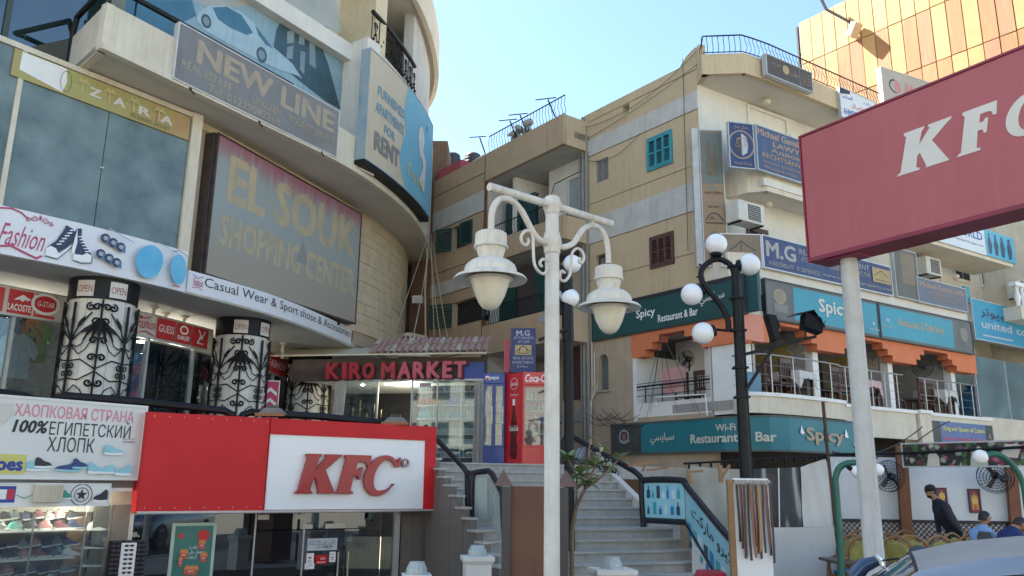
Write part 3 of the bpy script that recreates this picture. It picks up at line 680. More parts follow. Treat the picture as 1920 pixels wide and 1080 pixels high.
o=empty('floodlight',MB.pt(m0+2.2,.3,19.0),'floodlight on a long arm in front of the copper cladding','floodlight',None,MB.rz)
mp_=lambda x,y,d:MB.pt(MB.uz(x,y,d)[0],d,MB.uz(x,y,d)[1]);p1,p2,p3,p4=mp_(1538,-5,.5),mp_(1549,17,.5),mp_(1592,40,.35),mp_(1602,55,.3)
obj('arm',G().tube([p1,p2,p3,p4],.06,5),IRON,o)
obj('lamp_head',G().box(-.2,.2,-.12,.12,-.3,.25).map(lambda v:p4+Matrix.Rotation(.5,3,'Z')@Matrix.Rotation(.6,3,'X')@v),mat('lamp_housing',(.4,.3,.2),rough=.6),o)

obj('roller_shutter',G().box(-6.2,-5.4,0,.03,4.0,6.2),mat('dark_red_shutter',(.09,.045,.04),(.06,.03,.03),.7,streak=.2),apt,mp=bay)
# ================================================================ LEFT BUILDING (round shopping centre)
LC=CV([(-12.2,8.6),(-9.95,11.0),(-8.32,12.79),(-7.33,13.95),(-6.36,15.44),(-5.35,17.5),(-4.73,19.7),(-4.2,22.3),(-3.93,23.9)])
WC=CV([(-7.15,14.8),(-6.5,16.0),(-5.5,18.4),(-4.6,20.7),(-3.85,23),(-3.52,25),(-3.6,27),(-4.2,29),(-5.6,31)])
SV=CV([(-7.2,12.85),(-6.48,14.0),(-5.2,16.12),(-4.15,17.9),(-3.42,19.7),(-2.9,21.8),(-2.70,24.0),(-2.8,26.4),(-3.4,28.6),(-4.8,30.8)])
SHF=CV([(-11.6,11.0),(-9.13,14.3),(-7.8,16.3),(-7.0,18.4),(-6.6,20.5),(-6.4,23),(-6.4,25)])
GL=PL((-8.5,12.75),36.5)
mall=empty('shopping_centre',(-7,18,2.2),'cream round fronted shopping centre with curved balconies and faded signs','building')
STONE=mat('sandstone',(.66,.55,.38),(.55,.44,.28),.95,scale=2.5,bump=.7,bscale=18,streak=.2,dirt=(.3,.2,.1))
STONE2=mat('sandstone_pale',(.66,.56,.40),(.56,.46,.31),.95,scale=2.5,bump=.7,bscale=18,streak=.15,dirt=(.35,.25,.15))

P=[KFp for KFp in((-14,7.6),(-6.7,12.9),(-5.5,13.2),(-1.45,15.35),(-2.2,17.6),(2.0,19.2),(3.4,20.5),(3.4,30),(-16,30))]
struct('terrace',G().prism(P,2.0,2.2,ax='z'),TERR)
def loop(cv,u0,u1,n=40,d=0):return[tuple(cv.pt(u0+(u1-u0)*i/n,d,0).xy)for i in range(n+1)]
obj('terrace_soffit',G().prism(loop(LC,0,LC.L,50,-.05)+[(-14,27),(-18,12)],5.3,5.36,ax='z'),mat('grey_soffit',(.42,.41,.39),(.36,.35,.33),.9,scale=.8),mall)
obj('ledge',G().grid(0,LC.L,-.35,0,5.31,5.74,60),WPAINT,mall,mp=LC)
obj('ledge_top',G().prism(loop(LC,0,LC.L,50,-.36)+[(-14,27),(-18,12)],5.62,5.7,ax='z'),CREAM,mall)

obj('drum_backing',G().grid(0,WC.L,-.3,-.02,5.37,9.15,60),mat('mortar',(.42,.34,.24),rough=.95,bump=.4),mall,mp=WC)
us=WC.uz(664,500)[0];row=0;z=5.72;stone_m={}
while z<9.1:
    h=random.choice((.2,.24,.3));h=min(h,9.13-z);u=us-.5-random.random()*.4
    while u<WC.L-4.0:
        L=random.uniform(.4,.85);j=random.uniform(.0,.022)
        g=G().grid(u+.006,u+L-.006,-.03,.012+j,z+.005,z+h-.006,2);obj('stone',g,STONE if random.random()<.6 else STONE2,mall,mp=WC);u+=L
    row+=1;z+=h

u0=WC.uz(372,400)[0]
for k in range(13):
    z=5.75+k*.26;obj('stone',G().grid(.02,.75,-.03,.03+random.uniform(0,.02),z+.006,z+.25,2),STONE2 if k%2 else STONE,mall,mp=WC)
for k in range(11):a=.76+k*.6;obj('stone',G().grid(a,a+.59,-.03,.02,8.93,9.14,2),STONE,mall,mp=WC)

end=at_z(103,110,9.85)
poly=loop(SV,0,SV.L,60)
obj('balcony_slab',G().prism(poly+[(-9,30),(-11,17),(end.x,end.y)],9.08,9.2,ax='z'),SOFF,mall)
obj('balcony_parapet',G().grid(0,SV.uz(690,200)[0],-.16,0,9.06,9.95,30),CREAM,mall,mp=SV)
uP=SV.uz(690,200)[0]
obj('balcony_parapet',G().grid(uP-.02,SV.L,-.16,-.005,9.1,12.72,50),CREAM,mall,mp=SV)
obj('slab_edge_band',G().grid(0.02,SV.L-.1,-.1,.04,9.05,9.17,60),CREAM,mall,mp=SV)
c=SV.pt(0,0,0);e=V((end.x,end.y,0));t=(e-c).normalized();nn=V((t.y,-t.x,0))
obj('balcony_end_wall',G().prism([tuple(p.xy)for p in(c+t*.003,e,e+nn*.14,c+nn*.14+t*.003)],9.06,9.948,ax='z'),CREAM,mall)

obj('shopfront_head',G().box(-9,3.5,-3.5,.02,8.95,9.05),CREAM,mall,mp=GL)

ju=GL.uz(352,330)[0]
obj('window_jamb',G().box(ju-.05,ju+.17,-.25,.06,5.7,9.05),CREAM,mall,mp=GL)
mull=[GL.uz(x,300)[0]for x in(14,193)]
TOLD=glass('dusty_display_glass',(.40,.50,.56),.0,body=.62,bodycol=(.235,.30,.285),dirt=.24,rough=.25)
o=empty('display_window',GL.pt(-2,0,6.1),'large dusty blue grey display window over the fashion banner','window',None,GL.rz)
ed=[-7,mull[0],mull[1],ju-.05]
for a,b in zip(ed,ed[1:]):obj('pane',G().box(a+.008,b-.008,-.02,-.005,6.1,8.93),TOLD,o,mp=GL)
for a in(mull[0],):obj('mullion',G().box(a-.05,a+.03,-.04,.03,5.8,8.94),CREAM,o,mp=GL)
obj('clip',G().box(mull[1]-.04,mull[1]+.04,-.004,.02,7.3,7.33),ALU,o,mp=GL)
obj('back_room',G().box(-7,ju-.1,-1.9,-1.8,6,9),mat('dim_blue_room',(.13,.17,.19),(.05,.07,.09),.9,scale=.9),o,mp=GL)
obj('pale_reflection_column',G().lathe([(.38,0),(.38,3)],14,(GL.uz(195,300)[0]-.1,-.9,6)),mat('reflection_pale',(.75,.77,.77),rough=.8),o,mp=GL,smooth=True)  # column added to imitate the pale upright reflection in the glass

UPW=PL(SV.pt(0,-1.0,0).xy,32)
PB=mat('film_blue',(.07,.20,.28),(.03,.10,.17),.35,scale=1.8,contrast=1,streak=.4);PBL=mat('film_pale',(.34,.45,.49),(.14,.25,.32),.35,scale=1.1,contrast=1,streak=.4)
PDK=mat('film_dark',(.03,.06,.08),(.05,.10,.13),.35,scale=2);PGR=mat('film_grey',(.25,.30,.32),(.16,.2,.23),.4,scale=1.4)
xr=UPW.uz(642,150)[0];xl=UPW.uz(236,30)[0]
o=empty('picture_window',UPW.pt((xl+xr)/2,0,9.95),'upper window covered with a faded blue print of a white car by an arched doorway','window',None,UPW.rz)
obj('printed_film',G().box(xl,xr,-.05,0,9.6,12.6),PBL,o,mp=UPW)
W_,H0,H1=xr-xl,9.95,12.4
def fp(x,y):a,z=UPW.uz(x,y);return(a,z)
def film(pts,m,d=.004,nm='printed_shape'):return obj(nm,G().prism([fp(*p)for p in pts],d-.002,d),m,o,mp=UPW)
film([(236,0),(360,0),(368,30),(335,45),(330,75),(236,42)],PB)
film([(360,0),(630,0),(640,60),(600,45),(540,20),(470,10),(400,18)],mat('film_sand',(.40,.40,.36),(.28,.30,.29),.4,scale=1.5),.003)
arch=[(515,115),(513,85),(518,55),(530,35),(545,27),(562,30),(580,45),(592,62),(602,85),(615,120),(638,205),(610,190)]
film(arch,PDK,.006)
for q in([(538,60),(552,55),(550,80),(538,82)],[(562,48),(572,55),(570,85),(560,82)],[(538,88),(550,86),(548,110),(537,110)],[(580,75),(590,85),(592,130),(580,120)],[(563,95),(572,98),(570,140),(562,130)]):film(q,PGR,.008)
body=[(368,38),(372,22),(390,12),(420,10),(450,22),(478,45),(495,75),(520,95),(548,120),(566,148),(558,142),(520,130),(470,105),(420,78),(385,58)]
film(body,mat('film_car_white',(.42,.52,.56),(.26,.38,.44),.35,scale=1.6,contrast=1,streak=.35),.010)
film([(398,14),(425,13),(452,28),(474,62),(462,66),(430,52),(408,36)],PB,.012)
film([(478,48),(492,66),(512,92),(498,84),(484,66)],PB,.012)
for cx,cy,r_ in((386,40,.16),(490,103,.19)):
    a,z=fp(cx,cy);obj('printed_wheel',G().prism([(a+r_*.8*math.cos(i*PI/8),z+r_*math.sin(i*PI/8))for i in range(16)],.012,.014),PDK,o,mp=UPW)
    obj('printed_hub',G().prism([(a+r_*.5*math.cos(i*PI/8),z+r_*.62*math.sin(i*PI/8))for i in range(16)],.014,.016),PGR,o,mp=UPW)
obj('window_head',G().box(xl-1,xr+.1,-.3,.25,12.3,12.75),WHT,mall,mp=UPW)
obj('pier',G().box(xr,xr+.5,-.5,.8,9.2,12.8),WHT,mall,mp=UPW)

o=empty('dark_glazing',UPW.pt(-3,-.6,9.1),'dark green tinted upper windows above the lime banner','window',None,UPW.rz)
dg=glass('dark_tint_glass',(.10,.16,.16),.14,body=.3,bodycol=(.03,.07,.06),dirt=.15)
for k in range(4):obj('pane',G().box(xl-1.75*(k+1)+.05,xl-1.75*k-.04,-.72,-.70,9.1,12.6),dg,o,mp=UPW)
for k in range(4):obj('mullion',G().box(xl-1.75*k-.04,xl-1.75*k+.05,-.75,-.66,9.1,12.6),mat('green_metal',(.05,.07,.05),rough=.5),o,mp=UPW)
obj('room_backing',G().box(xl-8,xl,-2.2,-2.1,9.1,12.6),mat('dim_blue',(.03,.06,.11),(.02,.03,.04),.8,scale=.6),o,mp=UPW)

def rail_thing(label,P,r=.055,m=BLK,name='handrail',group=None,n=8,**k):return single(name,G().tube(P,r,n),m,label,'handrail',group,**k)
rail_thing('black tube handrail curving along the balcony under the car picture',[SV.pt(u,-.12,10.38)for u in[.25+i*.42 for i in range(11)]]+[SV.pt(4.5,-.12,10.2),SV.pt(4.52,-.12,9.97)])
rail_thing('black tube handrail turning down at the balcony end wall',[SV.pt(.2,-.12,10.38)]+[c+t*k+V((0,0,10.33))for k in(.2,.9,1.6)]+[c+t*1.75+V((0,0,10.0)),c+t*1.76+V((0,0,9.3))])
rail_thing('black tube handrail with rounded corner above the torn lime banner',[at_y(-40,12,13.6),at_y(0,28,13.7),at_y(70,48,13.9),at_y(100,58,14.0),at_y(113,72,14.05),at_y(112,112,14.05)],.06)

for k in range(4):
    single('rail_post',G().bar(SV.pt(.6+k*1.1,-.12,9.95),SV.pt(.6+k*1.1,-.12,10.36),.025),BLK,'short black post carrying the handrail over the grey sign','post','short posts of the upper handrail')

obj('upper_wall',G().grid(uP,SV.L-1.5,-1.6,-1.4,12.6,16,40),WHT,mall,mp=SV)
obj('upper_pier',G().box(xr+.5,xr+.95,-1.0,.55,12.6,16.0),STONE2,mall,mp=UPW)
obj('upper_slab',G().prism(loop(SV,-.0,SV.L,60,.05)+[(-9,30),(-11,17)],15.6,16.0,ax='z'),SOFF,mall)
obj('upper_slab_edge',G().grid(0,SV.L,-.05,.1,15.5,16.7,60),CREAM,mall,mp=SV)
obj('tower_wall',G().grid(0,SV.L-.3,-1.2,-1.0,16,27,40),CREAM,mall,mp=SV)  # tower parts: unseen upper storeys, raised to shade the street and right block
obj('tower_mass',G().prism([(-30,8),(-9.5,13.2),(-8,30),(-30,40)],9.3,27,ax='z'),CREAM,mall)
obj('tower_roof',G().prism(loop(SV,0,SV.L-.2,30,-1.1)+[(-30,40),(-30,8),(-9.5,12)],26.9,27.2,ax='z'),CONC,mall)
obj('fin_wall',G().grid(SV.uz(803,150,0)[0]-1.4 if SV.uz(803,150,0)else 11,SV.L-1.6,-.5,-.2,12.7,15.6,10),GREYW,mall,mp=SV)
ur0=uP+.1;ur1=SV.uz(782,140)[0]if SV.uz(782,140)else uP+5
rr=empty('balcony_railing',SV.pt((ur0+ur1)/2,-.1,12.72),'black wrought iron scroll railing with thick rail on the top left balcony','railing')
obj('top_rail',G().tube([SV.pt(ur0+(ur1-ur0)*i/20,-.08,13.72)for i in range(21)],.06,8),BLK,rr)
obj('bottom_rail',G().tube([SV.pt(ur0+(ur1-ur0)*i/20,-.08,12.80)for i in range(21)],.02,6),IRON,rr)
u=ur0
while u<ur1-.2:
    for q in([(0,12.8),(.0,13.25),(.0,13.7)],):obj('bar',G().tube([SV.pt(u+a,-.08,b)for a,b in q],.012,4),IRON,rr)
    for sx in(1,-1):
        P=spiral(.2,13.45,.10,.02,PI if sx>0 else 0,1.3*sx,10);obj('scroll',G().tube([SV.pt(u+a,-.08,b)for a,b in P],.012,4),IRON,rr)
    P=[(0,12.85),(.12,13.0),(.2,13.2),(.12,13.42)];obj('scroll',G().tube([SV.pt(u+a,-.08,b)for a,b in P],.012,4),IRON,rr)
    P=[(.4,12.85),(.3,13.0),(.2,13.2),(.3,13.42)];obj('scroll',G().tube([SV.pt(u+a,-.08,b)for a,b in P],.012,4),IRON,rr)
    for(a,b)in((.2,13.15),(.1,12.98),(.3,12.98)):obj('leaf_knot',G().ball(SV.pt(u+a,-.08,b),.045,6,4),IRON,rr)
    u+=.4

RED=mat('sign_red',(.55,.03,.035),(.48,.025,.03),.45,scale=3);REDD=mat('sign_red_faded',(.40,.085,.095),(.37,.075,.085),.6,scale=1.5,streak=.12,dirt=(.3,.1,.1))
FRED=mat('print_red',(.50,.03,.06),rough=.5);FBK=mat('print_black',(.02,.022,.03),rough=.5)
a1=SHF.uz(232,620)[0];a2=SHF.uz(385,680)[0]
sh=empty('fashion_shop_front',SHF.pt(a1,0,2.2),'shopfront behind the white columns with clothes behind glass','shopfront')
obj('shop_backing',G().grid(0,SHF.L,-3.2,-3.1,2.2,5.3,30),mat('shop_dark',(.05,.055,.06),(.03,.03,.035),.8,scale=1),sh,mp=SHF)
u=.3;k=0
while u<SHF.L-1.4:
    obj('pane',G().grid(u,u+1.3,-.02,-.008,2.2,4.56,3),GLS,sh,mp=SHF);obj('mullion',G().box(u+1.3,u+1.36,-.05,.04,2.2,5.1),ALU,sh,mp=SHF);u+=1.36;k+=1
OPW=mat('print_cream',(.62,.58,.52),rough=.6)
x0,x1=SHF.uz(-40,560)[0],SHF.uz(386,680)[0]
it=[]
def brand(cx,w_,items):return[('r',cx-w_/2,cx+w_/2,.04,.96,RED)]+items
f=lambda px:(SHF.uz(px,600)[0]-x0)/(x1-x0)
fw_=lambda a,b:(f(a),f(b))
def blk(a,b):return('r',f(a),f(b),.05,.95,RED)
it=[blk(-40,-6),blk(2,50),blk(54,95),('t','LACOSTE',f(3),f(48),.16,.42,PWHITE,dict(bold=.03)),('p',[(f(12),.55),(f(20),.68),(f(30),.8),(f(38),.72),(f(46),.66),(f(40),.58),(f(34),.62),(f(30),.52),(f(24),.6)],PWHITE),
      ('o',(f(54)+f(95))/2,.58,(.26,.2),.05,PWHITE),('t','G-STAR',f(59),f(92),.47,.68,PWHITE),('t','RAW STORE',f(57),f(94),.14,.26,PWHITE),
      blk(222,246),('t','PP',f(228),f(240),.45,.78,PWHITE),('t','PHILIPP PLEIN',f(223),f(245),.2,.3,PWHITE),
      ('t','Fashion',f(250),f(286),.35,.8,FRED,dict(shear=.5)),('l',[(f(250),.9),(f(262),.78),(f(275),.9)],.02,FRED),('l',[(f(252),.12),(f(268),.25),(f(284),.1)],.02,FRED),
      blk(288,322),('t','GUESS',f(291),f(320),.35,.68,PWHITE),blk(324,352),('o',(f(324)+f(352))/2,.66,(.13,.1),.04,PWHITE),('t','OAKLEY',f(326),f(350),.2,.4,PWHITE,dict(bold=.03)),
      blk(354,384),('t','L',f(363),f(376),.2,.62,PWHITE,dict(shear=.3)),('t','V',f(364),f(379),.4,.85,PWHITE)]
sign('brand_fascia','red and white brand fascia under the grey ceiling behind the columns',SHF,(x0,x1,4.6,5.12),.1,.1,OPW,ALU,it,fw=.02)
x2,x3=SHF.uz(492,680)[0],min(SHF.L-.1,SHF.uz(532,690)[0])
sign('brand_fascia','narrow red strip sign between second and third columns',SHF,(x2,x3,4.55,5.1),.1,.1,RED,ALU,[('t','FASHION',.1,.9,.3,.7,PWHITE)],fw=.02)

TILEW=mat('white_mosaic',(.66,.64,.58),(.58,.56,.50),.5,scale=4,streak=.1)
def column(cx,cy,label,r=.56,opens=()):
    o=empty('round_column',(cx,cy,2.2),label,'column','white columns wrapped in black ironwork')
    face=math.atan2(-cx,-cy)
    def mp_(v):a=face-v[0]/r;rad=r+v[1];return V((cx+rad*math.sin(a),cy+rad*math.cos(a),v[2]))
    obj('shaft',G().lathe([(r,2.2),(r,4.9)],32,(cx,cy,0)),TILEW,o,smooth=True)
    g=G()
    for k in range(16):
        a=k*2*PI/16;g.bar((cx+(r+.001)*math.cos(a),cy+(r+.001)*math.sin(a),2.2),(cx+(r+.001)*math.cos(a),cy+(r+.001)*math.sin(a),4.9),.006)
    obj('tile_joints',g,mat('joint_grey',(.35,.34,.31),rough=.9),o,kind='stuff')
    obj('capital_band',G().lathe([(r+.03,4.9),(r+.04,5.3)],32,(cx,cy,0)),BLK,o,smooth=True)
    for u in opens:
        obj('open_plate',G().grid(u-.14,u+.14,.045,.055,4.93,5.22,4),OPW,o,mp=mp_)
        obj('lettering',text_g('OPEN',u-.12,u+.12,.06,5.0,5.13),mat('print_dull_red',(.3,.06,.05),rough=.6),o,mp=mp_)
    per=2*PI*r/4
    def tb(P,w,nm='iron_scroll',rr=4):obj(nm,G().tube([mp_((a,.05,b))for a,b in P],w*1.35,rr),IRON,o)
    def leafp(x,z,ang,L,w,g):
        ca,sa=math.sin(ang),math.cos(ang)
        pts=[(0,0),(w,L*.35),(w*.8,L*.6),(0,L),(-w*.8,L*.6),(-w,L*.35)]
        g.prism([(x+p*sa+q*ca,z-p*ca+q*sa)for p,q in pts],.045,.058)
    for k in range(-2,2):
        uc=per*(k+.5)*1.0-.0;zc=3.62
        for s in(1,-1):
            Z=lambda dz:zc+s*dz
            tb([(uc,zc),(uc,Z(.55)),(uc,Z(1.2))],.02)
            for sx in(1,-1):
                tb([tuple(p)for p in spiral(uc+sx*.065,Z(.075),.06,.015,0 if sx<0 else PI,1.25*s*sx,12)],.010)
                tb([(uc,Z(.45)),(uc+sx*.16,Z(.27)),(uc+sx*.26,Z(.35)),(uc+sx*.34,Z(.52)),(uc+sx*per*.46,Z(.75))],.009)
                tb([(uc,Z(.45)),(uc+sx*.12,Z(.40)),(uc+sx*.2,Z(.45)),(uc+sx*.26,Z(.6)),(uc+sx*per*.46,Z(.82))],.009)
                tb([(uc,Z(.15)),(uc+sx*.2,Z(.18)),(uc+sx*per*.48,Z(.03))],.009)
                tb([(uc,Z(.5)),(uc+sx*.12,Z(.78)),(uc+sx*.3,Z(1.02))],.011);tb([(uc,Z(.5)),(uc+sx*.18,Z(.68)),(uc+sx*.36,Z(.84))],.011)
                tb([tuple(p)for p in spiral(uc+sx*.27,Z(1.12),.075,.015,PI*.5,1.3*s*sx,12)],.012)
                for dz in(.22,.52,.86,1.12):tb([tuple(p)for p in spiral(uc+sx*(per/2-.075),Z(dz),.07,.015,0 if sx>0 else PI,1.2*s*sx,10)],.013)
            g=G()
            for ang,dx,dz in((0,0,.78),(.45,.09,.72),(-.45,-.09,.72),(.85,.16,.64),(-.85,-.16,.64),(0,0,.3)):leafp(uc+dx,Z(dz),ang if s>0 else PI-ang,.27,.034,g)
            for sx in(1,-1):
                for q in(-.5,-.25,0,.25,.5):leafp(uc+sx*per/2,Z(.95),(q if s<0 else PI-q),.5,.034,g)
            obj('iron_leaves',g,IRON,o,mp=mp_)
        tb([(uc-per/2,2.35),(uc-per/2,4.88)],.016,'iron_stem')
    return o
column(-7.55,14.75,'largest white column wrapped in black iron leaves, left of the KFC sign',opens=(-.30,.22))
column(-6.1,18.3,'middle white column wrapped in black iron leaves above the KFC sign',opens=(-.05,.5))
column(-5.62,22.7,'farthest white ironwork column beside the market sign',opens=())

KF=PL((-5.42,12.42),57)
def kp(px,py,d=-.35):u,z=KF.uz(px,py,d);return KF.pt(u,d,z)
rail_thing('black handrail end over the cotton sign at the far left',[kp(-60,733),kp(0,737),kp(50,744),kp(68,752),kp(74,768)],.065)
rail_thing('long black handrail over the red sign running past two columns',[kp(98,765),kp(102,750),kp(118,742),kp(250,752),kp(420,770),kp(436,778),kp(440,790)],.065)
rail_thing('black handrail on the right above the white sign panel',[kp(452,790),kp(455,778),kp(470,773),kp(600,781),kp(745,795),kp(762,802),kp(766,815)],.065)
for px in(95,260,445,600,755):single('rail_post',G().tube([kp(px,790+px*.02),kp(px,830)],.03,6),BLK,'black post under the long terrace handrail','post','posts of the terrace handrail')
# ================================================================ STAIRS
ST=PL((.70,14.6),70)
GRAN=mat('granite_step',(.46,.45,.41),(.26,.255,.23),.6,scale=5,bump=.25,contrast=1.2,streak=.25,dirt=(.12,.11,.1));GRANT=mat('granite_nosing',(.46,.45,.41),(.35,.34,.31),.5,scale=9)
GRW=mat('granite_wall',(.17,.155,.145),(.12,.11,.10),.45,scale=14,contrast=1.2,streak=.15)
st=empty('staircase',ST.pt(.5,.8,0),'wide speckled granite staircase climbing to the market terrace','stairs',None,ST.rz)
sL,sR=-1.38,2.42
SX=[]
z=1.025
for k in range(8):
    SX.append((.3*k,z-.165*k))
for(d,zz)in SX:
    obj('riser',G().box(sL,sR,d-.34,d-.03,zz-.165,zz-.035),GRAN,st,mp=ST)
    obj('tread',G().box(sL,sR+.01,d-.36 if d else-.9,d,zz-.033,zz),GRANT,st,mp=ST)
for k in range(1,8):
    d=-.9-.3*(k-1);zz=z+.165*k
    obj('riser',G().box(sL-.0,sR,d-.34,d-.03,zz-.165,zz-.035),GRAN,st,mp=ST)
    obj('tread',G().box(sL,sR+.01,d-.36,d,zz-.033,zz),GRANT,st,mp=ST)
obj('stair_core',G().box(sL+.01,sR-.01,-3.2,-.95,0,.98).box(sL+.01,sR-.01,-.94,.1,-.5,.85),GRAN,st,mp=ST)
obj('top_landing',G().box(sL,sR+2.5,-5.5,-3.02,1.9,2.182),GRANT,st,mp=ST)
obj('right_cheek',G().prism([(-.0,.2),(-3.1,.2),(-3.1,2.3),(-1.0,1.35),(.0,1.2)],sR+.011,sR+.15,ax='x').map(lambda v:(v[0],v[1],v[2])),WHT,st,mp=lambda v:ST.pt(v[0],v[1],v[2]))

GW=PL((-1.5,15.3),151.5)
gw=empty('granite_wall',GW.pt(1,0,-1),'dark granite panelled wall stepping down beside the stairs','wall',None,GW.rz)
tops=[2.18,2.0,1.86,1.72,1.55,1.36,1.2,1.02,.86,.7,.55]
for k,tz in enumerate(tops):obj('granite_panel',G().box(k*.26+.004,k*.26+.256,-.12,random.uniform(-.004,.004),-1.05,tz),GRW,gw,mp=GW);
for k,tz in enumerate(tops):obj('coping',G().box(k*.26-.03,k*.26+.262,-.16,.03,tz,tz+.035),GRANT,gw,mp=GW)
# ================================================================ KFC FRONT
kw=empty('granite_shop_wall',KF.pt(4.5,-.4,-1.05),'grey granite cladding right of the glass doors below the red sign','wall',None,KF.rz)
uA=KF.uz(752,1000,-.4)[0]
for k in range(5):
    a=uA+k*.22
    if a<5.05:obj('granite_panel',G().box(a+.003,min(a+.217,5.1),-.5,-.4+random.uniform(-.004,.004),-1.05,2.1),GRW,kw,mp=KF)
kw2=empty('granite_shop_wall',KF.pt(-.2,-.4,-1.05),'narrow grey granite pier between the shoe shop and the glass doors','wall',None,KF.rz)
obj('granite_panel',G().box(-.55,-.3,-.5,-.4,-1.05,1.4),GRW,kw2,mp=KF);obj('granite_panel',G().box(-.296,-.02,-.5,-.398,-1.05,1.4),GRW,kw2,mp=KF)
obj('terrace_front',G().box(-4,5.1,-.62,-.52,1.3,2.2),CONC,mall,mp=KF)
KRED=mat('kfc_red',(.56,.016,.022),(.50,.014,.018),.5,scale=1.5,spec=.3)
def serif_poly():
    K=[(-.02,0),(.02,.05),(.06,.08),(.22,.90),(.18,.94),(.19,1),(.55,1),(.53,.95),(.49,.90),(.42,.60),(.63,.92),(.60,.96),(.61,1),(1.0,1),(.98,.95),(.92,.90),(.64,.60),(.88,.0),(.49,.0),(.50,.05),(.42,.40),(.37,.34),(.33,.08),(.38,.05),(.39,0)]
    Fp=[(-.02,0),(.02,.05),(.07,.08),(.22,.88),(.18,.94),(.19,1),(.82,1),(.78,.70),(.72,.70),(.70,.80),(.63,.82),(.50,.82),(.46,.63),(.54,.63),(.58,.69),(.63,.69),(.57,.36),(.52,.36),(.51,.45),(.42,.46),(.36,.08),(.42,.05),(.43,0)]
    out,inn=[],[]
    for i in range(25):
        a=R(38)+R(262)*i/24;out.append((.42+.40*math.cos(a)+.10*math.sin(a),.48+.54*math.sin(a)))
    for i in range(21):
        a=R(55)+R(228)*i/20;inn.append((.475+.215*math.cos(a)+.09*math.sin(a),.49+.41*math.sin(a)))
    C=[(.86,1.0),(.80,.70),(.74,.70),(.73,.76)]+inn[0:1]+inn[1:]+[(.66,.16),(.74,.26),(.80,.24)]+out[::-1][0:]
    C=[(.84,.70),(.77,.70)]+inn+[(.62,.12),(.70,.27),(.76,.27)]+out[::-1]+[(.80,.92),(.88,.98)]
    return K,Fp,C
def kfc_letters(pl,u0,z0,h,d,thick,m,par,ws=(1.16,1.05,1.05),gap=-.02,fac=None):
    K,Fp,C=serif_poly();xs=(0,.99,1.78)
    for nm,P,x in zip('KFC',(K,Fp,C),xs):
        wd={'K':1.28,'F':1.18,'C':1.22}[nm]
        pts=[(u0+h*(x+p[0]*wd),z0+h*p[1])for p in P]
        obj('letter',G().prism(pts,d,d+thick),m,par,mp=pl,label='raised letter %s'%nm)
kz0,kz1=1.32,2.77;EDGD=mat('seam_dark_red',(.20,.01,.015),rough=.6)
sg=empty('fast_food_sign',KF.pt(2.4,-.45,kz0),'wide red box sign with white panel and raised red KFC letters over the glass doors','sign',None,KF.rz)
obj('sign_box',G().box(-.05,4.85,-.5,-.02,kz0-.03,kz1),KRED,sg,mp=KF)
us_=KF.uz(503,850)[0];wl_,wr_,wb,wt=KF.rect([(504,812),(796,828),(793,957),(496,957)])
obj('red_panel',G().box(-.04,us_-.01,-.02,.0,kz0,kz1-.005),KRED,sg,mp=KF)
obj('panel_frame',G().box(us_,4.85,-.02,.03,wt,kz1-.005).box(wr_,4.85,-.02,.029,kz0,wt-.0005).box(us_,wl_,-.02,.028,kz0,wt-.001),KRED,sg,mp=KF)
for k in range(9):
    for zz in(kz0+.05,kz1-.06):obj('rivet',G().lathe([(.010,0),(.007,.004),(.001,.005)],6).map(lambda v:(.06+k*(us_-.12)/8+v[0],v[2],zz+v[1])),ALU,sg,mp=KF)
obj('white_panel',G().box(wl_,wr_,-.02,.005,kz0+.01,wt),mat('acrylic_white',(.80,.81,.82),(.76,.77,.78),.3,scale=1),sg,mp=KF)
obj('bottom_trim',G().box(-.04,4.84,-.02,.035,kz0-.03,kz0),ALU,sg,mp=KF)
a,b,c_,e_=KF.rect([(562,849),(747,857),(745,925),(542,926)])
kh=e_-c_
sc_=(b-a)/(2.72*kh)
KLET=mat('letter_red',(.30,.008,.014),(.36,.012,.018),.3,scale=3,coat=.15)
K,Fp,C=serif_poly()
W_all=.99*1+.79+.95
def letters(pl,box,d,thick,m,par):
    u0,u1,z0,z1=box;tot=2.68
    for nm,P,x,wd in(('K',K,0,1.12),('F',Fp,.97,1.12),('C',C,1.70,1.12)):
        pts=[(u0+(u1-u0)*(x+p[0]*wd)/tot,z0+(z1-z0)*p[1])for p in P]
        obj('letter',G().prism(pts,d,d+thick),m,par,mp=pl,bevel=.008 if thick>.03 else 0)
letters(KF,(a,b,c_,e_),.03,.07,KLET,sg)
rc=KF.uz(757,868);obj('registered_mark',G().lathe([(.075,0),(.075,.05)],20,(0,0,0)).map(lambda v:(rc[0]+v[0],.03+v[2],rc[1]+v[1])),mat('dark_red',(.2,.02,.03),rough=.3),sg,mp=KF)
obj('lettering',text_g('R',rc[0]-.03,rc[0]+.03,.083,rc[1]-.04,rc[1]+.04,bold=.02),PWHITE,sg,mp=KF)
obj('mark_ring',G().tube([(rc[0]+.062*math.cos(i*PI/8),.083,rc[1]+.062*math.sin(i*PI/8))for i in range(16)],.004,4,closed=True),PWHITE,sg,mp=KF)

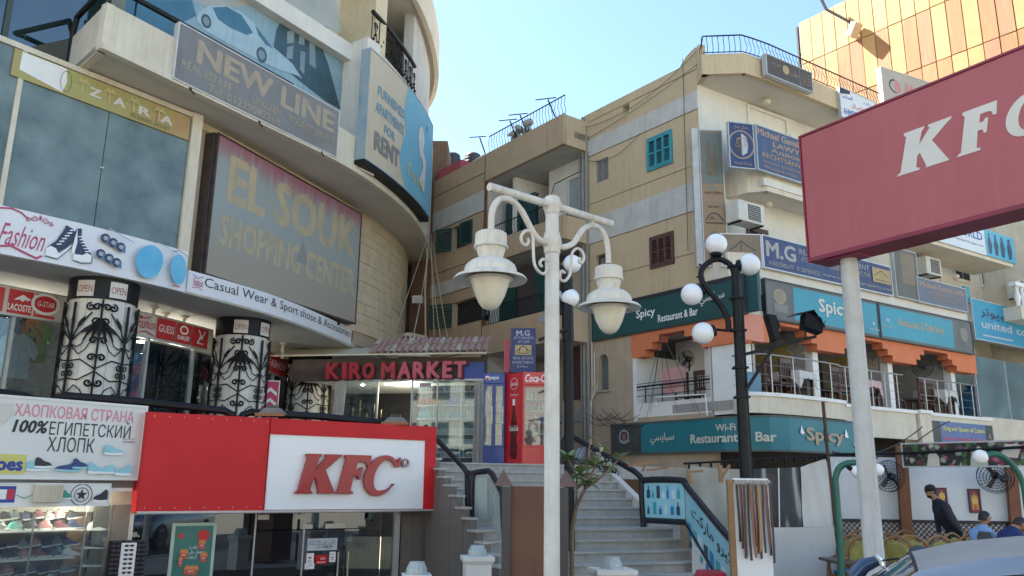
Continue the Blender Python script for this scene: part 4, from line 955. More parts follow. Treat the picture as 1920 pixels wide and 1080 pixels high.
for px,lb in((510,'dusty floodlight on top of the red sign by the third column'),(742,'dusty floodlight on top of the red sign near its right end')):
    p=kp(px,779 if px<600 else 795,-.1);o=empty('floodlight',p,lb,'floodlight','floodlights on the red sign')
    obj('lamp_head',G().add([(-.22,-.13,.0),(.22,-.13,.0),(.22,.13,.02),(-.22,.13,.02),(-.13,-.05,.12),(.13,-.05,.12),(.13,.09,.12),(-.13,.09,.12)],[(0,3,2,1),(4,5,6,7),(0,1,5,4),(1,2,6,5),(2,3,7,6),(3,0,4,7)]).map(lambda v:p+V(v)),mat('dusty_grey_metal',(.22,.2,.17),(.15,.13,.11),.7,scale=8),o,bevel=.01)
    obj('glass_rim',G().box(-.24,.24,-.15,-.13,-.02,.03).map(lambda v:p+V(v)),mat('rusty_rim',(.3,.12,.06),rough=.7),o)
    g=G()
    for k in range(5):g.box(-.09+k*.04,-.08+k*.04,-.02,.08,.12,.17)
    obj('cooling_fins',g.map(lambda v:p+V(v)),mat('dusty_grey_metal',(0,0,0)),o)

dd=empty('glass_doors',KF.pt(2,-.4,-1.05),'dark glass shop doors with white stickers below the red sign','doors',None,KF.rz)
DG=glass('dark_door_glass',(.22,.26,.28),.13,body=.25,bodycol=(.03,.035,.045),dirt=.08,rough=.015)
ds=[KF.uz(x,1000,-.4)[0]for x in(247,478,570,645,715,738)]
for k,(a_,b_)in enumerate(zip(ds,ds[1:])):
    obj('pane',G().box(a_+.008,b_-.008,-.42,-.408,-1.0,.98 if 0<k<4 else 1.26),DG,dd,mp=KF)
obj('pane',G().box(ds[1]+.01,ds[4]-.01,-.42,-.408,1.0,1.26),DG,dd,mp=KF)
obj('frame',G().box(ds[0]-.05,ds[0],-.46,-.38,-1.05,1.3).box(ds[5],ds[5]+.1,-.46,-.36,-1.05,1.3).box(ds[0],ds[5],-.46,-.37,1.26,1.31),ALU,dd,mp=KF)
for u in(ds[1],ds[2]):obj('mullion',G().box(u-.012,u+.012,-.43,-.4,-1.05,1.26),ALU,dd,mp=KF)
for u in(ds[2]+.05,(ds[2]+ds[3])/2+.1,ds[3]-.08):obj('patch_fitting',G().box(u-.09,u+.09,-.43,-.395,1.0,1.08),STEEL,dd,mp=KF)
for u in(ds[3]-.1,ds[3]+.08):obj('door_handle',G().tube([(u,-.34,.05),(u,-.34,.62)],.016,6),STEEL,dd,mp=KF)
for u in(ds[1]+.12,ds[2]-.1):obj('patch_fitting',G().box(u-.09,u+.09,-.43,-.395,1.16,1.24),STEEL,dd,mp=KF)
inn=mat('kfc_inside',(.06,.065,.08),(.03,.03,.04),.7,scale=1)
obj('inner_wall',G().box(-.3,4.6,-3.4,-3.3,-1.05,1.3),inn,dd,mp=KF)
for k in range(5):obj('inner_counter',G().box(.4+k*.8,1.0+k*.8,-2.2,-1.9,-1.05,-.3+.15*(k%2)),mat('inner_grey',(.12,.12,.13),rough=.6),dd,mp=KF)
def sticker(px0,py0,px1,py1,m,label,items=(),d=-.404):
    r_=KF.box(px0,py0,px1,py1,d);return sign('sticker',label,KF,r_,d,.003,m,m,items,fw=.004,cat='sticker')
STK=mat('sticker_pale',(.50,.56,.60),rough=.5);STD=mat('print_slate',(.06,.07,.09),rough=.5)
sticker(577,1010,631,1031,STK,'long pale door sticker with delivery phone number',[('t','KFC.ME',.05,.45,.6,.85,STD),('t',arab('اطلب على'),.5,.95,.55,.9,STD),('r',.02,.98,.48,.52,STD),('t','19019',.5,.85,.1,.4,STD,dict(bold=.02)),('t',arab('رقم'),.3,.46,.08,.42,STD)])
sticker(592,1041,612,1057,KRED,'small red square sticker on the door',[('t','KFC',.45,.9,.45,.75,PWHITE),('r',.1,.9,.12,.2,PWHITE)])
sticker(575,1038,587,1057,PWHITE,'small white sticker left of the red one',[('r',.3,.7,.5,.7,RED),('t','PULL',.15,.85,.15,.35,STD)])
sticker(618,1035,628,1053,PWHITE,'small white sticker right of the red one',[('t','OPEN',.1,.9,.7,.85,STD),('r',.3,.7,.35,.5,STD),('r',.2,.8,.15,.22,RED)])
sticker(572,1057,588,1066,PWHITE,'little white arrow sticker at the bottom of the door',[('l',[(.1,.2),(.8,.8)],.006,STD)])
r_=KF.box(318,981,400,1110,-.39)
PGN=mat('poster_green',(.05,.19,.16),(.035,.15,.13),.3,scale=2);GFR=mat('pale_green_frame',(.38,.50,.44),rough=.4)
it=[('t',arab('بحب'),.42,.62,.62,.68,PWHITE),('t',arab('بنعمل على'),.38,.82,.55,.61,PWHITE),('t',arab('كيفك'),.38,.62,.47,.53,PWHITE),('c',.75,.84,.09,RED),('c',.17,.84,.04,RED)]
for cx,cy,w_ in((.28,.56,.2),(.8,.5,.18),(.72,.7,.18),(.5,.3,.36),(.2,.44,.1)):
    it+=[('p',[(cx-w_*.5,cy-.06),(cx+w_*.4,cy-.08),(cx+w_*.55,cy+.04),(cx-w_*.55,cy+.05)],mat('poster_red',(.50,.09,.06),rough=.4)),('p',[(cx-w_*.55,cy+.02),(cx+w_*.55,cy+.01),(cx+w_*.45,cy+.07),(cx-w_*.4,cy+.075)],mat('poster_orange',(.6,.22,.07),rough=.4)),('t','KFC',cx-w_*.2,cx+w_*.2,cy-.03,cy+.0,PWHITE)]
sign('poster','green framed poster of red meal buckets standing inside the glass',KF,r_,-.39,.02,PGN,GFR,it,cat='poster',fw=.04)
# ================================================================ COTTON SIGN AND SHOE SHOP
XP=PL((-6.85,11),40);x0=XP.uz(-90,800)[0];x1_=XP.rect([(0,740),(275,762),(262,904),(0,893)])
ff=lambda px:(XP.uz(px,820)[0]-x0)/(x1_[1]-x0)
PKX=mat('letters_pink',(.66,.28,.33),rough=.5);BLUEX=mat('letters_blue',(.03,.05,.30),rough=.5);YELX=mat('label_yellow',(.62,.58,.16),rough=.5)
SHO=[mat('shoe_print_teal',(.22,.50,.56),(.35,.62,.68),.5,scale=8),mat('shoe_print_navy',(.02,.035,.14),(.05,.08,.25),.5,scale=8),mat('shoe_print_black',(.03,.03,.04),rough=.5)]
def shoe_shape(x,y,s,m,flip=1,sole=None):
    P=[(0,.1),(0,.5),(.12,.62),(.3,.55),(.5,.4),(.85,.3),(1,.18),(.98,.05),(.5,.0)]
    o=[('p',[(x+s[0]*(p if flip>0 else 1-p),y+s[1]*q)for p,q in P],m)]
    o.append(('p',[(x+s[0]*(p if flip>0 else 1-p),y+s[1]*q)for p,q in((0,-.02),(0,.1),(.5,.08),(.98,.12),(1,0),(.5,-.06))],sole or PWHITE));return o
it=[('t','ХАОПКОВАЯ СТРАНА',ff(17),ff(250),.77,.94,PKX,dict(bold=.03)),('t','100%',ff(18),ff(87),.56,.73,FBK,dict(bold=.04,shear=.2)),('t','ЕГИПЕТСКИЙ',ff(90),ff(246),.55,.78,FBK),
      ('t','ХЛОПК',ff(90),ff(180),.33,.53,FBK),('r',ff(-80),ff(53),.03,.28,YELX),('t','Shoes',ff(-40),ff(49),.07,.25,BLUEX,dict(bold=.05)),('t',arab('دقى للاصلان'),ff(232),ff(256),.53,.56,FBK),('t','0109-0249519',ff(232),ff(256),.49,.515,FBK),
      ('p',[(ff(-30),.7),(ff(-10),.92),(ff(10),.93),(ff(14),.83),(ff(6),.72),(ff(-4),.66)],OPW)]
it+=shoe_shape(ff(55),.08,(ff(100)-ff(55),.2),SHO[0])+shoe_shape(ff(70),.12,(ff(103)-ff(70),.22),SHO[2])+shoe_shape(ff(110),.08,(ff(158)-ff(110),.22),SHO[1],-1,SHO[0])+shoe_shape(ff(142),.12,(ff(170)-ff(142),.22),SHO[1],1,SHO[0])
it+=shoe_shape(ff(172),.06,(ff(200)-ff(172),.25),SHO[0])+shoe_shape(ff(188),.06,(ff(222)-ff(188),.2),SHO[0],-1)+shoe_shape(ff(198),.32,(ff(235)-ff(198),.22),SHO[0])+shoe_shape(ff(222),.04,(ff(254)-ff(222),.24),SHO[0],-1)
sign('cotton_sign','white lightbox sign with pink and black Russian words and printed trainers',XP,(x0,x1_[1],x1_[2],x1_[3]),0,.22,mat('lightbox_white',(.70,.70,.67),(.64,.64,.61),.35,scale=1),WPAINT,it)
SH=PL((-5.82,12.2),42)
r1=SH.rect([(0,905),(205,908),(205,950),(0,948)]);x0=SH.uz(-90,930)[0]
ff=lambda px:(SH.uz(px,928)[0]-x0)/(r1[1]-x0)
it=[('r',ff(-5),ff(28),.15,.9,BLUEX),('r',ff(-5),ff(11),.3,.75,PWHITE),('r',ff(11),ff(26),.3,.75,FRED),('o',ff(153),.5,.15,.012,FBK),('o',ff(153),.5,.1,.01,FBK),
      ('p',[(ff(153)+(.042 if k%2==0 else .017)*math.sin(k*PI/5)*1.0,.5+(.3 if k%2==0 else .12)*math.cos(k*PI/5))for k in range(10)],FBK),('l',[(ff(30),.5),(ff(45),.35),(ff(66),.55)],.01,mat('print_green',(.06,.3,.2),rough=.5))]
it+=shoe_shape(ff(118),.3,(ff(135)-ff(118),.7),mat('print_green',(0,0,0)))+shoe_shape(ff(175),.15,(ff(202)-ff(175),1.0),FBK,-1)
sign('brand_strip','white strip with black star badge and printed trainers above the shoe shelves',SH,(x0,r1[1],r1[2],r1[3]),0,.1,WPAINT,WPAINT,it,fw=.01)
p=SH.box(66,908,119,942,.12);o=empty('floodlight',SH.pt((p[0]+p[1])/2,.1,p[2]),'cream ribbed floodlight mounted on the white brand strip','floodlight',None,SH.rz)
obj('lamp_head',G().box(p[0],p[1],.03,.12,p[2],p[3]),CREAM,o,mp=SH,bevel=.01);g=G()
for k in range(13):q=p[0]+.02+(p[1]-p[0]-.04)*k/12;g.box(q-.004,q+.004,.12,.13,p[2]+.02,p[3]-.02)
obj('grille',g,CREAM,o,mp=SH)
shp=empty('shoe_shop_front',SH.pt(-1,-.1,-1),'glass front of the shoe shop below the cotton sign','shopfront',None,SH.rz)
e1=SH.uz(160,1000)[0];e2=SH.uz(205,1000)[0]
obj('pane',G().box(-4,e1,-.06,-.05,-1,r1[2]),GLS,shp,mp=SH);obj('pane',G().box(e1+.03,e2,-.06,-.05,-1,r1[2]),GLS,shp,mp=SH)
obj('side_board',G().box(e1+.02,e2,-.75,-.7,-1,r1[2]),mat('light_wood',(.42,.22,.09),(.36,.18,.07),.5,scale=5),shp,mp=SH)
obj('inner_wall',G().box(-5,e2+.3,-1.6,-1.5,-1,2),mat('warm_inner',(.09,.07,.055),(.05,.04,.03),.8),shp,mp=SH)
obj('shop_ceiling',G().box(-5,e2+.3,-1.5,-.1,1.6,1.65),WPAINT,shp,mp=SH)
rk=empty('shoe_rack',SH.pt(-1,-.5,-1),'metal shelf rack full of trainers in the shoe shop window','rack',None,SH.rz)
zs_=[SH.uz(100,y,-.3)[1]for y in(993,1045,1095,1145)]
for zz in zs_:obj('shelf',G().box(-3.5,e1-.03,-.62,-.18,zz-.02,zz),WPAINT,rk,mp=SH)
for px in(-60,60,158):u=SH.uz(px,1000,-.2)[0];obj('upright',G().box(u-.012,u+.012,-.2,-.175,-1,r1[2]-.1),STEEL,rk,mp=SH)

def shoe_geo():
    g=G();secs=[]
    for t,w_,h0,h1 in((0,.03,.01,.07),(.1,.042,0,.11),(.3,.045,0,.115),(.45,.043,0,.085),(.7,.05,0,.055),(.9,.042,.003,.042),(1,.015,.012,.03)):
        secs.append([(t*.27,-w_,h0),(t*.27,-w_*1.02,h0+.022),(t*.27,-w_*.7,h1*.85),(t*.27,0,h1),(t*.27,w_*.7,h1*.85),(t*.27,w_*1.02,h0+.022),(t*.27,w_,h0)])
    n=7
    for s_ in secs:g.v+=[V(p)for p in s_]
    for i in range(len(secs)-1):
        for j in range(n):
            k2=(j+1)%n;g.f.append((i*n+j,i*n+k2,(i+1)*n+k2,(i+1)*n+j));g.m.append(1 if j in(0,5,6)else 0)
    g.f+=[tuple(range(n)),tuple(range((len(secs)-1)*n,len(secs)*n))];g.m+=[0,0]
    g.add([(.05,-.02,.112),(.13,-.02,.1),(.13,.02,.1),(.05,.02,.112),(.05,-.015,.135),(.1,-.015,.122),(.1,.015,.122),(.05,.015,.135)],[(4,5,6,7),(0,1,5,4),(2,3,7,6),(1,2,6,5)],0);return g
SC_=[('black',(.02,.02,.025)),('navy',(.03,.04,.11)),('grey',(.25,.26,.27)),('pink',(.5,.22,.22)),('white',(.6,.6,.58)),('mint',(.15,.5,.42)),('maroon',(.18,.04,.06)),('slate',(.12,.15,.18))]
smesh={}
for nm,c_ in SC_:smesh[nm]=mesh_of('trainer',shoe_geo(),[mat('trainer_'+nm,c_,rough=.7),mat('trainer_sole',(.62,.62,.6),rough=.6)],True)
rown=['top','second','third','lowest']
for r_i,zz in enumerate(zs_):
    for k in range(13):
        nm=SC_[(k*3+r_i*5+k*k)%8][0];s_=bpy.data.objects.new('trainer',smesh[nm]);COL.objects.link(s_);u=e1-.18-k*.19
        for lay in range(1):
            s_.location=SH.pt(u,-.55,zz+.002);s_.rotation_euler=(0,0,SH.rz-PI*.42+random.uniform(-.1,.1));s_['label']='%s trainer on the %s shelf of the shoe rack'%(nm,rown[r_i]);s_['category']='shoe';s_['group']='trainers in the shoe shop window'
for r_i,zz in enumerate(zs_):
    for k in range(13):
        nm=SC_[(k*5+r_i*3+1)%8][0];s_=bpy.data.objects.new('trainer',smesh[nm]);COL.objects.link(s_);u=e1-.14-k*.19
        if r_i in(0,):s_.location=SH.pt(u,-.3,zz+.002)
        else:s_.location=SH.pt(u,-.35,zz+.002)
        s_.rotation_euler=(0,0,SH.rz+PI*.08+random.uniform(-.1,.1));s_['label']='%s trainer at the front of the %s shelf'%(nm,rown[r_i]);s_['category']='shoe';s_['group']='trainers in the shoe shop window'
for r_i,zz in enumerate(zs_):
    for k in range(17):
        nm=('black','slate','navy','maroon','grey','pink')[(k*5+r_i*2)%6];s_=bpy.data.objects.new('trainer',smesh[nm]);COL.objects.link(s_);s_.location=SH.pt(e1-.12-k*.145,-.45,zz+.125+.02*(k%2));s_.rotation_euler=(.05,-.1,SH.rz+PI*.1+random.uniform(-.2,.2));s_.scale=(.95,.95,.95)
        s_['label']='%s trainer stacked second tier on the %s shelf'%(nm,rown[r_i]);s_['category']='shoe';s_['group']='trainers in the shoe shop window'
for k in range(7):
    nm=('white','black','slate')[k%3];s_=bpy.data.objects.new('trainer',smesh[nm]);COL.objects.link(s_);s_.location=SH.pt((e1+e2)/2+.02,-.45,1.05-k*.25);s_.rotation_euler=(0,.1,SH.rz-.4)
    s_['label']='%s trainer on the pegboard at the right end of the shoe shop'%nm;s_['category']='shoe';s_['group']='trainers on the pegboard'
    single('shoe_peg',G().box((e1+e2)/2-.06,(e1+e2)/2+.2,-.6,-.36,1.035-k*.25,1.048-k*.25),WPAINT,'small shelf under a trainer on the wooden side board','shelf','pegboard shelves',mp=SH)

q=KF.pt(KF.uz(243,1050,-.05)[0],-.05,0);o=empty('sunglasses_stand',(q.x,q.y,-1.05),'narrow white stand hung with black sunglasses beside the glass doors','display stand',None,KF.rz)
pp=KF.uz(243,1020,-.05);u=pp[0]
obj('stand_board',G().box(u-.10,u+.10,-.1,-.06,-1.05,KF.uz(243,1018,-.05)[1]),PWHITE,o,mp=KF);obj('stand_back',G().box(u-.26,u+.24,-.2,-.12,-1.05,KF.uz(243,1014,-.05)[1]),BLK,o,mp=KF)
gm=None
for col_ in(-1,0,1):
    for k in range(12):
        z=.9-k*.062
        g=G()
        for sx in(-1,1):g.lathe([(.001,0),(.026,.002),(.026,.008),(.001,.01)],8,(0,0,0)).map(lambda v:v)if False else g.add([(u+col_*.17+sx*.036+.028*math.cos(a*PI/4),-.04,z+.018*math.sin(a*PI/4))for a in range(8)]+[(u+col_*.17+sx*.036+.028*math.cos(a*PI/4),-.048,z+.018*math.sin(a*PI/4))for a in range(8)],[tuple(range(8)),tuple(range(15,7,-1))]+[(a,(a+1)%8,8+(a+1)%8,8+a)for a in range(8)])
        g.box(u+col_*.17-.012,u+col_*.17+.012,-.05,-.04,z+.005,z+.012);g.bar((u+col_*.17-.06,-.045,z+.01),(u+col_*.17-.065,-.1,z+.01),.005);g.bar((u+col_*.17+.06,-.045,z+.01),(u+col_*.17+.065,-.1,z+.01),.005)
        single('sunglasses',g,SHO[2],'black sunglasses hanging on the narrow stand','sunglasses','sunglasses on the stand',mp=KF)
# ================================================================ SIGNS ON THE LEFT BUILDING
NLs=PL(SV.pt(.9,.06,0).xy,31)
OLDG=mat('sunbleached_grey',(.22,.215,.21),(.17,.165,.165),.6,scale=1.2,streak=.35,dirt=(.10,.09,.085),bump=.05)
GOLD=mat('faded_gold_letters',(.40,.33,.24),(.32,.265,.19),.6,scale=4,streak=.3,dirt=(.2,.17,.13))
r_=NLs.rect([(332,42),(636,206),(632,295),(327,150)])
sign('real_estate_sign','long faded grey sign reading NEW LINE under the car picture',NLs,r_,0,.12,OLDG,mat('bare_white_edge',(.62,.60,.56),(.5,.48,.45),.6,scale=5),
     [('t','NEW LINE',.10,.97,.47,.90,GOLD,dict(bold=.035)),('t','REAL ESTATE',.03,.30,.26,.40,GOLD,dict(bold=.012)),('t','LIMOZEN',.42,.60,.26,.40,GOLD,dict(bold=.012)),('t','TOURIST SERVICE',.65,.98,.24,.38,GOLD,dict(bold=.012)),('t','Tel: 01229082268',.17,.60,.05,.20,GOLD,dict(bold=.012))],fw=.02)
for px,py in((362,164),(490,229),(606,288)):single('sign_bracket',G().box(-.01,.01,-.14,.1,-.04,0).map(lambda v,p=SV.pt(SV.uz(px,py)[0],0,9.08):p+V(v)),IRON,['short bracket under the left end of the grey sign','short bracket under the middle of the grey sign','short bracket under the right end of the grey sign'][(362,490,606).index(px)],'bracket','brackets under the grey sign')

ES=PL((-6.33,16.0),21.8)
def grad_mat(name,top,mid,bot):
    m=bpy.data.materials.new(name);m.use_nodes=True;n=m.node_tree.nodes;l=m.node_tree.links;b=n['Principled BSDF'];b.inputs['Roughness'].default_value=.55
    tc=n.new('ShaderNodeTexCoord');sp=n.new('ShaderNodeSeparateXYZ');l.new(tc.outputs['Generated'],sp.inputs[0])
    ns=n.new('ShaderNodeTexNoise');mp=n.new('ShaderNodeMapping');mp.inputs['Scale'].default_value=(9,9,.8);l.new(tc.outputs['Object'],mp.inputs[0]);l.new(mp.outputs[0],ns.inputs['Vector']);ns.inputs['Scale'].default_value=1.2;ns.inputs['Detail'].default_value=6
    ad=n.new('ShaderNodeMath');ad.operation='MULTIPLY_ADD';ad.inputs[1].default_value=.35;l.new(ns.outputs['Fac'],ad.inputs[0]);l.new(sp.outputs['Z'],ad.inputs[2])
    sb=n.new('ShaderNodeMath');sb.operation='SUBTRACT';sb.inputs[1].default_value=.175;l.new(ad.outputs[0],sb.inputs[0])
    r=n.new('ShaderNodeValToRGB');r.color_ramp.elements[0].position=.12;r.color_ramp.elements[0].color=bot+(1,);r.color_ramp.elements[1].position=.97;r.color_ramp.elements[1].color=top+(1,)
    e=r.color_ramp.elements.new(.5);e.color=mid+(1,);e=r.color_ramp.elements.new(.82);e.color=mid+(1,)
    l.new(sb.outputs[0],r.inputs[0]);l.new(r.outputs[0],b.inputs['Base Color']);return m
SOUK=grad_mat('souk_print',(.34,.14,.19),(.30,.335,.33),(.33,.295,.24))
rs=ES.rect([(402,252),(670,400),(660,607),(372,517)])
SG=mat('souk_gold',(.50,.415,.27),(.38,.33,.24),.6,scale=2,streak=.45,dirt=(.22,.2,.17))
o=sign('shopping_centre_sign','huge sun bleached sign reading EL SOUK with pink faded top edge',ES,rs,.12,.32,SOUK,mat('black_rusted_frame',(.03,.03,.035),(.09,.06,.045),.6,scale=5),
         [('t','EL SOUK',.07,.97,.55,.91,SG,dict(bold=.045)),('t','SHOPPING CENTER',.05,.98,.23,.46,SG,dict(bold=.04)),
          ('p',[(.52,.33),(.545,.46),(.555,.5),(.56,.56),(.565,.5),(.58,.45),(.6,.33)],mat('faint_print',(.25,.265,.26),rough=.6))],fw=.035)
obj('sign_side',G().box(rs[0]-.05,rs[0]-.01,-.2,.06,rs[2],rs[3]),mat('black_rusted_frame',(0,0,0)),o,mp=ES)
for k,uu in enumerate((rs[0]+.9,rs[0]+3.2,rs[1]-.6)):obj('support_arm',G().box(uu-.04,uu+.04,-.2,.02,rs[2]-.12,rs[2]-.01),mat('black_rusted_frame',(0,0,0)),o,mp=ES)

ua,ub=LC.uz(349,530)[0],LC.uz(704,660)[0]
f=lambda px:(LC.uz(px,600)[0]-ua)/(ub-ua)
LINEN=mat('banner_white',(.74,.74,.76),(.68,.68,.71),.5,scale=1)
CAS=mat('print_charcoal',(.04,.04,.05),rough=.5);WINE=mat('print_wine',(.42,.05,.13),rough=.5)
it=[('t','Casual Wear & Sport shose & Accessories',f(374),f(655),.28,.88,CAS),('t','Fashion',f(352),f(371),.35,.72,WINE,dict(shear=.4)),('l',[(f(351),.85),(f(360),.74),(f(371),.86)],.012,WINE),('l',[(f(351),.24),(f(362),.32),(f(371),.22)],.012,WINE),
      ('o',f(677),.5,(.14,.09),.03,WINE),('c',f(659),.66,.06,WINE),('c',f(659),.4,.05,WINE),('r',f(665),f(668),.3,.6,WINE),('r',f(670),f(672),.3,.6,WINE),('p',[(f(685),.3),(f(688),.72),(f(691),.3)],WINE),('t','inG',f(693),f(702),.3,.6,WINE)]
sign('fascia_strip','narrow curved white strip reading Casual Wear and Accessories along the ledge',LC,(ua,ub,5.33,5.76),.03,.03,LINEN,LINEN,it,fw=.0)
ua2=.6;ub2=LC.uz(346,500)[0]
f=lambda px:(LC.uz(px,480)[0]-ua2)/(ub2-ua2)
BLG=mat('print_sky_lens',(.02,.30,.56),(.20,.52,.70),.4,scale=1.6,contrast=1)
it=[('t','Fashion',f(-12),f(78),.20,.66,WINE,dict(shear=.45)),('l',[(f(-20),.93),(f(5),.98),(f(25),.93),(f(38),.84)],.03,WINE),('l',[(f(-20),.12),(f(15),.2),(f(45),.1),(f(66),.04),(f(74),.1)],.035,WINE)]
for sx in(-1,1):
    P=spiral(0,0,1,.2,PI/2,sx*1.1,10);it.append(('l',[(f(62)+sx*(.012)+p[0]*.008,.86+p[1]*.06)for p in P],.014,WINE));it.append(('l',[(f(62)+sx*.022+p[0]*.005,.82+p[1]*.05)for p in P],.012,WINE))
it.append(('p',[(f(62)-.003,.9),(f(62),.98),(f(62)+.003,.9),(f(62),.84)],WINE))
NV=mat('print_navy',(.025,.035,.09),rough=.5)
it+=[('p',[(f(83),.22),(f(84),.34),(f(98),.50),(f(110),.78),(f(112),.88),(f(128),.82),(f(130),.72),(f(128),.5),(f(118),.38),(f(105),.25)],NV),('p',[(f(81),.14),(f(81),.28),(f(88),.36),(f(99),.33),(f(106),.22),(f(118),.36),(f(128),.5),(f(118),.26),(f(104),.12)],PWHITE),('l',[(f(81),.12),(f(104),.1),(f(128),.42)],.012,NV),
       ('p',[(f(126),.7),(f(134),.86),(f(142),.88),(f(144),.66),(f(156),.48),(f(166),.36),(f(166),.26),(f(140),.25),(f(130),.42)],NV),('p',[(f(134),.86),(f(130),.5),(f(128),.3),(f(134),.28),(f(137),.55)],PWHITE),('p',[(f(133),.16),(f(133),.28),(f(150),.3),(f(158),.37),(f(166),.33),(f(168),.18),(f(150),.14)],PWHITE),('l',[(f(132),.14),(f(150),.11),(f(168),.16),(f(168),.3)],.012,NV)]
for k in range(6):
    it.append(('l',[(f(100+k*4),.42+k*.07),(f(107+k*4),.44+k*.07)],.02,PWHITE));it.append(('l',[(f(138+k*3),.68-k*.06),(f(145+k*3),.7-k*.06)],.018,PWHITE))
DT=mat('print_slate_blue',(.10,.16,.24),rough=.5)
for cx,cy in((187,.78),(202,.72),(217,.66),(181,.4),(197,.34),(212,.28)):it+=[('c',f(cx),cy,.085,NV),('p',[(f(cx+2),cy-.1),(f(cx+9),cy-.12),(f(cx+9),cy+.03),(f(cx+3),cy+.06)],DT),('c',f(cx),cy,.04,mat('print_grey',(.35,.4,.46),rough=.5))]
it+=[('l',[(f(190),1.0),(f(238),.83)],.02,mat('print_grey',(0,0,0))),('l',[(f(283),.98),(f(322),.86)],.014,mat('print_grey',(0,0,0))),
       ('p',[(f(272)+(f(298)-f(248))/2*(math.cos(a)*(1.0+.04*math.sin(3*a))),.48+.40*math.sin(a+.1))for a in[i*PI/14 for i in range(28)]],BLG),('p',[(f(327)+(f(342)-f(312))/2*math.cos(a),.47+.36*math.sin(a-.08))for a in[i*PI/14 for i in range(28)]],BLG),('l',[(f(312),.86),(f(325),.93),(f(340),.84)],.014,DT),('r',f(318),f(332),.04,.07,WINE)]
sign('fashion_banner','white curved banner with trainers, blue sunglass lenses and the word Fashion',LC,(ua2,ub2,5.30,6.1),.06,.04,LINEN,LINEN,it,fw=.0)

zr=GL.rect([(22,112),(356,236),(352,268),(20,150)],.03)
LIME=mat('lime_banner',(.34,.38,.12),(.42,.24,.11),.5,scale=1.1,contrast=.5,streak=.2)
x0=zr[0];fz=lambda px:(GL.uz(px,190,.03)[0]-zr[0])/(zr[1]-zr[0])
GOLDT=mat('print_palm_gold',(.55,.48,.22),rough=.5);DKT=mat('print_olive',(.08,.10,.03),rough=.5)
it=[('p',[(fz(26),.30),(fz(27),.96),(fz(116),.98),(fz(120),.5),(fz(114),.05)],WPAINT),('o',fz(118),.5,(.1,.2),.01,DKT)]
for ch,px in(('Z',176),('A',224),('R',273),('A',316)):it.append(('t',ch,fz(px-12),fz(px+12),.33,.66,OPW,dict(bold=.04)))
for px in(150,203,250,299):it+=[('r',fz(px-1),fz(px+1),.3,.7,GOLDT)]+[('l',[(fz(px),.68),(fz(px+dx*.5),.82+abs(dx)*.0),(fz(px+dx),.66)],.02,GOLDT)for dx in(-11,-6,6,11)]
it.append(('t','Women Secret',fz(246),fz(322),.06,.26,DKT,dict(shear=.3)))
sign('lime_banner','torn lime and orange banner reading ZARA above the display window',GL,(zr[0],zr[1],8.42,8.92),.03,.02,LIME,LIME,it,fw=.0)

fa,fb=SV.uz(688,200,.28)[0],SV.uz(806,380,.28)
fb=fb[0]if fb else SV.L-3.2
CRM=mat('sign_cream_old',(.56,.47,.34),(.49,.41,.29),.6,scale=1,streak=.3,dirt=(.3,.25,.18));SKB=mat('sign_sky_old',(.13,.36,.48),(.18,.41,.50),.6,scale=1.2,streak=.3,dirt=(.3,.35,.35))
FBL=mat('print_faded_blue',(.14,.30,.38),rough=.6);FGR=mat('print_faded_grey',(.20,.19,.185),rough=.6)
f=lambda px:(SV.uz(px,250,.28)[0]-fa)/(fb-fa)
fb_lim=f(806)if SV.uz(806,250,.28)else 1
it=[('p',[(f(762),1.0),(f(758),.85),(f(756),.7),(f(760),.55),(f(755),.4),(f(750),.25),(f(756),.1),(f(764),0),(1,0),(1,1.0)],SKB),
      ('t','FURNISHED',f(703),f(757),.635,.73,FBL,dict(bold=.03)),('t','APARTMENTS',f(700),f(756),.475,.575,FBL,dict(bold=.03)),('t','FOR',f(719),f(740),.345,.425,FBL,dict(bold=.03)),('t','RENT',f(701),f(750),.13,.30,FGR,dict(bold=.05)),
      ('p',[(f(790)+.11*math.cos(a)*(.6 if math.sin(a)>0 else .45),.62+.16*math.sin(a))for a in[i*PI/12 for i in range(24)]],OPW),('p',[(f(786),.6),(f(800),.5),(f(798),.15),(f(788),.22),(f(795),.4)],OPW),('t','Travel',f(764),f(796),.14,.27,GOLDT,dict(shear=.15)),('c',f(800),.85,.09,FBL)]
SB=mat('old_blue_box',(.20,.32,.40),(.35,.38,.38),.6,scale=3,streak=.4)
o=sign('rental_sign','tall curved sign reading FURNISHED APARTMENTS FOR RENT below the iron railing',SV,(fa,fb,9.35,12.3),.28,.26,CRM,SB,it,fw=.02)
obj('sign_underside',G().grid(fa,fb,-.02,.27,9.25,9.345,16),BLK,o,mp=SV)

for px,py,lb in((289,600,'spiral bulb hanging left of the GUESS sign'),(311,612,'tube bulb hanging over the GUESS sign'),(346,618,'spiral bulb hanging over the OAKLEY sign'),(505,665,'bulb hanging left of the third column'),(531,668,'bulb hanging beside the third column')):
    q=at_z(px,py-25,5.3);o=empty('hanging_bulb',(q.x,q.y,4.95),lb,'bulb','bulbs under the ceiling')
    obj('ceiling_rose',G().lathe([(.09,5.3),(.09,5.27),(.04,5.24),(.03,5.16),(.05,5.14),(.05,5.06)],12,(q.x,q.y,0)),CREAM,o,smooth=True)
    obj('spiral_tube',G().tube([(q.x+.035*math.cos(a*.9),q.y+.035*math.sin(a*.9),5.06-a*.0085)for a in range(22)],.012,5),WPAINT,o)

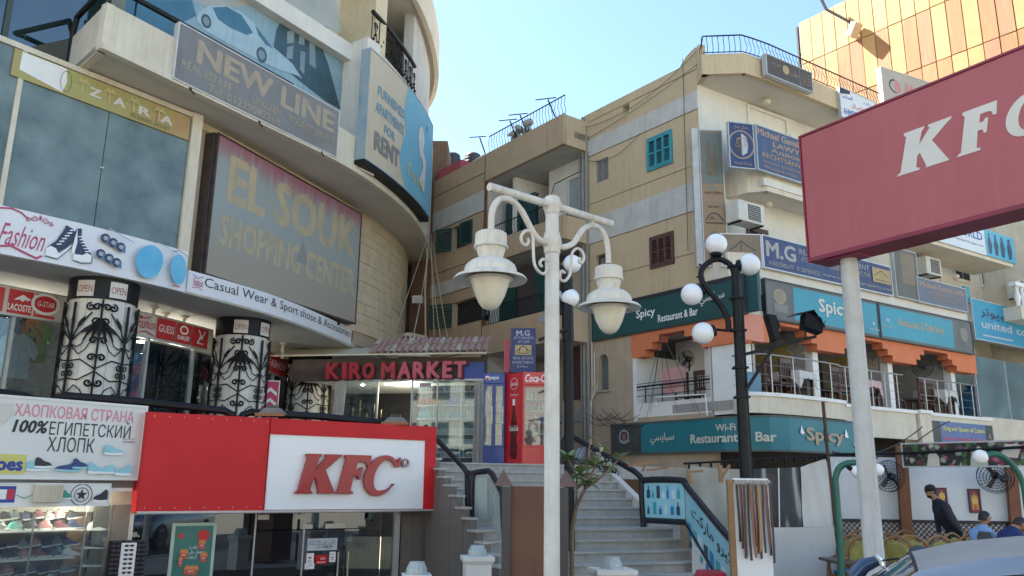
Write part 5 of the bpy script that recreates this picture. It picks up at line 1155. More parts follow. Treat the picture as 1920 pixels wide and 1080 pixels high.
SHIRT=[mat('cloth_white',(.45,.48,.48),rough=.9),mat('cloth_blue',(.12,.22,.36),rough=.9),mat('cloth_black',(.03,.03,.035),rough=.9),mat('cloth_green',(.16,.22,.08),(.3,.34,.16),.9,scale=9),mat('cloth_pink',(.5,.18,.26),rough=.9),mat('cloth_orange',(.5,.18,.07),rough=.9)]
def garment(px,py,w,h,m,label,d=-.35,name='hanging_shirt'):
    u,z=SHF.uz(px,py,d);P=[(-.5,.0),(-.44,.5),(-.62,.42),(-.7,.6),(-.46,.86),(-.16,.98),(0,.92),(.16,.98),(.46,.86),(.7,.6),(.62,.42),(.44,.5),(.5,0)]
    g=G().prism([(u+a*w,z+(b-.5)*h)for a,b in P],d-.05,d);return single(name,g,m,label,'shirt','clothes in the shop window',mp=SHF)
garment(30,665,.55,.85,SHIRT[0],'pale blue printed t-shirt in the far left window')
for k,(px,m)in enumerate(((8,2),(18,1),(48,2),(56,5),(66,3),(76,3))):garment(px,635,.28,.9,SHIRT[m],['black shirt on the rail at the far left','blue shirt on the rail at the far left','black shirt right of the printed t-shirt','orange shirt behind the printed t-shirt','camouflage shirt by the first column','olive shirt touching the first column'][k],-.55)
u,z=SHF.uz(262,690,-.3)
single('display_board',G().box(u-.85,u+.7,-.36,-.32,2.6,4.35),mat('display_blue',(.10,.24,.38),(.07,.18,.30),.6,scale=1),'blue display panel behind the white hat heads','panel',mp=SHF)
for k,(px,py)in enumerate(((238,664),(292,668))):
    u,z=SHF.uz(px,py,-.2);single('mannequin_head',G().ball((u,-.2,z),.12,12,8,sc=(.85,.9,1.1)).lathe([(.05,z-.24),(.045,z-.1)],10,(u,-.2,0)).ball((u,-.2,z+.06),.125,12,6,sc=(1,1.05,.7)),OPW,['white mannequin head with cap beside the first column','white mannequin head with cap at the window bar'][k],'mannequin','mannequin heads',mp=SHF,smooth='all')
for k,(px,m)in enumerate(((246,1),(262,4),(278,1))):garment(px,712,.3,.8,SHIRT[m],['striped blue scarf hanging under the heads','pink shirt hanging low under the heads','blue shirt hanging under the right head'][k],-.25)
u,z=SHF.uz(352,700,-.2)
single('fashion_poster',G().box(u-.32,u+.32,-.22,-.2,2.3,4.4),mat('photo_grey',(.38,.38,.38),(.06,.06,.065),.5,scale=1.6,contrast=1.3),'black and white photo poster at the right end of the shop window','poster',mp=SHF)
u,z=SHF.uz(505,740,.3);q=SHF.pt(u,.6,0);q=at_y(506,740,19.5)
sign('arrow_board','red board with white chevrons beside the third column',PL((q.x-.2,q.y),75),(0,.4,2.3,4.1),0,.04,mat('sign_crimson',(.55,.04,.10),rough=.5),PWHITE,sum([[('p',[(.1,.1+k*.14),(.5,.17+k*.14),(.9,.1+k*.14),(.9,.15+k*.14),(.5,.22+k*.14),(.1,.15+k*.14)],PWHITE)]for k in range(6)],[]),fw=.015)
for k,(px,py)in enumerate(((265,642),(292,652),(300,655),(333,663),(15,600))):
    u,z=SHF.uz(px,py,-1.2);single('ceiling_lamp',G().lathe([(.1,0),(.1,.03)],14,(0,0,0)).map(lambda v:(u+v[0],-1.2+v[1],min(z,4.9)+v[2])),mat('lamp_glow',(.9,.85,.7),emis=((1,.9,.7),6)),['lit round ceiling lamp in the shop beside the first column','lit round ceiling lamp in the middle of the shop window','lit ceiling lamp near the window bar','lit ceiling lamp above the photo poster','lit ceiling lamp in the far left window'][k],'lamp','ceiling lamps in the clothes shop',mp=SHF)

for k,(a,b)in enumerate((((806,430),(733,640)),((800,500),(770,650)),((808,440),(815,650)),((812,455),(845,665)),((806,460),(830,660)),((803,470),(775,630)))):
    single('hanging_cable',G().tube(sag(at_y(a[0],a[1],24.5),at_y(b[0],b[1],22.8),.05+.04*k),.010,4),CABLT,['yellowish cable slanting left to the canopy','pale cable falling to the canopy middle','pale cable straight down beside the tan wall','yellowish cable slanting right to the canopy','yellowish cable right of the straight one','thin cable falling beside the balustrade'][k],'cable','loose cables by the round building')
pipe('conduit','patched white pipe running down the far edge of the round building',[at_y(800,430,25),at_y(801,480,25),at_y(797,540,25),at_y(798,640,25)],.03,CABLT)

gp=empty('rear_building',(-4.5,28,0),'shaded grey building in the gap behind the market with a white balustrade','building')
obj('wall',G().box(-9,-2.6,28.2,30,0,13.5),mat('grey_rear_render',(.33,.32,.30),(.26,.25,.23),.9,scale=1),gp)
q1,q2=at_y(818,500,26.8),at_y(745,500,26.8)
obj('brown_pier',G().box(at_y(797,500,26.6).x,at_y(832,500,26.6).x,26.6,28.2,0,13.4),mat('brown_render',(0,0,0)),gp)
gq=empty('balustrade',at_y(768,650,25.5),'white stone balustrade on the small curved balcony above the tiled canopy','balustrade')
bx=[at_y(x,650,25.3+.6*abs(x-765)/30)for x in(736,744,752,760,768,776,784,792,799)]
zb,ztp=at_y(770,653,25.5).z,at_y(770,630,25.5).z
for p in bx:obj('baluster',G().lathe([(.05,zb),(.05,zb+.04),(.03,zb+.06),(.06,zb+.16),(.03,zb+.3),(.025,ztp-.05),(.05,ztp-.03),(.05,ztp)],8,(p.x,p.y,0)),WPAINT,gq,smooth=True)
obj('top_rail',G().tube([V((p.x,p.y,ztp+.03))for p in bx],.06,6),CREAM,gq);obj('base',G().tube([V((p.x,p.y,zb-.04))for p in bx],.08,6),CREAM,gq)
obj('balcony_slab',G().box(bx[0].x-.3,bx[-1].x+.2,25.2,28.3,zb-.3,zb-.1),CREAM,gp)
def ac_unit(name_label,pl,uz,d,depth=.35):
    u0,u1,z0,z1=uz;o=empty('air_conditioner',pl.pt((u0+u1)/2,d-depth/2,z0),name_label,'air conditioner',None,pl.rz)
    obj('casing',G().box(u0,u1,d-depth,d,z0,z1),mat('ac_cream',(.60,.58,.52),(.5,.48,.43),.55,scale=6,streak=.2),o,mp=pl,bevel=.012)
    w_=u1-u0;cu=u0+w_*.6;rr=(z1-z0)*.42
    obj('fan_recess',G().prism([(cu-rr*1.05,z0+.05),(cu+rr*1.05,z0+.05),(cu+rr*1.05,z1-.05),(cu-rr*1.05,z1-.05)],d-.001,d+.004),mat('ac_dark',(.05,.05,.05),rough=.8),o,mp=pl)
    g=G()
    for k in range(9):z=z0+.06+(z1-z0-.12)*k/8;g.box(cu-rr,cu+rr,d+.004,d+.012,z-.005,z+.005)
    obj('grille',g,mat('ac_cream',(0,0,0)),o,mp=pl);obj('side_panel',G().box(u0+.02,cu-rr*1.15,d,d+.006,z0+.03,z1-.03),mat('ac_cream',(0,0,0)),o,mp=pl)
    obj('bracket',G().bar((u0+.08,d-depth,z0-.02),(u0+.08,d,z0-.02),.03).bar((u1-.08,d-depth,z0-.02),(u1-.08,d,z0-.02),.03),IRON,o,mp=pl);return o
q=at_y(775,568,25.0);ac_unit('small white air conditioner hanging by the cables left of the tan wall',PL((q.x,q.y),100),(-.05,.27,q.z,q.z+.24),0,.2)

for k,(px,w_)in enumerate(((849,15),(886,17))):
    q=at_y(px,322,29.5);o=empty('water_tank',(q.x,q.y,q.z-.6),['black ribbed water tank at the left end of the roof','black ribbed water tank behind the pale parapet'][k],'water tank','water tanks on the roof')
    rr=w_/1573*29.5;pr=[]
    for j in range(9):zz=q.z-.6+j*.14;pr+=[(rr,zz),(rr*.96,zz+.03),(rr*.96,zz+.05),(rr,zz+.08)]
    obj('tank_body',G().lathe(pr+[(rr*.9,q.z+.68),(rr*.5,q.z+.76),(.01,q.z+.78)],24,(q.x,q.y,0)),mat('tank_black',(.035,.04,.05),rough=.5),o,smooth='all')
    obj('fill_pipe',G().tube([(q.x-rr-.04,q.y,q.z-.6),(q.x-rr-.04,q.y,q.z+.5),(q.x-rr+.06,q.y,q.z+.6)],.02,5),PIPE,o)
single('roof_parapet',G().add([at_y(855,328,27.5),at_y(915,290,25.6),at_y(912,312,25.6),at_y(868,345,27.3),at_y(845,330,29),at_y(908,288,27)],[(0,1,2,3),(0,4,5,1)]),CREAM,'sunlit plastered roof slope between the tanks and the railing','parapet')
single('red_mesh_wall',G().box(-11.65,-10.2,-.5,-.06,11.8,12.15),mat('red_mesh',(.30,.04,.06),(.42,.12,.12),.9,scale=14,contrast=1.2),'patch of red painted brickwork at the left end of the roof','wall',mp=S2)
# ================================================================ MARKET
KI=PL((-4.9,21.7),100)
mk=empty('market',KI.pt(2,-1,2.2),'small market kiosk with glass front, tiled canopy and raised red letters','shop',None,KI.rz)
zb_,zt_=KI.uz(740,713)[1],KI.uz(740,680)[1]
uk0,uk1=KI.uz(612,700)[0],KI.uz(908,700)[0];ur=KI.uz(912,700)[0]
obj('fascia',G().box(uk0-1,ur,-.2,-.02,zb_,zt_+.12),mat('fascia_dark',(.08,.06,.055),(.12,.09,.08),.8,scale=4),mk,mp=KI)
obj('fascia_blue',G().box(KI.uz(860,700)[0],uk1,-.02,.02,zb_+.02,zt_-.02),mat('sign_blue',(.035,.07,.30),rough=.5),mk,mp=KI)
lt=empty('market_letters',KI.pt(2,.1,zb_),'raised red letters KIRO MARKET under the tiled canopy','sign',None,KI.rz)
ul0,ul1=KI.uz(615,697)[0],KI.uz(877,697)[0]
zl0,zl1=KI.uz(740,711)[1],KI.uz(740,680)[1]
LR1=mat('letters_crimson',(.42,.02,.04),(.36,.02,.035),.4,scale=3);LR2=mat('letters_faded_crimson',(.55,.09,.13),(.48,.08,.12),.45,scale=3)
px_=[(615,641),(645,655),(658,682),(683,706),(718,744),(749,774),(777,800),(803,829),(832,851),(853,877)]
for ch,(a,b)in zip('KIROMARKET',px_):
    ua_,ub_=KI.uz(a,697)[0],KI.uz(b-2,697)[0]
    obj('letter_back',text_g(ch,ua_+.03,ub_+.05,.06,zl0-.03,zl1-.02,bold=.05,thick=.08),mat('letters_dark',(.12,.01,.02),rough=.5),lt,mp=KI)
    obj('letter',text_g(ch,ua_,ub_+.02,.145,zl0,zl1,bold=.045,thick=.02),LR1 if a<720 else LR2,lt,mp=KI)

obj('canopy_board',G().add([(uk0-1.5,-.3,zt_+.46),(ur+.0,-.3,zt_+.46),(ur+.1,.5,zt_+.17),(uk0-1.5,.5,zt_+.17),(uk0-1.5,-.3,zt_+.42),(ur+.0,-.3,zt_+.42),(ur+.1,.5,zt_+.13),(uk0-1.5,.5,zt_+.13)],[(0,3,2,1),(4,5,6,7),(2,3,7,6),(1,2,6,5)]),CREAM,mk,mp=KI)
RT=mat('roof_tile_pink',(.42,.27,.23),(.33,.20,.17),.85,scale=5,streak=.3);RT2=mat('roof_tile_cream',(.50,.42,.34),(.40,.33,.27),.85,scale=5)
nt_=18;ul_=KI.uz(704,665)[0];du=(ur+.12-ul_)/nt_
for k in range(nt_):
    u=ul_+(k+.5)*du
    for j in range(2):
        g=G();N=6;r_=du*.5;y0,y1=(-.1,.25)if j==0 else(.2,.55);z0,z1=(zt_+.62,zt_+.40)if j==0 else(zt_+.41,zt_+.16)
        for yy,zz,rr_ in((y0,z0,r_*.8),(y1,z1+.01,r_)):
            for i in range(N+1):a=PI*i/N;g.v.append(V((u+rr_*math.cos(a),yy,zz+rr_*math.sin(a)*.9)))
            for i in range(N+1):a=PI*i/N;g.v.append(V((u+(rr_-.015)*math.cos(a),yy,zz+(rr_-.015)*math.sin(a)*.9)))
        for i in range(N):
            g.f+=[(i,i+1,i+15,i+14),(i+7,i+21,i+22,i+8),(i+14,i+15,i+22,i+21)];g.m+=[0,0,0]
        obj('roof_tile',g,RT if(k*3+j)%5 else RT2,mk,mp=KI)

zf0=2.2;zf1=zb_-.03
gf=[KI.uz(x,790)[0]for x in(630,705,770,818,905)]
for a,b in((gf[0],gf[1]),(gf[2],gf[3]),(gf[3],gf[4])):obj('pane',G().box(a+.01,b-.01,-.03,-.018,zf0,zf1),glass('market_glass',(.86,.94,.96),.03,body=.03,bodycol=(.4,.5,.52),dirt=.03),mk,mp=KI)
for a in gf:obj('mullion',G().box(a-.02,a+.02,-.05,0,zf0,zf1),ALU,mk,mp=KI)
obj('front_rail',G().box(gf[0],gf[4],-.06,.02,zf1,zf1+.05),ALU,mk,mp=KI)
obj('inner_wall',G().box(gf[0]-1,gf[4]+.2,-3.2,-3.1,zf0,5),mat('market_inside',(.03,.033,.04),(.02,.02,.024),.8),mk,mp=KI)
obj('side_wall',G().box(gf[4],ur,-3.1,-.05,zf0,zt_+.1),CREAM,mk,mp=KI)
obj('ceiling',G().box(gf[0]-1,ur,-3.1,-.1,zf1+.02,zf1+.1),WPAINT,mk,mp=KI)
sf=empty('market_shelves',KI.pt((gf[2]+gf[4])/2,-.6,zf0),'white shelves of bottles and jars behind the market window','shelves',None,KI.rz)
obj('back_panel',G().box(gf[2]+.05,gf[4]-.1,-.62,-.6,zf0,zf1-.05),mat('shelf_back',(.26,.34,.38),(.20,.28,.32),.6,scale=1),sf,mp=KI)
rows=[(727,8,'white'),(752,9,'mix'),(777,9,'blue'),(806,7,'jar'),(826,7,'jar'),(849,7,'small')]
def bottle_geo(w,h,kind):
    return G().lathe([(w*.9,0),(w,h*.04),(w,h*.55),(w*.8,h*.68),(w*.35,h*.8),(w*.32,h*.92),(w*.42,h*.93),(w*.42,h),(.001,h)]if kind!='jar' else[(w,0),(w*1.05,h*.1),(w*1.05,h*.7),(w*.8,h*.78),(w*.85,h*.8),(w*.85,h),(.001,h)],7)
bcol={'white':[(.6,.62,.6),(.5,.3,.3),(.45,.5,.5)],'mix':[(.5,.12,.10),(.6,.3,.06),(.08,.2,.5),(.6,.62,.65)],'blue':[(.10,.38,.48),(.12,.30,.5),(.25,.5,.55),(.1,.35,.3)],'jar':[(.55,.56,.52),(.62,.6,.55)],'small':[(.25,.4,.55),(.55,.55,.5)]}
bm_={}
for kk,cols in bcol.items():
    for i,c_ in enumerate(cols):bm_[kk,i]=mesh_of('bottle',bottle_geo(.05 if kk=='jar' else .036,.15 if kk=='jar' else(.16 if kk in('white','small')else .24),kk),mat('bottle_%s_%d'%(kk,i),c_,rough=.35),'all')
cn={'white':'pale','mix':('red','orange','blue','white'),'blue':('aqua','blue','teal','green'),'jar':'white','small':'small pale'}
shn=['top','second','third','fourth','fifth','bottom']
for ri,(py,n_,kk)in enumerate(rows):
    zz=KI.uz(840,py+8,-.4)[1]
    obj('shelf',G().box(gf[2]+.08,gf[4]-.12,-.6,-.25,zz-.025,zz),WPAINT,sf,mp=KI)
    N=21
    for k in range(N):
        if kk=='mix':i=0 if k<5 else 1 if k<10 else 2 if k<15 else 3
        else:i=(k//4+ri)%len(bcol[kk])
        if k in(9,16)and ri in(1,2):continue
        s_=bpy.data.objects.new('bottle',bm_[kk,i]);COL.objects.link(s_);s_.location=KI.pt(gf[2]+.14+(gf[4]-gf[2]-.4)*k/(N-1),-.34+random.uniform(-.02,.02),zz)
        cc=cn[kk]if isinstance(cn[kk],str)else cn[kk][i]
        s_['label']='%s %s on the %s shelf of the market window'%(cc,'jar' if kk=='jar' else 'bottle',shn[ri]);s_['category']='jar' if kk=='jar' else 'bottle';s_['group']='bottles and jars in the market window'
for x in(1,2):u=gf[2]+(gf[4]-gf[2])*x/3;obj('upright',G().box(u-.015,u+.015,-.26,-.23,zf0,zf1-.1),WPAINT,sf,mp=KI)
sticker_=sign('open_sticker','small red OPEN sticker on the market glass',KI,KI.box(786,718,808,726,0),.0,.004,mat('pale_sticker',(.4,.45,.47),rough=.5),PWHITE,[('t','OPEN',.1,.9,.2,.8,FRED)],fw=.0,cat='sticker')
for k in range(5):
    u=gf[0]+.25+k*.2;h=(.75,.95,.6,.85,.7)[k]
    o=empty('water_pipe',KI.pt(u,-.5,2.75),['tall glass water pipe farthest left in the market window','tallest water pipe in the market window','short water pipe in the market window','slim water pipe next to the market door','dark water pipe by the door frame'][k],'water pipe','water pipes in the window')
    obj('stem',G().lathe([(.02,0),(.02,.2),(.04,.24),(.015,.28),(.015,h*.7),(.035,h*.74),(.012,h*.8),(.03,h),(.001,h)],8,(u,-.5,2.95)),mat('brass_dark',(.25,.2,.12),rough=.3,metal=.8),o,mp=KI,smooth='all')
    obj('glass_base',G().lathe([(.03,-.2),(.08,-.15),(.09,-.06),(.03,.02)],10,(u,-.5,2.95)),mat('smoked_glass',(.05,.09,.1),rough=.1),o,mp=KI,smooth='all')
single('display_cabinet',G().box(gf[0],gf[1]-.05,-.8,-.3,2.2,2.74),mat('cabinet_dark',(.06,.06,.06),rough=.4),'dark cabinet carrying the water pipes inside the market','cabinet',mp=KI)
def curtain(uc,w0,w1,label):
    g=G();n=24
    for j,z in enumerate((zf0,zf1)):
        for i in range(n+1):
            ww=w0 if j==0 else w1;s_=i/n-.5;g.v.append(V((uc+s_*ww+(.12 if uc<1 else 0)*(1-j)*-1,.06+.035*math.sin(i*PI*.9),z)))
    for i in range(n):g.f.append((i,i+1,n+2+i,n+1+i));g.m.append(0)
    single('curtain',g,mat('curtain_cloth',(.55,.52,.47),(.42,.40,.36),.9,scale=6),label,'curtain','striped curtains',mp=KI,smooth='all')
curtain(gf[0]+.1,.26,.32,'pale curtain gathered at the left end of the market window');curtain(gf[4]-.08,.3,.26,'pale curtain hanging between the bottles and the blue fridge')
for k,(px,py)in enumerate(((680,720),(724,719))):
    q=KI.pt(KI.uz(px,py,-.8)[0],-.8,KI.uz(px,py,-.8)[1]);single('light_bulb',G().ball(q,.05,10,6),mat('bulb_glow',(1,.95,.85),emis=((1,.93,.8),14)),['lit bulb in the left market window','lit bulb above the market door'][k],'bulb','lit bulbs of the market')
lm=bpy.data.lights.new('market_lamp','POINT');lm.energy=14;lm.color=(1,.9,.75);lm.shadow_soft_size=.12;lo=bpy.data.objects.new('market_lamp',lm);COL.objects.link(lo);lo.location=KI.pt(gf[2]-.3,-.9,4.1)
single('inner_screen',G().box(gf[1]+.25,gf[1]+.75,-2.9,-2.86,2.6,3.1),mat('screen_lit',(.8,.8,.8),emis=((1,.97,.9),1.6)),'bright window glowing deep inside the market door','window',mp=KI)

def fridge(name,pl,uz,depth,m,label,doors,sign_items,head,kick):
    u0,u1,z0,z1=uz;o=empty(name,pl.pt((u0+u1)/2,-depth/2,z0),label,'fridge',None,pl.rz)
    obj('cabinet',G().box(u0,u0+.03,-depth,0,z0,z1).box(u1-.03,u1,-depth,0,z0,z1).box(u0+.03,u1-.03,-depth,-depth+.03,z0,z1).box(u0+.03,u1-.03,-depth+.03,0,z1-.03,z1).box(u0+.03,u1-.03,-depth+.03,0,z0,kick),m,o,mp=pl)
    obj('header',G().box(u0,u1,0,.05,head,z1),m,o,mp=pl,bevel=.012)
    g=G()
    for k in range(6):z=z0+.06+(kick-z0-.1)*k/6;g.box(u0+.05,u1-.05,0,.015,z,z+.02)
    obj('grille',g,m,o,mp=pl)
    w_=(u1-u0)/doors
    for k in range(doors):
        a,b=u0+w_*k,u0+w_*(k+1)
        obj('door_frame',G().box(a+.005,a+.045,0,.04,kick,head-.005).box(b-.045,b-.005,0,.04,kick,head-.005).box(a+.045,b-.045,0,.04,kick,kick+.04).box(a+.045,b-.045,0,.04,head-.045,head-.005),m,o,mp=pl)
        obj('pane',G().box(a+.045,b-.045,.01,.02,kick+.04,head-.045),glass('fridge_glass',(.85,.9,.92),.04,body=.05,bodycol=(.5,.55,.6)),o,mp=pl)
        obj('handle',G().box(b-.04,b-.02,.04,.06,(kick+head)/2-.2,(kick+head)/2+.2),ALU,o,mp=pl)
    for k in range(5):
        z=kick+.04+(head-kick-.1)*k/5
        obj('shelf',G().box(u0+.03,u1-.03,-depth+.05,-.03,z-.012,z),WPAINT,o,mp=pl)
    obj('header_lettering',text_g(*sign_items[0]),PWHITE,o,mp=pl)
    return o
FB_=at_y(948,868,18.6)
CF=PL((FB_.x,FB_.y),92)
CC=mat('cola_red',(.55,.02,.03),(.60,.03,.04),.35,scale=1,coat=.3);PBL_=mat('pepsi_blue',(.015,.05,.20),(.02,.06,.26),.4,scale=2,coat=.2)
cz=lambda py:CF.uz(1000,py)[1]
u0,u1=CF.uz(980,780)[0],CF.uz(980,780)[0]+.78
fr1=fridge('drinks_fridge',CF,(u0,u1,2.19,cz(698)),.7,CC,'tall red cola fridge with glass door at the top of the stairs',1,[('Coca-Cola',u0+.05,u0+.68,.054,cz(717),cz(702),.02,0,.25)],cz(722),cz(838))
FL=PL(CF.pt(u0,0,0).xy,92+180-62)

p0=CF.pt(u0,0,0);p1=at_y(946,868,18.95);FL=PL((p1.x,p1.y),math.degrees(math.atan2(p0.x-p1.x,p0.y-p1.y)));Lw=(V((p0.x,p0.y,0))-V((p1.x,p1.y,0))).length
obj('side_panel',G().box(0,Lw,-.03,0,2.19,cz(698)),CC,fr1,mp=FL)
fx=lambda x,y:(Lw*x,2.19+(cz(698)-2.19)*y)
bot=[(.36,.06),(.30,.10),(.30,.2),(.36,.27),(.30,.34),(.29,.40),(.36,.47),(.40,.55),(.44,.62),(.44,.71),(.56,.71),(.56,.62),(.60,.55),(.66,.47),(.71,.40),(.70,.34),(.64,.27),(.70,.2),(.70,.10),(.64,.06)]
obj('printed_bottle',G().prism([fx(*p)for p in bot],.002,.004),mat('bottle_print_dark',(.06,.008,.01),(.14,.02,.015),.25,scale=3),fr1,mp=FL)
obj('printed_cap',G().prism([fx(*p)for p in((.44,.64),(.43,.71),(.57,.71),(.56,.64))],.005,.007),PWHITE,fr1,mp=FL)
obj('lettering',text_g('Coca-Cola',*[fx(.26,0)[0],fx(.76,0)[0]],.006,fx(0,.36)[1],fx(0,.42)[1],bold=.02,shear=.25),PWHITE,fr1,mp=FL)
obj('printed_ring',G().tube([(Lw*.5+.11*math.cos(i*PI/12),.004,fx(0,.88)[1]+.13*math.sin(i*PI/12))for i in range(24)],.005,4,closed=True),PWHITE,fr1,mp=FL)
obj('lettering',text_g('Coca-Cola',Lw*.5-.09,Lw*.5+.09,.005,fx(0,.86)[1],fx(0,.90)[1],bold=.02,shear=.25),PWHITE,fr1,mp=FL);obj('lettering',text_g(arab('مرح الحياة'),Lw*.28,Lw*.74,.005,fx(0,.74)[1],fx(0,.77)[1],bold=.02),PWHITE,fr1,mp=FL)
PFp=at_y(904,868,18.9);PF=PL((PFp.x,PFp.y),97);up1=PF.uz(946,780)[0]
pz=lambda py:PF.uz(925,py)[1]
fr2=fridge('drinks_fridge',PF,(0,up1,2.19,pz(700)),.6,PBL_,'narrower dark blue pepsi fridge with two glass doors left of the red one',2,[('pepsi',.14,.36,.054,pz(714),pz(705),.02)],pz(720),pz(838))
obj('header_globe',G().lathe([(.05,0),(.05,.004)],16).map(lambda v:(.09+v[0],.052+v[2],pz(709)+v[1])),PWHITE,fr2,mp=PF);obj('header_globe',G().prism([(.05,pz(709)),(.13,pz(709)+.01),(.12,pz(709)-.035),(.09,pz(709)-.05),(.06,pz(709)-.035)],.056,.058),RED,fr2,mp=PF)
cols=[(.5,.06,.05),(.1,.35,.1),(.5,.3,.08),(.1,.1,.3),(.45,.45,.42),(.3,.05,.03)]
for pl,a0,a1,kick,head,nm,depth in((CF,u0+.08,u1-.08,cz(838),cz(722),'red cola fridge',.7),(PF,.07,up1-.07,pz(838),pz(720),'blue pepsi fridge',.6)):
    for k in range(1,5):
        z=kick+.04+(head-kick-.1)*k/5;n_=int((a1-a0)/.085)
        for j in range(n_):
            i=(j//3+k)%6;key=('can',i)
            if key not in bm_:bm_[key]=mesh_of('drink_bottle',G().lathe([(.026,0),(.028,.02),(.028,.11),(.012,.15),(.012,.18),(.001,.18)],8),mat('drink_%d'%i,cols[i],rough=.25),'all')
            s_=bpy.data.objects.new('drink_bottle',bm_[key]);COL.objects.link(s_);s_.location=pl.pt(a0+.03+j*.085,-.1,z)
            s_['label']='%s drink bottle inside the %s, shelf %s'%(('red','green','orange','dark blue','pale','brown')[i],nm,('one above the grille','below the middle','above the middle','at the top')[k-1]);s_['category']='bottle';s_['group']='drinks in the fridges'

q=at_y(957,690,20.2);AP=PL((q.x,q.y),90)
r_=AP.box(958,616,1004,698)
NAVY=mat('sign_navy',(.035,.05,.16),(.03,.04,.13),.5,scale=2);NGR=mat('sign_grey_print',(.42,.43,.48),rough=.5)
it=[('t','M.G',.2,.78,.84,.97,NGR,dict(bold=.03)),('t','ATTORNEYS',.08,.94,.76,.82,NGR),('t','AT LAW',.27,.78,.67,.73,NGR),('r',.15,.85,.39,.62,mat('plaque_gold',(.48,.36,.17),rough=.5)),('l',[(.2,.46),(.35,.54),(.5,.6),(.65,.54),(.8,.46)],.02,FBK),('l',[(.35,.45),(.35,.53)],.02,FBK),('l',[(.65,.45),(.65,.53)],.02,FBK),('r',.22,.78,.42,.435,FBK),
      ('t','REAL ESTATE',.07,.93,.28,.345,NGR),('t','INVESTMENT',.05,.95,.18,.245,NGR),('t','3rd Floor',.24,.72,.09,.15,NGR)]
sign('attorney_sign','upright navy sign reading M.G ATTORNEYS AT LAW behind the red fridge',AP,r_,0,.15,NAVY,mat('navy_edge',(.06,.07,.15),rough=.6),it,fw=.015)
r_=AP.box(945,637,957,698)
sign('red_side_sign','thin red sign strip joined to the left of the navy sign',AP,(r_[0],r_[1]-.01,r_[2],r_[3]),-.05,.1,mat('strip_red',(.42,.05,.08),rough=.5),mat('strip_red',(0,0,0)),[('t','T',.3,.7,.84-.22*k,.92-.22*k,FBK)for k in range(4)],fw=.0)
single('sign_post',G().box(r_[0]+.2,r_[0]+.3,-.2,-.16,2.2,r_[2]+.2),IRON,'dark post behind the navy attorney sign','post',mp=AP)
# ================================================================ SIGNS AND THINGS ON THE RIGHT BUILDING
def fs(x0,y0,x1,y1,x2,y2,x3,y3,d=0,pl=FS):return pl.rect([(x0,y0),(x1,y1),(x2,y2),(x3,y3)],d)
TUR=mat('sign_turquoise',(.035,.30,.40),(.05,.24,.32),.5,scale=1,streak=.25,dirt=(.12,.2,.2));OLDB=mat('sign_greybrown',(.15,.15,.14),(.11,.11,.11),.6,scale=2,streak=.35)
PSAND=mat('print_sand',(.50,.46,.34),(.42,.38,.28),.6,scale=5);DGR=mat('sign_dark_green',(.012,.075,.075),(.010,.062,.064),.5,scale=1,streak=.12,dirt=(.05,.06,.05))
DKF=mat('dark_sign_frame',(.03,.035,.035),rough=.5)

r_=SS.rect([(1110,591),(1395,497),(1395,587),(1110,642)],.06)
fg=lambda px:(SS.uz(px,570,.06)[0]-r_[0])/(r_[1]-r_[0])
sign('restaurant_side_sign','long dark green sign on the tan side wall reading Spicy Restaurant and Bar',SS,r_,.06,.12,DGR,DKF,
     [('t','Spicy',fg(1192),fg(1228),.34,.66,PWHITE,dict(bold=.02)),('t','Restaurant & Bar',fg(1233),fg(1309),.17,.39,PWHITE,dict(bold=.02)),('t',arab('سبايسي'),fg(1313),fg(1361),.38,.72,OPW,dict(bold=.02)),('r',0,1,.93,1,FBK)],fw=.03)
for k in range(9):
    a=SS.pt(UP+.1+.12*k,.1,3.45+.1*(k%3));b=SS.pt(UP+.9+.16*k,.12,3.3+.12*((k*2)%4)-.1*(k>5))
    single('wall_cable',G().tube(sag(a,b,.12+.05*(k%3)),.008,4),CABLE,'loose dark cable looping low on the beige wall beside the teal sign','cable','tangle of cables by the teal sign')
for k in range(3):pipe('white_conduit',['white conduit left of the arched window','bent white conduit beside the drain pipes','thin white conduit on the seam'][k],[SS.pt(UP+.28+.09*k,.06,6.1-.9*k),SS.pt(UP+.28+.09*k,.06,4.2),SS.pt(UP+.22-.1*k,.06,3.6),SS.pt(UP+.22-.1*k,.06,2.6)],.018,CREAM,'thin conduits on the wall seam',5)
single('sign_end_panel',G().box(r_[1]-.02,r_[1]+.3,-.12,-.02,r_[2]+.04,r_[3]+.05).map(SS),DGR,'short dark green return panel at the building corner','panel')

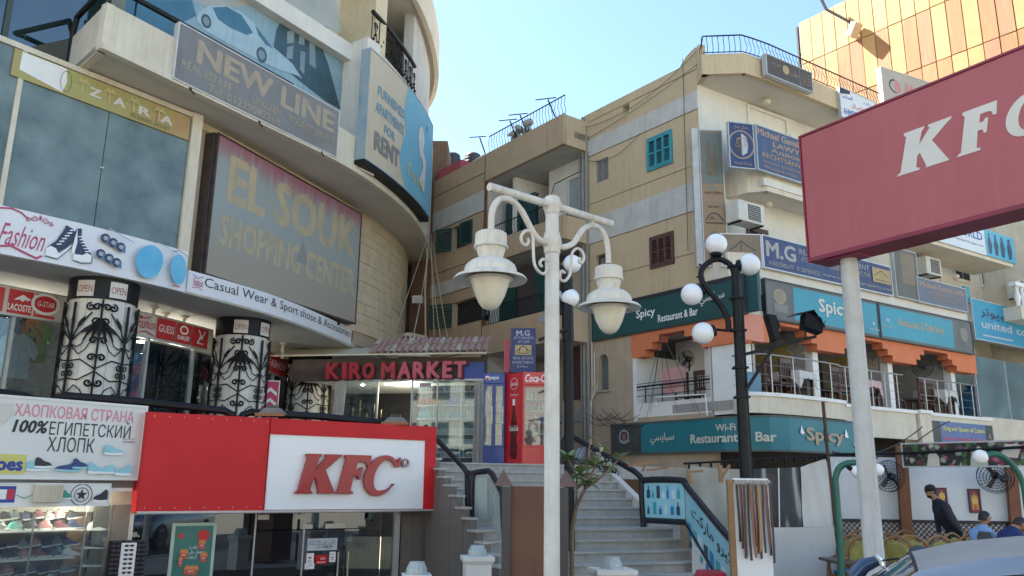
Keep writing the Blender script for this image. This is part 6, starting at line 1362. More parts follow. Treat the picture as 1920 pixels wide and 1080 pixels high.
LT=CV([tuple(SS.pt(-4.15,.1,0).xy),tuple(SS.pt(-2.8,.1,0).xy),tuple(SS.pt(-1.4,.12,0).xy),tuple(SS.pt(-.55,.20,0).xy),tuple(FS.pt(.15,.40,0).xy),tuple(FS.pt(.8,.52,0).xy),tuple(FS.pt(2.0,.46,0).xy),tuple(FS.pt(2.9,.40,0).xy),tuple(FS.pt(3.75,.34,0).xy)])
TEALS=mat('sign_teal_mix',(.02,.20,.25),(.015,.13,.15),.5,scale=.5,streak=.3,dirt=(.10,.12,.10),contrast=1.2)
u0,u1=.03,LT.L-.03;fl=lambda px:(LT.uz(px,820)[0]-u0)/(u1-u0)
CRP=mat('print_cream_old',(.55,.55,.48),rough=.6);BRP=mat('print_tan_old',(.42,.33,.22),(.36,.28,.18),.6,scale=5)
it=[('r',0,fl(1201),.0,1.0,mat('sign_soot',(.06,.07,.065),(.04,.04,.04),.6,scale=3,streak=.3)),('o',fl(1169),.58,.17,.03,NGR),('p',[(fl(1169)+(.012 if k%2==0 else .005)*math.sin(k*PI/5),.58+(.13 if k%2==0 else .055)*math.cos(k*PI/5))for k in range(10)],mat('star_red',(.4,.1,.1),rough=.5)),('t','HEINEKEN',fl(1160),fl(1179),.38,.47,NGR),
      ('t',arab('سبايسي'),fl(1219),fl(1264),.25,.66,CRP,dict(bold=.02)),('t','Wi-Fi',fl(1343),fl(1381),.60,.82,CRP,dict(bold=.025)),('t','Restaurant & Bar',fl(1295),fl(1456),.24,.54,CRP,dict(bold=.03)),
      ('t','Spicy',fl(1511),fl(1582),.20,.74,BRP,dict(bold=.04)),('p',[(fl(1500),.55),(fl(1503),.78),(fl(1506),.62),(fl(1508),.55),(fl(1504),.5)],PWHITE),('p',[(fl(1583),.55),(fl(1586),.78),(fl(1589),.62),(fl(1590),.5),(fl(1585),.5)],PWHITE),('c',fl(1600),.3,.03,CRP)]
sign('restaurant_lower_sign','curving teal sign reading Wi-Fi Restaurant and Bar under the terrace corner',LT,(u0,u1,2.5,3.25),0,.3,TEALS,mat('sign_edge_grey',(.10,.11,.10),(.07,.07,.07),.7,scale=4),it,fw=.035)

r1=fs(1430,522,1647,570,1647,632,1440,600,.06);r2=fs(1649,570,1820,604,1825,660,1649,632,.06)
zA,zB=5.44,6.38
f1=lambda px:(FS.uz(px,580,.06)[0]-r1[0])/(r1[1]-r1[0]);f2=lambda px:(FS.uz(px,610,.06)[0]-r2[0])/(r2[1]-r2[0])
it=[('r',f1(1488),.995,.06,.94,TUR),('p',[(f1(1462)+.055*math.cos(a),.62+.2*math.sin(a))for a in[i*PI/10 for i in range(20)]],mat('burger_print',(.22,.19,.13),(.3,.26,.18),.6,scale=6)),('o',f1(1462),.62,(.19,.17),.02,BRP),('r',f1(1450),f1(1476),.2,.42,mat('glass_print',(.2,.2,.18),rough=.6)),
      ('t','Spicy',f1(1534),f1(1592),.30,.78,CRP,dict(bold=.03)),('p',[(f1(1636)+(.02 if k%2==0 else .008)*math.sin(k*PI/5),.36+(.09 if k%2==0 else .035)*math.cos(k*PI/5))for k in range(10)],NGR),('t','Heineken',f1(1626),f1(1646),.16,.24,NGR)]
sign('spicy_sign','long turquoise sign reading Spicy with a faded burger picture at its left end',FS,(r1[0],r1[1],zA,zB),.06,.16,OLDB,DKF,it,fw=.03)
it=[('r',.005,f2(1786),.06,.94,TUR),('t','Restaurant & Cafe Shop',f2(1684),f2(1768),.38,.68,BRP,dict(bold=.03)),('p',[(f2(1664)+(.028 if k%2==0 else .011)*math.sin(k*PI/5),.55+(.09 if k%2==0 else .035)*math.cos(k*PI/5))for k in range(10)],NGR),('t','Heineken',f2(1653),f2(1674),.32,.4,NGR),('o',f2(1804),.55,(.22,.18),.02,BRP),('c',f2(1804),.55,.17,mat('glass_print',(0,0,0)))]
sign('cafe_sign','turquoise sign reading Restaurant and Cafe Shop right of the Spicy sign',FS,(r2[0],r2[1],zA,zB),.06,.16,OLDB,DKF,it,fw=.03)

MGB=mat('sign_royal_blue',(.018,.04,.15),(.03,.04,.10),.5,scale=.8,streak=.35,dirt=(.2,.17,.15),contrast=1)
r_=fs(1430,442,1672,507,1672,556,1430,503,.08);f=lambda px:(FS.uz(px,500,.08)[0]-r_[0])/(r_[1]-r_[0])
PL_G=mat('plaque_gold_old',(.42,.31,.14),(.34,.24,.11),.6,scale=4)
MGL=mat('letters_sandgrey',(.40,.38,.36),(.32,.3,.28),.6,scale=5)
it=[('t','M.G',f(1437),f(1493),.36,.88,MGL,dict(bold=.035)),('t','REAL ESTATE INVESTMENT',f(1500),f(1629),.68,.86,MGL),('t','ATTORNEYS AT LAW',f(1502),f(1545),.45,.6,MGL),('t','НЕДВИЖИМОСТИ',f(1548),f(1629),.42,.60,BRP),('t','www.hurghada-property.com',f(1540),f(1668),.10,.24,MGL),('t','01002345677  01287654321',f(1440),f(1535),.10,.24,MGL),
      ('r',f(1634),f(1667),.34,.86,PL_G),('l',[(f(1638),.58),(f(1645),.7),(f(1650),.78),(f(1656),.7),(f(1663),.58)],.02,FBK),('l',[(f(1638),.44),(f(1663),.44)],.015,FBK)]
o=sign('attorney_balcony_sign','long blue sign with big M.G letters and gold house badge along the balcony',FS,(r_[0],r_[1],6.62,7.40),.08,.12,MGB,mat('white_sign_edge',(.6,.6,.6),rough=.5),it,fw=.018)
a=SS.pt(-.42,.12,0);b=FS.pt(r_[0],.06,0);MR=PL((a.x,a.y),math.degrees(math.atan2(b.x-a.x,b.y-a.y)));L=(b-a).length
sign('house_logo_panel','brown end panel with a house drawing joined to the blue M.G sign',MR,(0,L-.01,6.62,7.40),0,.1,mat('bronze_panel',(.24,.17,.10),(.17,.13,.09),.5,scale=2,streak=.3),mat('white_sign_edge',(0,0,0)),[('l',[(.2,.5),(.35,.62),(.5,.8),(.7,.62),(.85,.5)],.02,FBK),('l',[(.25,.4),(.8,.4)],.015,FBK),('l',[(.5,.8),(.5,.5)],.015,FBK)],fw=.018)

r_=fs(1418,242,1530,278,1530,372,1420,335,.1);f=lambda px:(FS.uz(px,300,.1)[0]-r_[0])/(r_[1]-r_[0])
BLP=mat('sign_deep_blue',(.018,.06,.18),(.08,.085,.10),.5,scale=.5,streak=.4,dirt=(.22,.2,.19),contrast=1.1);LBR=mat('letters_bronze',(.40,.24,.15),(.34,.26,.2),.6,scale=5)
it=[('t','Michael Gamal Labib',f(1422),f(1530),.80,.96,LBR,dict(bold=.03)),('t','LAWYER',f(1450),f(1520),.62,.74,LBR,dict(bold=.02)),('t','Адвокат',f(1446),f(1520),.46,.58,LBR,dict(bold=.02)),('t','RECHTSANWALT',f(1428),f(1528),.31,.42,LBR,dict(bold=.02)),('t','www.hurghada-lawyer.com',f(1428),f(1528),.17,.25,LBR),('t','Wassenhouse',f(1430),f(1490),.06,.13,LBR)]
sign('lawyer_sign','deep blue lawyer sign with bronze lettering projecting from the third balcony',FS,(r_[0],r_[1],8.98,10.12),.1,.1,BLP,ALU,it,fw=.018)
b=FS.pt(r_[0]-.02,.06,0);q=at_y(1366,262,17.75);q2=V((q.x,q.y,0));MR=PL((q.x,q.y),math.degrees(math.atan2(b.x-q.x,b.y-q.y)));L=(b-q2).length
it=[('o',.5,.52,(.33,.36),.03,LBR),('p',[(.5,.26),(.72,.34),(.78,.52),(.72,.7),(.5,.78)],NGR),('p',[(.5,.26),(.28,.34),(.22,.52),(.28,.7),(.5,.78)],mat('emblem_dark',(.05,.05,.07),rough=.6)),('l',[(.5,.3),(.5,.72)],.02,LBR),('l',[(.32,.64),(.68,.68)],.02,LBR),
      ('l',[(.32,.64),(.24,.46),(.40,.46),(.32,.64)],.01,LBR),('l',[(.68,.68),(.6,.5),(.76,.5),(.68,.68)],.01,LBR),('t',arab('مايكل جمال'),.2,.8,.86,.96,LBR),('t','Michael Gamal',.15,.85,.05,.12,LBR)]
sign('scales_panel','blue panel with the scales of justice emblem left of the lawyer sign',MR,(0,L-.01,8.98,10.12),0,.08,mat('emblem_navy',(.02,.04,.13),(.03,.05,.12),.5,scale=2,streak=.3),ALU,it,fw=.018)

q=SS.pt(-.98,.28,0);p2=FS.pt(-.75+.62,-.35,0)
aa=at_y(1313,260,18.15);bb=at_y(1358,270,18.1)
WH=PL((aa.x,aa.y),88);r_=WH.rect([(1312,238),(1357,251),(1362,500),(1318,500)])
it=[('r',.05,.97,.60,.985,mat('old_tower_print',(.10,.14,.13),(.16,.17,.13),.5,scale=3,contrast=1)),('p',[(.22,.66),(.25,.9),(.45,.95),(.5,.8),(.7,.88),(.8,.66)],mat('print_tower_brown',(.17,.13,.08),(.12,.10,.07),.5,scale=7)),
      ('l',[(.35,.565),(.5,.575),(.62,.56)],.03,mat('print_wave',(.05,.25,.3),rough=.5)),('t','west Home',.12,.92,.52,.55,mat('print_maroon',(.12,.02,.03),rough=.5),dict(shear=.3)),('t','From $35,000',.12,.88,.46,.48,BRP),('t','Sea view',.25,.75,.42,.445,mat('print_maroon',(0,0,0)),dict(shear=.3)),
      ('l',[(.15,.33),(.3,.37),(.5,.385),(.7,.37),(.88,.33)],.02,FBK),('l',[(.3,.33),(.4,.355),(.5,.33)],.015,FBK),('r',.1,.9,.305,.312,FBK),('p',[(.2,.06),(.3,.22),(.5,.26),(.75,.16),(.8,.05)],mat('old_tower_print',(0,0,0)))]
o=sign('tall_property_sign','tall narrow bronze sign reading west Home at the building corner',WH,r_,0,.1,mat('bronze_sign',(.30,.19,.10),(.24,.16,.09),.5,scale=1,streak=.25),ALU,it,fw=.015)
obj('peeling_side_board',G().box(r_[0]-.17,r_[0]-.012,-.12,-.0,r_[2],r_[3]+.05),mat('peeling_white',(.60,.60,.58),(.30,.29,.28),.8,scale=5,contrast=1.4),o,mp=WH)

r_=fs(1436,108,1524,147,1522,175,1437,140,.3);f=lambda a:a
BRB=mat('sign_dark_brown',(.06,.045,.04),(.09,.07,.06),.6,scale=3,streak=.3)
sign('brown_roof_sign','small dark brown Arabic sign hung on the roof balcony',FS,(r_[0],r_[1],11.42,11.97),.3,.12,BRB,ALU,[('c',.42,.6,.12,PL_G),('t',arab('مكتب'),.52,.68,.35,.75,LBR),('t',arab('محمد احمد'),.12,.3,.62,.8,LBR),('r',.72,.725,.05,.95,ALU)]+[('t',arab('للمحاماه'),.76,.96,.72-.16*k,.82-.16*k,LBR)for k in range(4)],fw=.02)
r_=fs(1575,168,1643,188,1643,245,1575,217,.2)
sign('white_name_sign','white sign with pink Arabic and blue name AHMED RAMADAN below the roof railing',FS,r_,.2,.08,mat('sign_white_shade',(.66,.66,.66),(.6,.6,.6),.5),ALU,[('t','AHMED RAMADAN',.06,.98,.12,.34,mat('print_blue_mid',(.03,.12,.35),rough=.5),dict(bold=.03)),('t',arab('احمد رمضان'),.3,.96,.40,.64,mat('print_pink',(.6,.1,.2),rough=.5),dict(bold=.02)),('t',arab('المحامى'),.06,.34,.66,.84,mat('print_blue_mid',(0,0,0))),('t',arab('مكتب'),.66,.85,.74,.88,mat('print_blue_mid',(0,0,0))),('p',[(.0,.78),(.28,.9),(.28,1),(0,1)],FBK)],fw=.012)
AQ=at_y(1652,128,21.5);AB=PL((AQ.x,AQ.y),64);r_=AB.rect([(1652,124),(1770,165),(1770,240),(1655,196)])
sign('far_name_board','weathered pale board starting with Ahmed behind the tilted red sign',AB,r_,0,.15,mat('board_beige',(.42,.36,.30),(.36,.31,.26),.6,scale=2),mat('board_edge',(.5,.47,.42),rough=.7),[('o',.2,.62,(.24,.22),.05,FBK),('p',[(.2,.45),(.27,.5),(.29,.62),(.27,.75),(.2,.8)],mat('print_pink_old',(.5,.2,.17),rough=.5)),('t','Ahmed',.35,.8,.5,.78,mat('print_pink_old',(0,0,0)),dict(bold=.04))],fw=.02)

r_=fs(1718,514,1812,547,1812,585,1722,566,.08)
sign('second_lawyer_sign','weathered blue sign reading Michael Gamal Labib with turquoise end cap',FS,r_,.08,.1,mat('sign_grey_blue',(.10,.13,.20),(.16,.16,.17),.6,scale=1,streak=.4,contrast=1),ALU,[('t','Michael Gamal Labib',.05,.97,.66,.9,LBR,dict(bold=.03)),('t','ATTORNEYS AT LAW',.2,.9,.4,.55,LBR),('t','ADVOKATY',.25,.8,.2,.32,LBR)],fw=.015)
single('blue_shutter',G().box(r_[1]+.03,r_[1]+.28,-.02,.06,r_[2]+.3,r_[3]+.1),TEAL,'small turquoise panel at the right end of the grey blue sign','panel',mp=FS)
r_=fs(1671,470,1716,470,1719,566,1678,555,.02)
sign('old_vertical_sign','blank brown weathered upright sign beside the blue M.G sign',FS,r_,.06,.1,mat('sign_mould_brown',(.16,.14,.11),(.10,.12,.11),.7,scale=2,streak=.5,contrast=1.2),ALU,[('r',.3,.9,.3,.95,mat('sign_tan_patch',(.24,.18,.12),(.18,.15,.11),.7,scale=4))],fw=.015)
FW=FS.off(0,.25);r_=fs(1745,405,1902,440,1900,492,1745,450,.25)
WB=mat('diver_print_blue',(.03,.28,.46),(.10,.42,.58),.5,scale=3,contrast=1);
it=[('t','DIVE WORLD',.02,.60,.5,.82,mat('print_blue_mid',(0,0,0)),dict(bold=.03)),('t','www.divingworld-egypt.com',.18,.60,.26,.36,STD),('r',.63,1,0,1,WB)]
for k,x in enumerate((.68,.76,.84,.93)):it+=[('p',[(x-.02,.12),(x-.025,.5),(x-.01,.75),(x+.01,.75),(x+.03,.45),(x+.01,.1)],mat('diver_dark',(.01,.05,.12),rough=.5)),('c',x,.82,.05,mat('diver_dark',(0,0,0)))]
sign('diving_sign','white and bright blue sign ending in WORLD with printed divers',FS,r_,.25,.05,mat('sign_white_cool',(.62,.66,.70),(.55,.6,.65),.5),ALU,it,fw=.0)
obj('far_balcony_slab',G().box(r_[0]-.2,r_[1]-.1,FB,.2,r_[2]-.1,r_[2]+.05),CREAM,apt,mp=FS)
r_=fs(1818,562,1990,596,1990,668,1830,634,.1)
sign('computer_sign','bright blue sign with Arabic and English united computer lettering at the right edge',FS,r_,.1,.2,mat('sign_azure',(.02,.24,.42),(.04,.28,.40),.5,scale=1,streak=.25),ALU,[('t','united computer',.08,.98,.24,.52,NGR,dict(bold=.02)),('t',arab('المتحدة للكمبيوتر'),.08,.98,.56,.86,mat('print_navy',(0,0,0)),dict(bold=.02)),('r',.08,.4,.1,.14,NGR)],fw=.02)

gb=fs(1822,645,2000,700,2000,830,1835,790,-.1)
o=empty('glass_bay',FS.pt(gb[0],-.1,3.6),'tall pale blue glass wall under the azure sign at the right edge','window',None,FS.rz)
SKG=glass('pale_blue_glass',(.5,.66,.72),.06,body=.38,bodycol=(.25,.42,.48),dirt=.12)
for k in range(3):obj('pane',G().box(gb[0]+k*1.7+.01,gb[0]+(k+1)*1.7-.01,-.12,-.1,3.75,5.45),SKG,o,mp=FS)
for k in range(4):obj('mullion',G().box(gb[0]+k*1.7-.02,gb[0]+k*1.7+.01,-.13,-.06,3.75,5.45),ALU,o,mp=FS)
obj('room_backing',G().box(gb[0],gb[0]+5.2,-3.2,-3.1,3.6,5.5),mat('pale_blue_room',(.22,.36,.42),(.16,.28,.34),.8,scale=1),o,mp=FS)
obj('lower_band',G().box(gb[0],gb[0]+5.2,-.3,.0,3.1,3.74),CREAM,o,mp=FS)
obj('printed_vase',G().lathe([(.1,0),(.42,.25),(.46,.5),(.3,.8),(.12,.95),(.2,1.0)],16,(gb[0]+1.3,-.9,3.75)),mat('blue_vase',(.05,.2,.42),rough=.4),o,mp=FS,smooth=True)
r_=fs(1745,785,1862,800,1862,835,1748,832,.22)
sign('cotton_shop_sign','purple blue sign reading King and Queen of Cotton under the terrace',FS,r_,.22,.06,mat('sign_violet',(.06,.09,.28),(.10,.16,.32),.5,scale=2),ALU,[('r',0,.14,0,1,mat('sign_soot',(0,0,0))),('r',.88,1,0,1,mat('sign_soot',(0,0,0))),('t','King and Queen of Cotton',.18,.86,.52,.8,YELX,dict(bold=.03)),('t','Король и королева хлопка',.18,.86,.1,.32,mat('print_pink',(0,0,0)),dict(bold=.02)),('t','A',.91,.97,.3,.6,LBR)],fw=.012)

ac_unit('cream air conditioner on the white wall below the lawyer sign',FS,fs(1384,376,1434,384,1434,424,1386,410,-.1),-.1,.4)
ac_unit('grey air conditioner half hidden behind the weathered blue sign',FS,fs(1735,480,1765,486,1765,520,1738,510,-.3),-.3,.4)
q=FS.uz(1912,540,-.2);ac_unit('pale air conditioner cut by the right edge of the picture',FS,(q[0]-.1,q[0]+.7,q[1]-.3,q[1]+.3),-.2,.35)
for k,(px,py)in enumerate(((1440,186),(1443,378),(1790,475))):
    u,z=FS.uz(px,py,-.5);z=(11.40,8.60,8.0)[k];single('ceiling_lamp',G().lathe([(.02,0),(.09,-.03),(.11,-.08),(.07,-.14),(.001,-.15)],12,FS.pt(u,-.55,z)),CREAM,['broken ceiling lamp under the roof balcony','round ceiling lamp above the air conditioner','ceiling lamp under the diving sign balcony'][k],'lamp')
louvre_window(FS,fs(1400,432,1438,426,1438,470,1400,470,FB),FB+.01,BRS,2,'brown shutters on the white wall below the air conditioner')
window(FS,fs(1370,242,1398,250,1398,290,1370,290,FB),FB+.14,ALU,mat('dull_pane',(0,0,0)),'aluminium window behind the lawyer sign',2,1)
window(FS,fs(1692,470,1712,475,1712,520,1692,520,FB),FB+.14,ALU,mat('dull_pane',(0,0,0)),'dark window behind the brown upright sign',1,1)

nb=empty('neighbour_building',FS.pt(11.5,-2,0),'pale cream neighbour building with dark windows at the right edge','building',None,FS.rz)
obj('wall',G().box(9.85,20,-6,-1.4,0,13),CREAM,nb,mp=FS);obj('balcony_slab',G().box(11.2,18,-1.4,.6,6.6,7.0),CREAM,nb,mp=FS)
obj('dark_door',G().box(9.9,10.7,-1.4,-1.36,5.6,7.6),mat('carved_dark_door',(.10,.07,.06),(.05,.04,.035),.7,scale=9,contrast=1.3),nb,mp=FS)
for k in range(2):w_=obj('window',G().box(11.5+k*1.6,12.5+k*1.6,-1.4,-1.36,8.2,9.4),CREAM,nb,mp=FS);obj('pane',G().box(11.6+k*1.6,11.98+k*1.6,-1.36,-1.35,8.3,9.3).box(12.02+k*1.6,12.4+k*1.6,-1.36,-1.35,8.3,9.3),DARK,w_,mp=FS,kind='stuff')
for k in range(10):obj('baluster',G().lathe([(.08,0),(.05,.08),(.1,.3),(.05,.5),(.07,.62)],8,(11.4+k*.3,.45,7.0)),WPAINT,nb,mp=FS,smooth=True)
obj('balcony_rail',G().box(11.2,18,.35,.55,7.62,7.74),WPAINT,nb,mp=FS)
# ================================================================ RESTAURANT TERRACE FURNITURE
edgep=[SS.pt(-.35,.0,0),FS.pt(-.1,.08,0),FS.pt(.35,.26,0),FS.pt(.9,.30,0),FS.pt(1.9,.28,0),FS.pt(2.95,.2,0)]
def steel_rail(P,label,z0=3.72,h=.86,posts=4,ends=True):
    o=empty('terrace_railing',P[len(P)//2]+V((0,0,z0)),label,'railing','steel railings of the restaurant terrace')
    acc=[0]
    for a,b in zip(P,P[1:]):acc.append(acc[-1]+(b-a).length)
    def at(u):
        for i in range(len(acc)-1):
            if u<=acc[i+1]+1e-6:return P[i].lerp(P[i+1],(u-acc[i])/(acc[i+1]-acc[i]))
        return P[-1].copy()
    obj('top_rail',G().tube([p+V((0,0,z0+h))for p in P],.019,8),STEEL,o)
    for k in range(3):obj('wire_rail',G().tube([p+V((0,0,z0+h*(.25+.24*k)))for p in P],.006,5),STEEL,o)
    for k in range(posts):p=at(acc[-1]*(k+.5)/posts);obj('post',G().tube([p+V((0,0,z0)),p+V((0,0,z0+h))],.014,6),STEEL,o)
steel_rail(edgep,'steel railing rounding the terrace corner behind the black lamp post',posts=5)
steel_rail([FS.pt(3.1,.08,0),FS.pt(4.2,.06,0),FS.pt(5.75,.06,0)],'steel railing of the middle terrace bay behind the sign pole',posts=5)
steel_rail([FS.pt(6.55,.0,0),FS.pt(8.0,.0,0),FS.pt(9.4,.0,0)],'steel railing of the right terrace bay beside the glass wall',posts=5)
lg=empty('loggia_railing',SS.pt(-2.2,0,3.72),'dark wire railing with fallen white pipe in the side loggia','railing',None,SS.rz)
zr=[SS.uz(1262,y)[1]for y in(716,737,748,758)]
obj('top_rail',G().tube([(LG0+.1,.0,zr[0]-.03),(-1.0,.0,zr[0]-.03)],.022,6),IRON,lg,mp=SS)
for z in(3.9,4.05,4.2):obj('wire_rail',G().tube([(LG0+.1,.0,z),(-1.0,.0,z)],.008,4),IRON,lg,mp=SS)
for u in(-3.0,-2.45,-1.75,-1.3):obj('post',G().tube([(u,.0,3.72),(u,0,zr[0]-.03)],.014,5),IRON,lg,mp=SS)
single('fallen_pipe',G().tube([SS.pt(-2.55,.12,3.62),SS.pt(-2.55,.12,3.82),SS.pt(-1.05,.12,3.78),SS.pt(-1.02,.12,3.3)],.02,6),WPAINT,'white pipe hanging across the loggia railing','pipe')
for k in range(7):
    a=SS.pt(-2.35,.1,5.35);b=SS.pt((-3.1,-2.9,-2.75,-1.9,-1.35,-1.2,-2.3)[k],.12,(3.5,3.3,3.45,3.5,3.4,3.3,4.4)[k])
    single('loggia_cable',G().tube(sag(a,b,(.15,.2,.1,.1,-.1,-.08,.2)[k]),.0055,4),CABLE,['cable slanting to the lower left of the loggia','second cable slanting left','third slack cable left of the fan','cable dropping past the red banner','cable slanting right to the white corner','lowest cable slanting right','short looped cable under the fan'][k],'cable','cables hanging in the loggia')
def fan(loc,facing,label,r=.28,arm=None,group='wall fans'):
    o=empty('wall_fan',loc,label,'fan',group);n=V(facing).normalized();M=n.to_track_quat('Z','Y').to_matrix();P=lambda x,y,z=0:V(loc)+M@V((x,y,z))
    for rr,z in((r,0),(r,.07),(r*.84,.08),(r*.66,.085),(r*.5,.09),(r*.33,.095)):obj('cage_ring',G().tube([P(rr*math.cos(i*PI/12),rr*math.sin(i*PI/12),z)for i in range(24)],.006,4,closed=True),IRON,o)
    for i in range(24):a=i*PI/12;obj('cage_wire',G().tube([P(.03*math.cos(a),.03*math.sin(a),.1),P(r*.7*math.cos(a),r*.7*math.sin(a),.085),P(r*math.cos(a),r*math.sin(a),.03)],.0035,3),IRON,o)
    for i in range(3):
        a=i*2*PI/3;c,s=math.cos(a),math.sin(a);g=G().add([P(c*.04-s*.03,s*.04+c*.03,.03),P(c*.04+s*.03,s*.04-c*.03,.045),P(c*r*.8+s*.06,s*r*.8-c*.06,.05),P(c*r*.8-s*.04,s*r*.8+c*.04,.025)],[(0,1,2,3)]);obj('blade',g,mat('fan_blade',(.12,.12,.125),rough=.4),o)
    obj('motor',G().lathe([(.05,-.16),(.07,-.12),(.075,-.04),(.05,.02)],12,loc,axis=n),BLK,o,smooth=True)
    if arm:obj('wall_arm',G().tube([P(0,0,-.12),V(arm).lerp(P(0,0,-.12),.4)+V((0,0,-.05)),V(arm)],.02,6),BLK,o)
fan(SS.pt(-1.95,-.35,4.72),(-.6,-.7,-.1),'black fan hanging in the side loggia among cables',.2,SS.pt(-2.45,-1.0,4.55))
u,z=FS.uz(1736,688,-.3);fan(FS.pt(u,-.4,z),(-.3,-.9,-.1),'black fan under the orange beam of the right terrace bay',.26,FS.pt(u,-.9,z+.3))

CHW=mat('chair_mahogany',(.10,.035,.025),(.06,.022,.018),.4,scale=7)
def slat_chair():
    o=empty('terrace_chair',(0,0,0),'dark brown slat back chair on the restaurant terrace','chair','slat back chairs on the terrace')
    obj('seat',G().box(-.22,.22,-.22,.22,.43,.47),CHW,o)
    for x in(-.19,.19):
        for y in(-.19,.19):obj('leg',G().box(x-.02,x+.02,y-.02,y+.02,0,.43),CHW,o)
        obj('back_post',G().box(x-.02,x+.02,.18,.22,.47,.98),CHW,o)
    obj('top_slat',G().box(-.21,.21,.175,.225,.9,1.0),CHW,o);obj('lower_slat',G().box(-.17,.17,.185,.215,.55,.6),CHW,o)
    for k in range(5):x=-.13+k*.065;obj('back_slat',G().box(x-.014,x+.014,.19,.21,.6,.9),CHW,o)
    return o
ch0=slat_chair()
spots=[(.95,-.45,200,'chair at the corner railing nearest the lamp post'),(1.45,-.35,185,'second chair from the lamp post on the corner bay'),(2.55,-.75,10,'chair right of the corner table'),(1.9,-1.2,20,'chair behind the corner table'),
         (3.45,-.5,190,'leftmost chair of the middle bay'),(3.95,-.5,170,'chair beside the sign pole in the middle bay'),(5.2,-.5,15,'chair right of the middle table'),(7.0,-.45,195,'leftmost chair of the right bay'),(7.5,-.5,175,'second chair of the right bay'),(8.75,-.7,20,'chair right of the table in the right bay')]
for k,(u,d,a,lb)in enumerate(spots):
    p=FS.pt(u,d,RZ0)
    if k==0:ch0.location=p;ch0.rotation_euler=(0,0,FS.rz+R(a));W[ch0.name]=Matrix.Translation(p);ch0['label']='dark brown slat '+lb
    else:place(ch0,p,FS.rz+R(a),'dark brown slat '+lb)
for k,(u,lb)in enumerate(((-2.1,'dark slat chair in the side loggia behind the railing'),(-1.5,'second dark slat chair in the side loggia'))):place(ch0,SS.pt(u,-.5,3.4),SS.rz+R(180),lb)
CLOTH=mat('table_cloth',(.66,.64,.60),(.58,.55,.52),.85,scale=3);CLP=mat('table_cloth_pink',(.60,.40,.38),rough=.85)
def table(lb,p,rz,cm):
    o=empty('terrace_table',p,lb,'table','tables on the restaurant terrace',rz);M=W[o.name]
    obj('tabletop',G().box(-.4,.4,-.4,.4,.72,.75),CHW,o,mp=lambda v:M@V(v))
    for x in(-.33,.33):
        for y in(-.33,.33):obj('leg',G().box(x-.025,x+.025,y-.025,y+.025,0,.72),CHW,o,mp=lambda v:M@V(v))
    g=G();N=10;rim=[]
    for i in range(4*N):
        s_=i//N;t_=i%N/N;x,y=[(-.42+.84*t_,-.42),(.42,-.42+.84*t_),(.42-.84*t_,.42),(-.42,.42-.84*t_)][s_];rim.append((x,y))
    for x,y in rim:g.v.append(V((x,y,.757)))
    for i,(x,y)in enumerate(rim):c=abs(x)*abs(y)/.176;g.v.append(V((x*(1.04+.03*math.sin(i*1.9)),y*(1.04+.03*math.sin(i*1.9)),.757-(.16+.26*c**3+.02*math.sin(i*2.3)))))
    n=4*N;g.f=[tuple(range(n))]+[(i,n+i,n+(i+1)%n,(i+1)%n)for i in range(n)];g.m=[0]*len(g.f)
    single('tablecloth',g.map(lambda v:M@V(v)),cm,lb.replace('table','cloth',1)if 'table' in lb else lb,'tablecloth','cloths on the terrace tables',smooth=False)
table('table with hanging white cloth near the terrace corner',FS.pt(2.05,-.45,RZ0),FS.rz+.2,CLOTH)
table('table with pinkish cloth right of the sign pole',FS.pt(4.65,-.5,RZ0),FS.rz+.1,CLP)
table('table with white cloth in the right terrace bay',FS.pt(8.15,-.5,RZ0),FS.rz+.15,CLOTH)
table('table with white cloth behind the pale blue glass',FS.pt(gb[0]+1.6,-.9,RZ0),FS.rz+.15,CLOTH)
single('blue_bin',G().box(.25,.7,-.55,-.2,RZ0,RZ0+.62),mat('bin_blue',(.10,.22,.30),rough=.5),'dusty blue box standing at the corner railing','box',mp=FS)
single('cola_banner',G().box(-2.55,-1.8,-.12,-.1,3.9,4.5),mat('banner_red_white',(.5,.08,.08),(.6,.55,.52),.6,scale=3,contrast=1.5),'red and white banner hanging behind the loggia railing','banner',mp=SS)

for k,(px,py)in enumerate(((1500,665),(1600,680),(1640,690),(1770,680))):
    u,z=FS.uz(px,py,-.3);g=G()
    for j in range(7):a=V((u,-.25,z));b=a+V((random.uniform(-.5,.5),random.uniform(-.1,.1),random.uniform(-.05,.35)));g.tube([a,a.lerp(b,.5)+V((0,0,.06)),b],.008,3)
    single('dry_vine',g,mat('dry_vine_brown',(.25,.18,.09),rough=.9),['dry vine twigs under the first orange arch','dry vine twigs left of the pole under the beam','dry vine twigs right of the pole','dry vine twigs under the last arch'][k],'vine','dry vines under the beam',mp=FS,kind='stuff')
# ================================================================ WHITE TWIN STREET LAMP
OLDW=mat('chipped_white_paint',(.66,.65,.60),(.52,.50,.45),.55,scale=7,bump=.15,bscale=60,streak=.6,dirt=(.27,.23,.18),contrast=1.1)
POLEW=mat('pole_white_paint',(.68,.68,.65),(.50,.49,.46),.55,scale=5,bump=.2,bscale=35,streak=.4,dirt=(.22,.2,.17),contrast=.8)
LB_=at_y(1035,700,6.6);LP=PL((LB_.x,LB_.y),45.2)
lp=empty('street_lamp',(LB_.x,LB_.y,0),'chipped white street lamp with two bell shaped lanterns on scrolled arms','street lamp',None,LP.rz)
L_=lambda x,y:LP.uz(x,y)
def lpt(x,y,d=0):u,z=L_(x,y);return(u,d,z)
zh,zc=L_(1035,385)[1],L_(1035,455)[1]
obj('post',G().lathe([(.10,0),(.10,.25),(.075,.3),(.064,.5),(.062,1.5),(.060,zc-.08)],24),POLEW,lp,mp=LP,smooth=True)
obj('upper_post',G().lathe([(.058,zc+.07),(.057,zh-.06)],20),POLEW,lp,mp=LP,smooth=True)
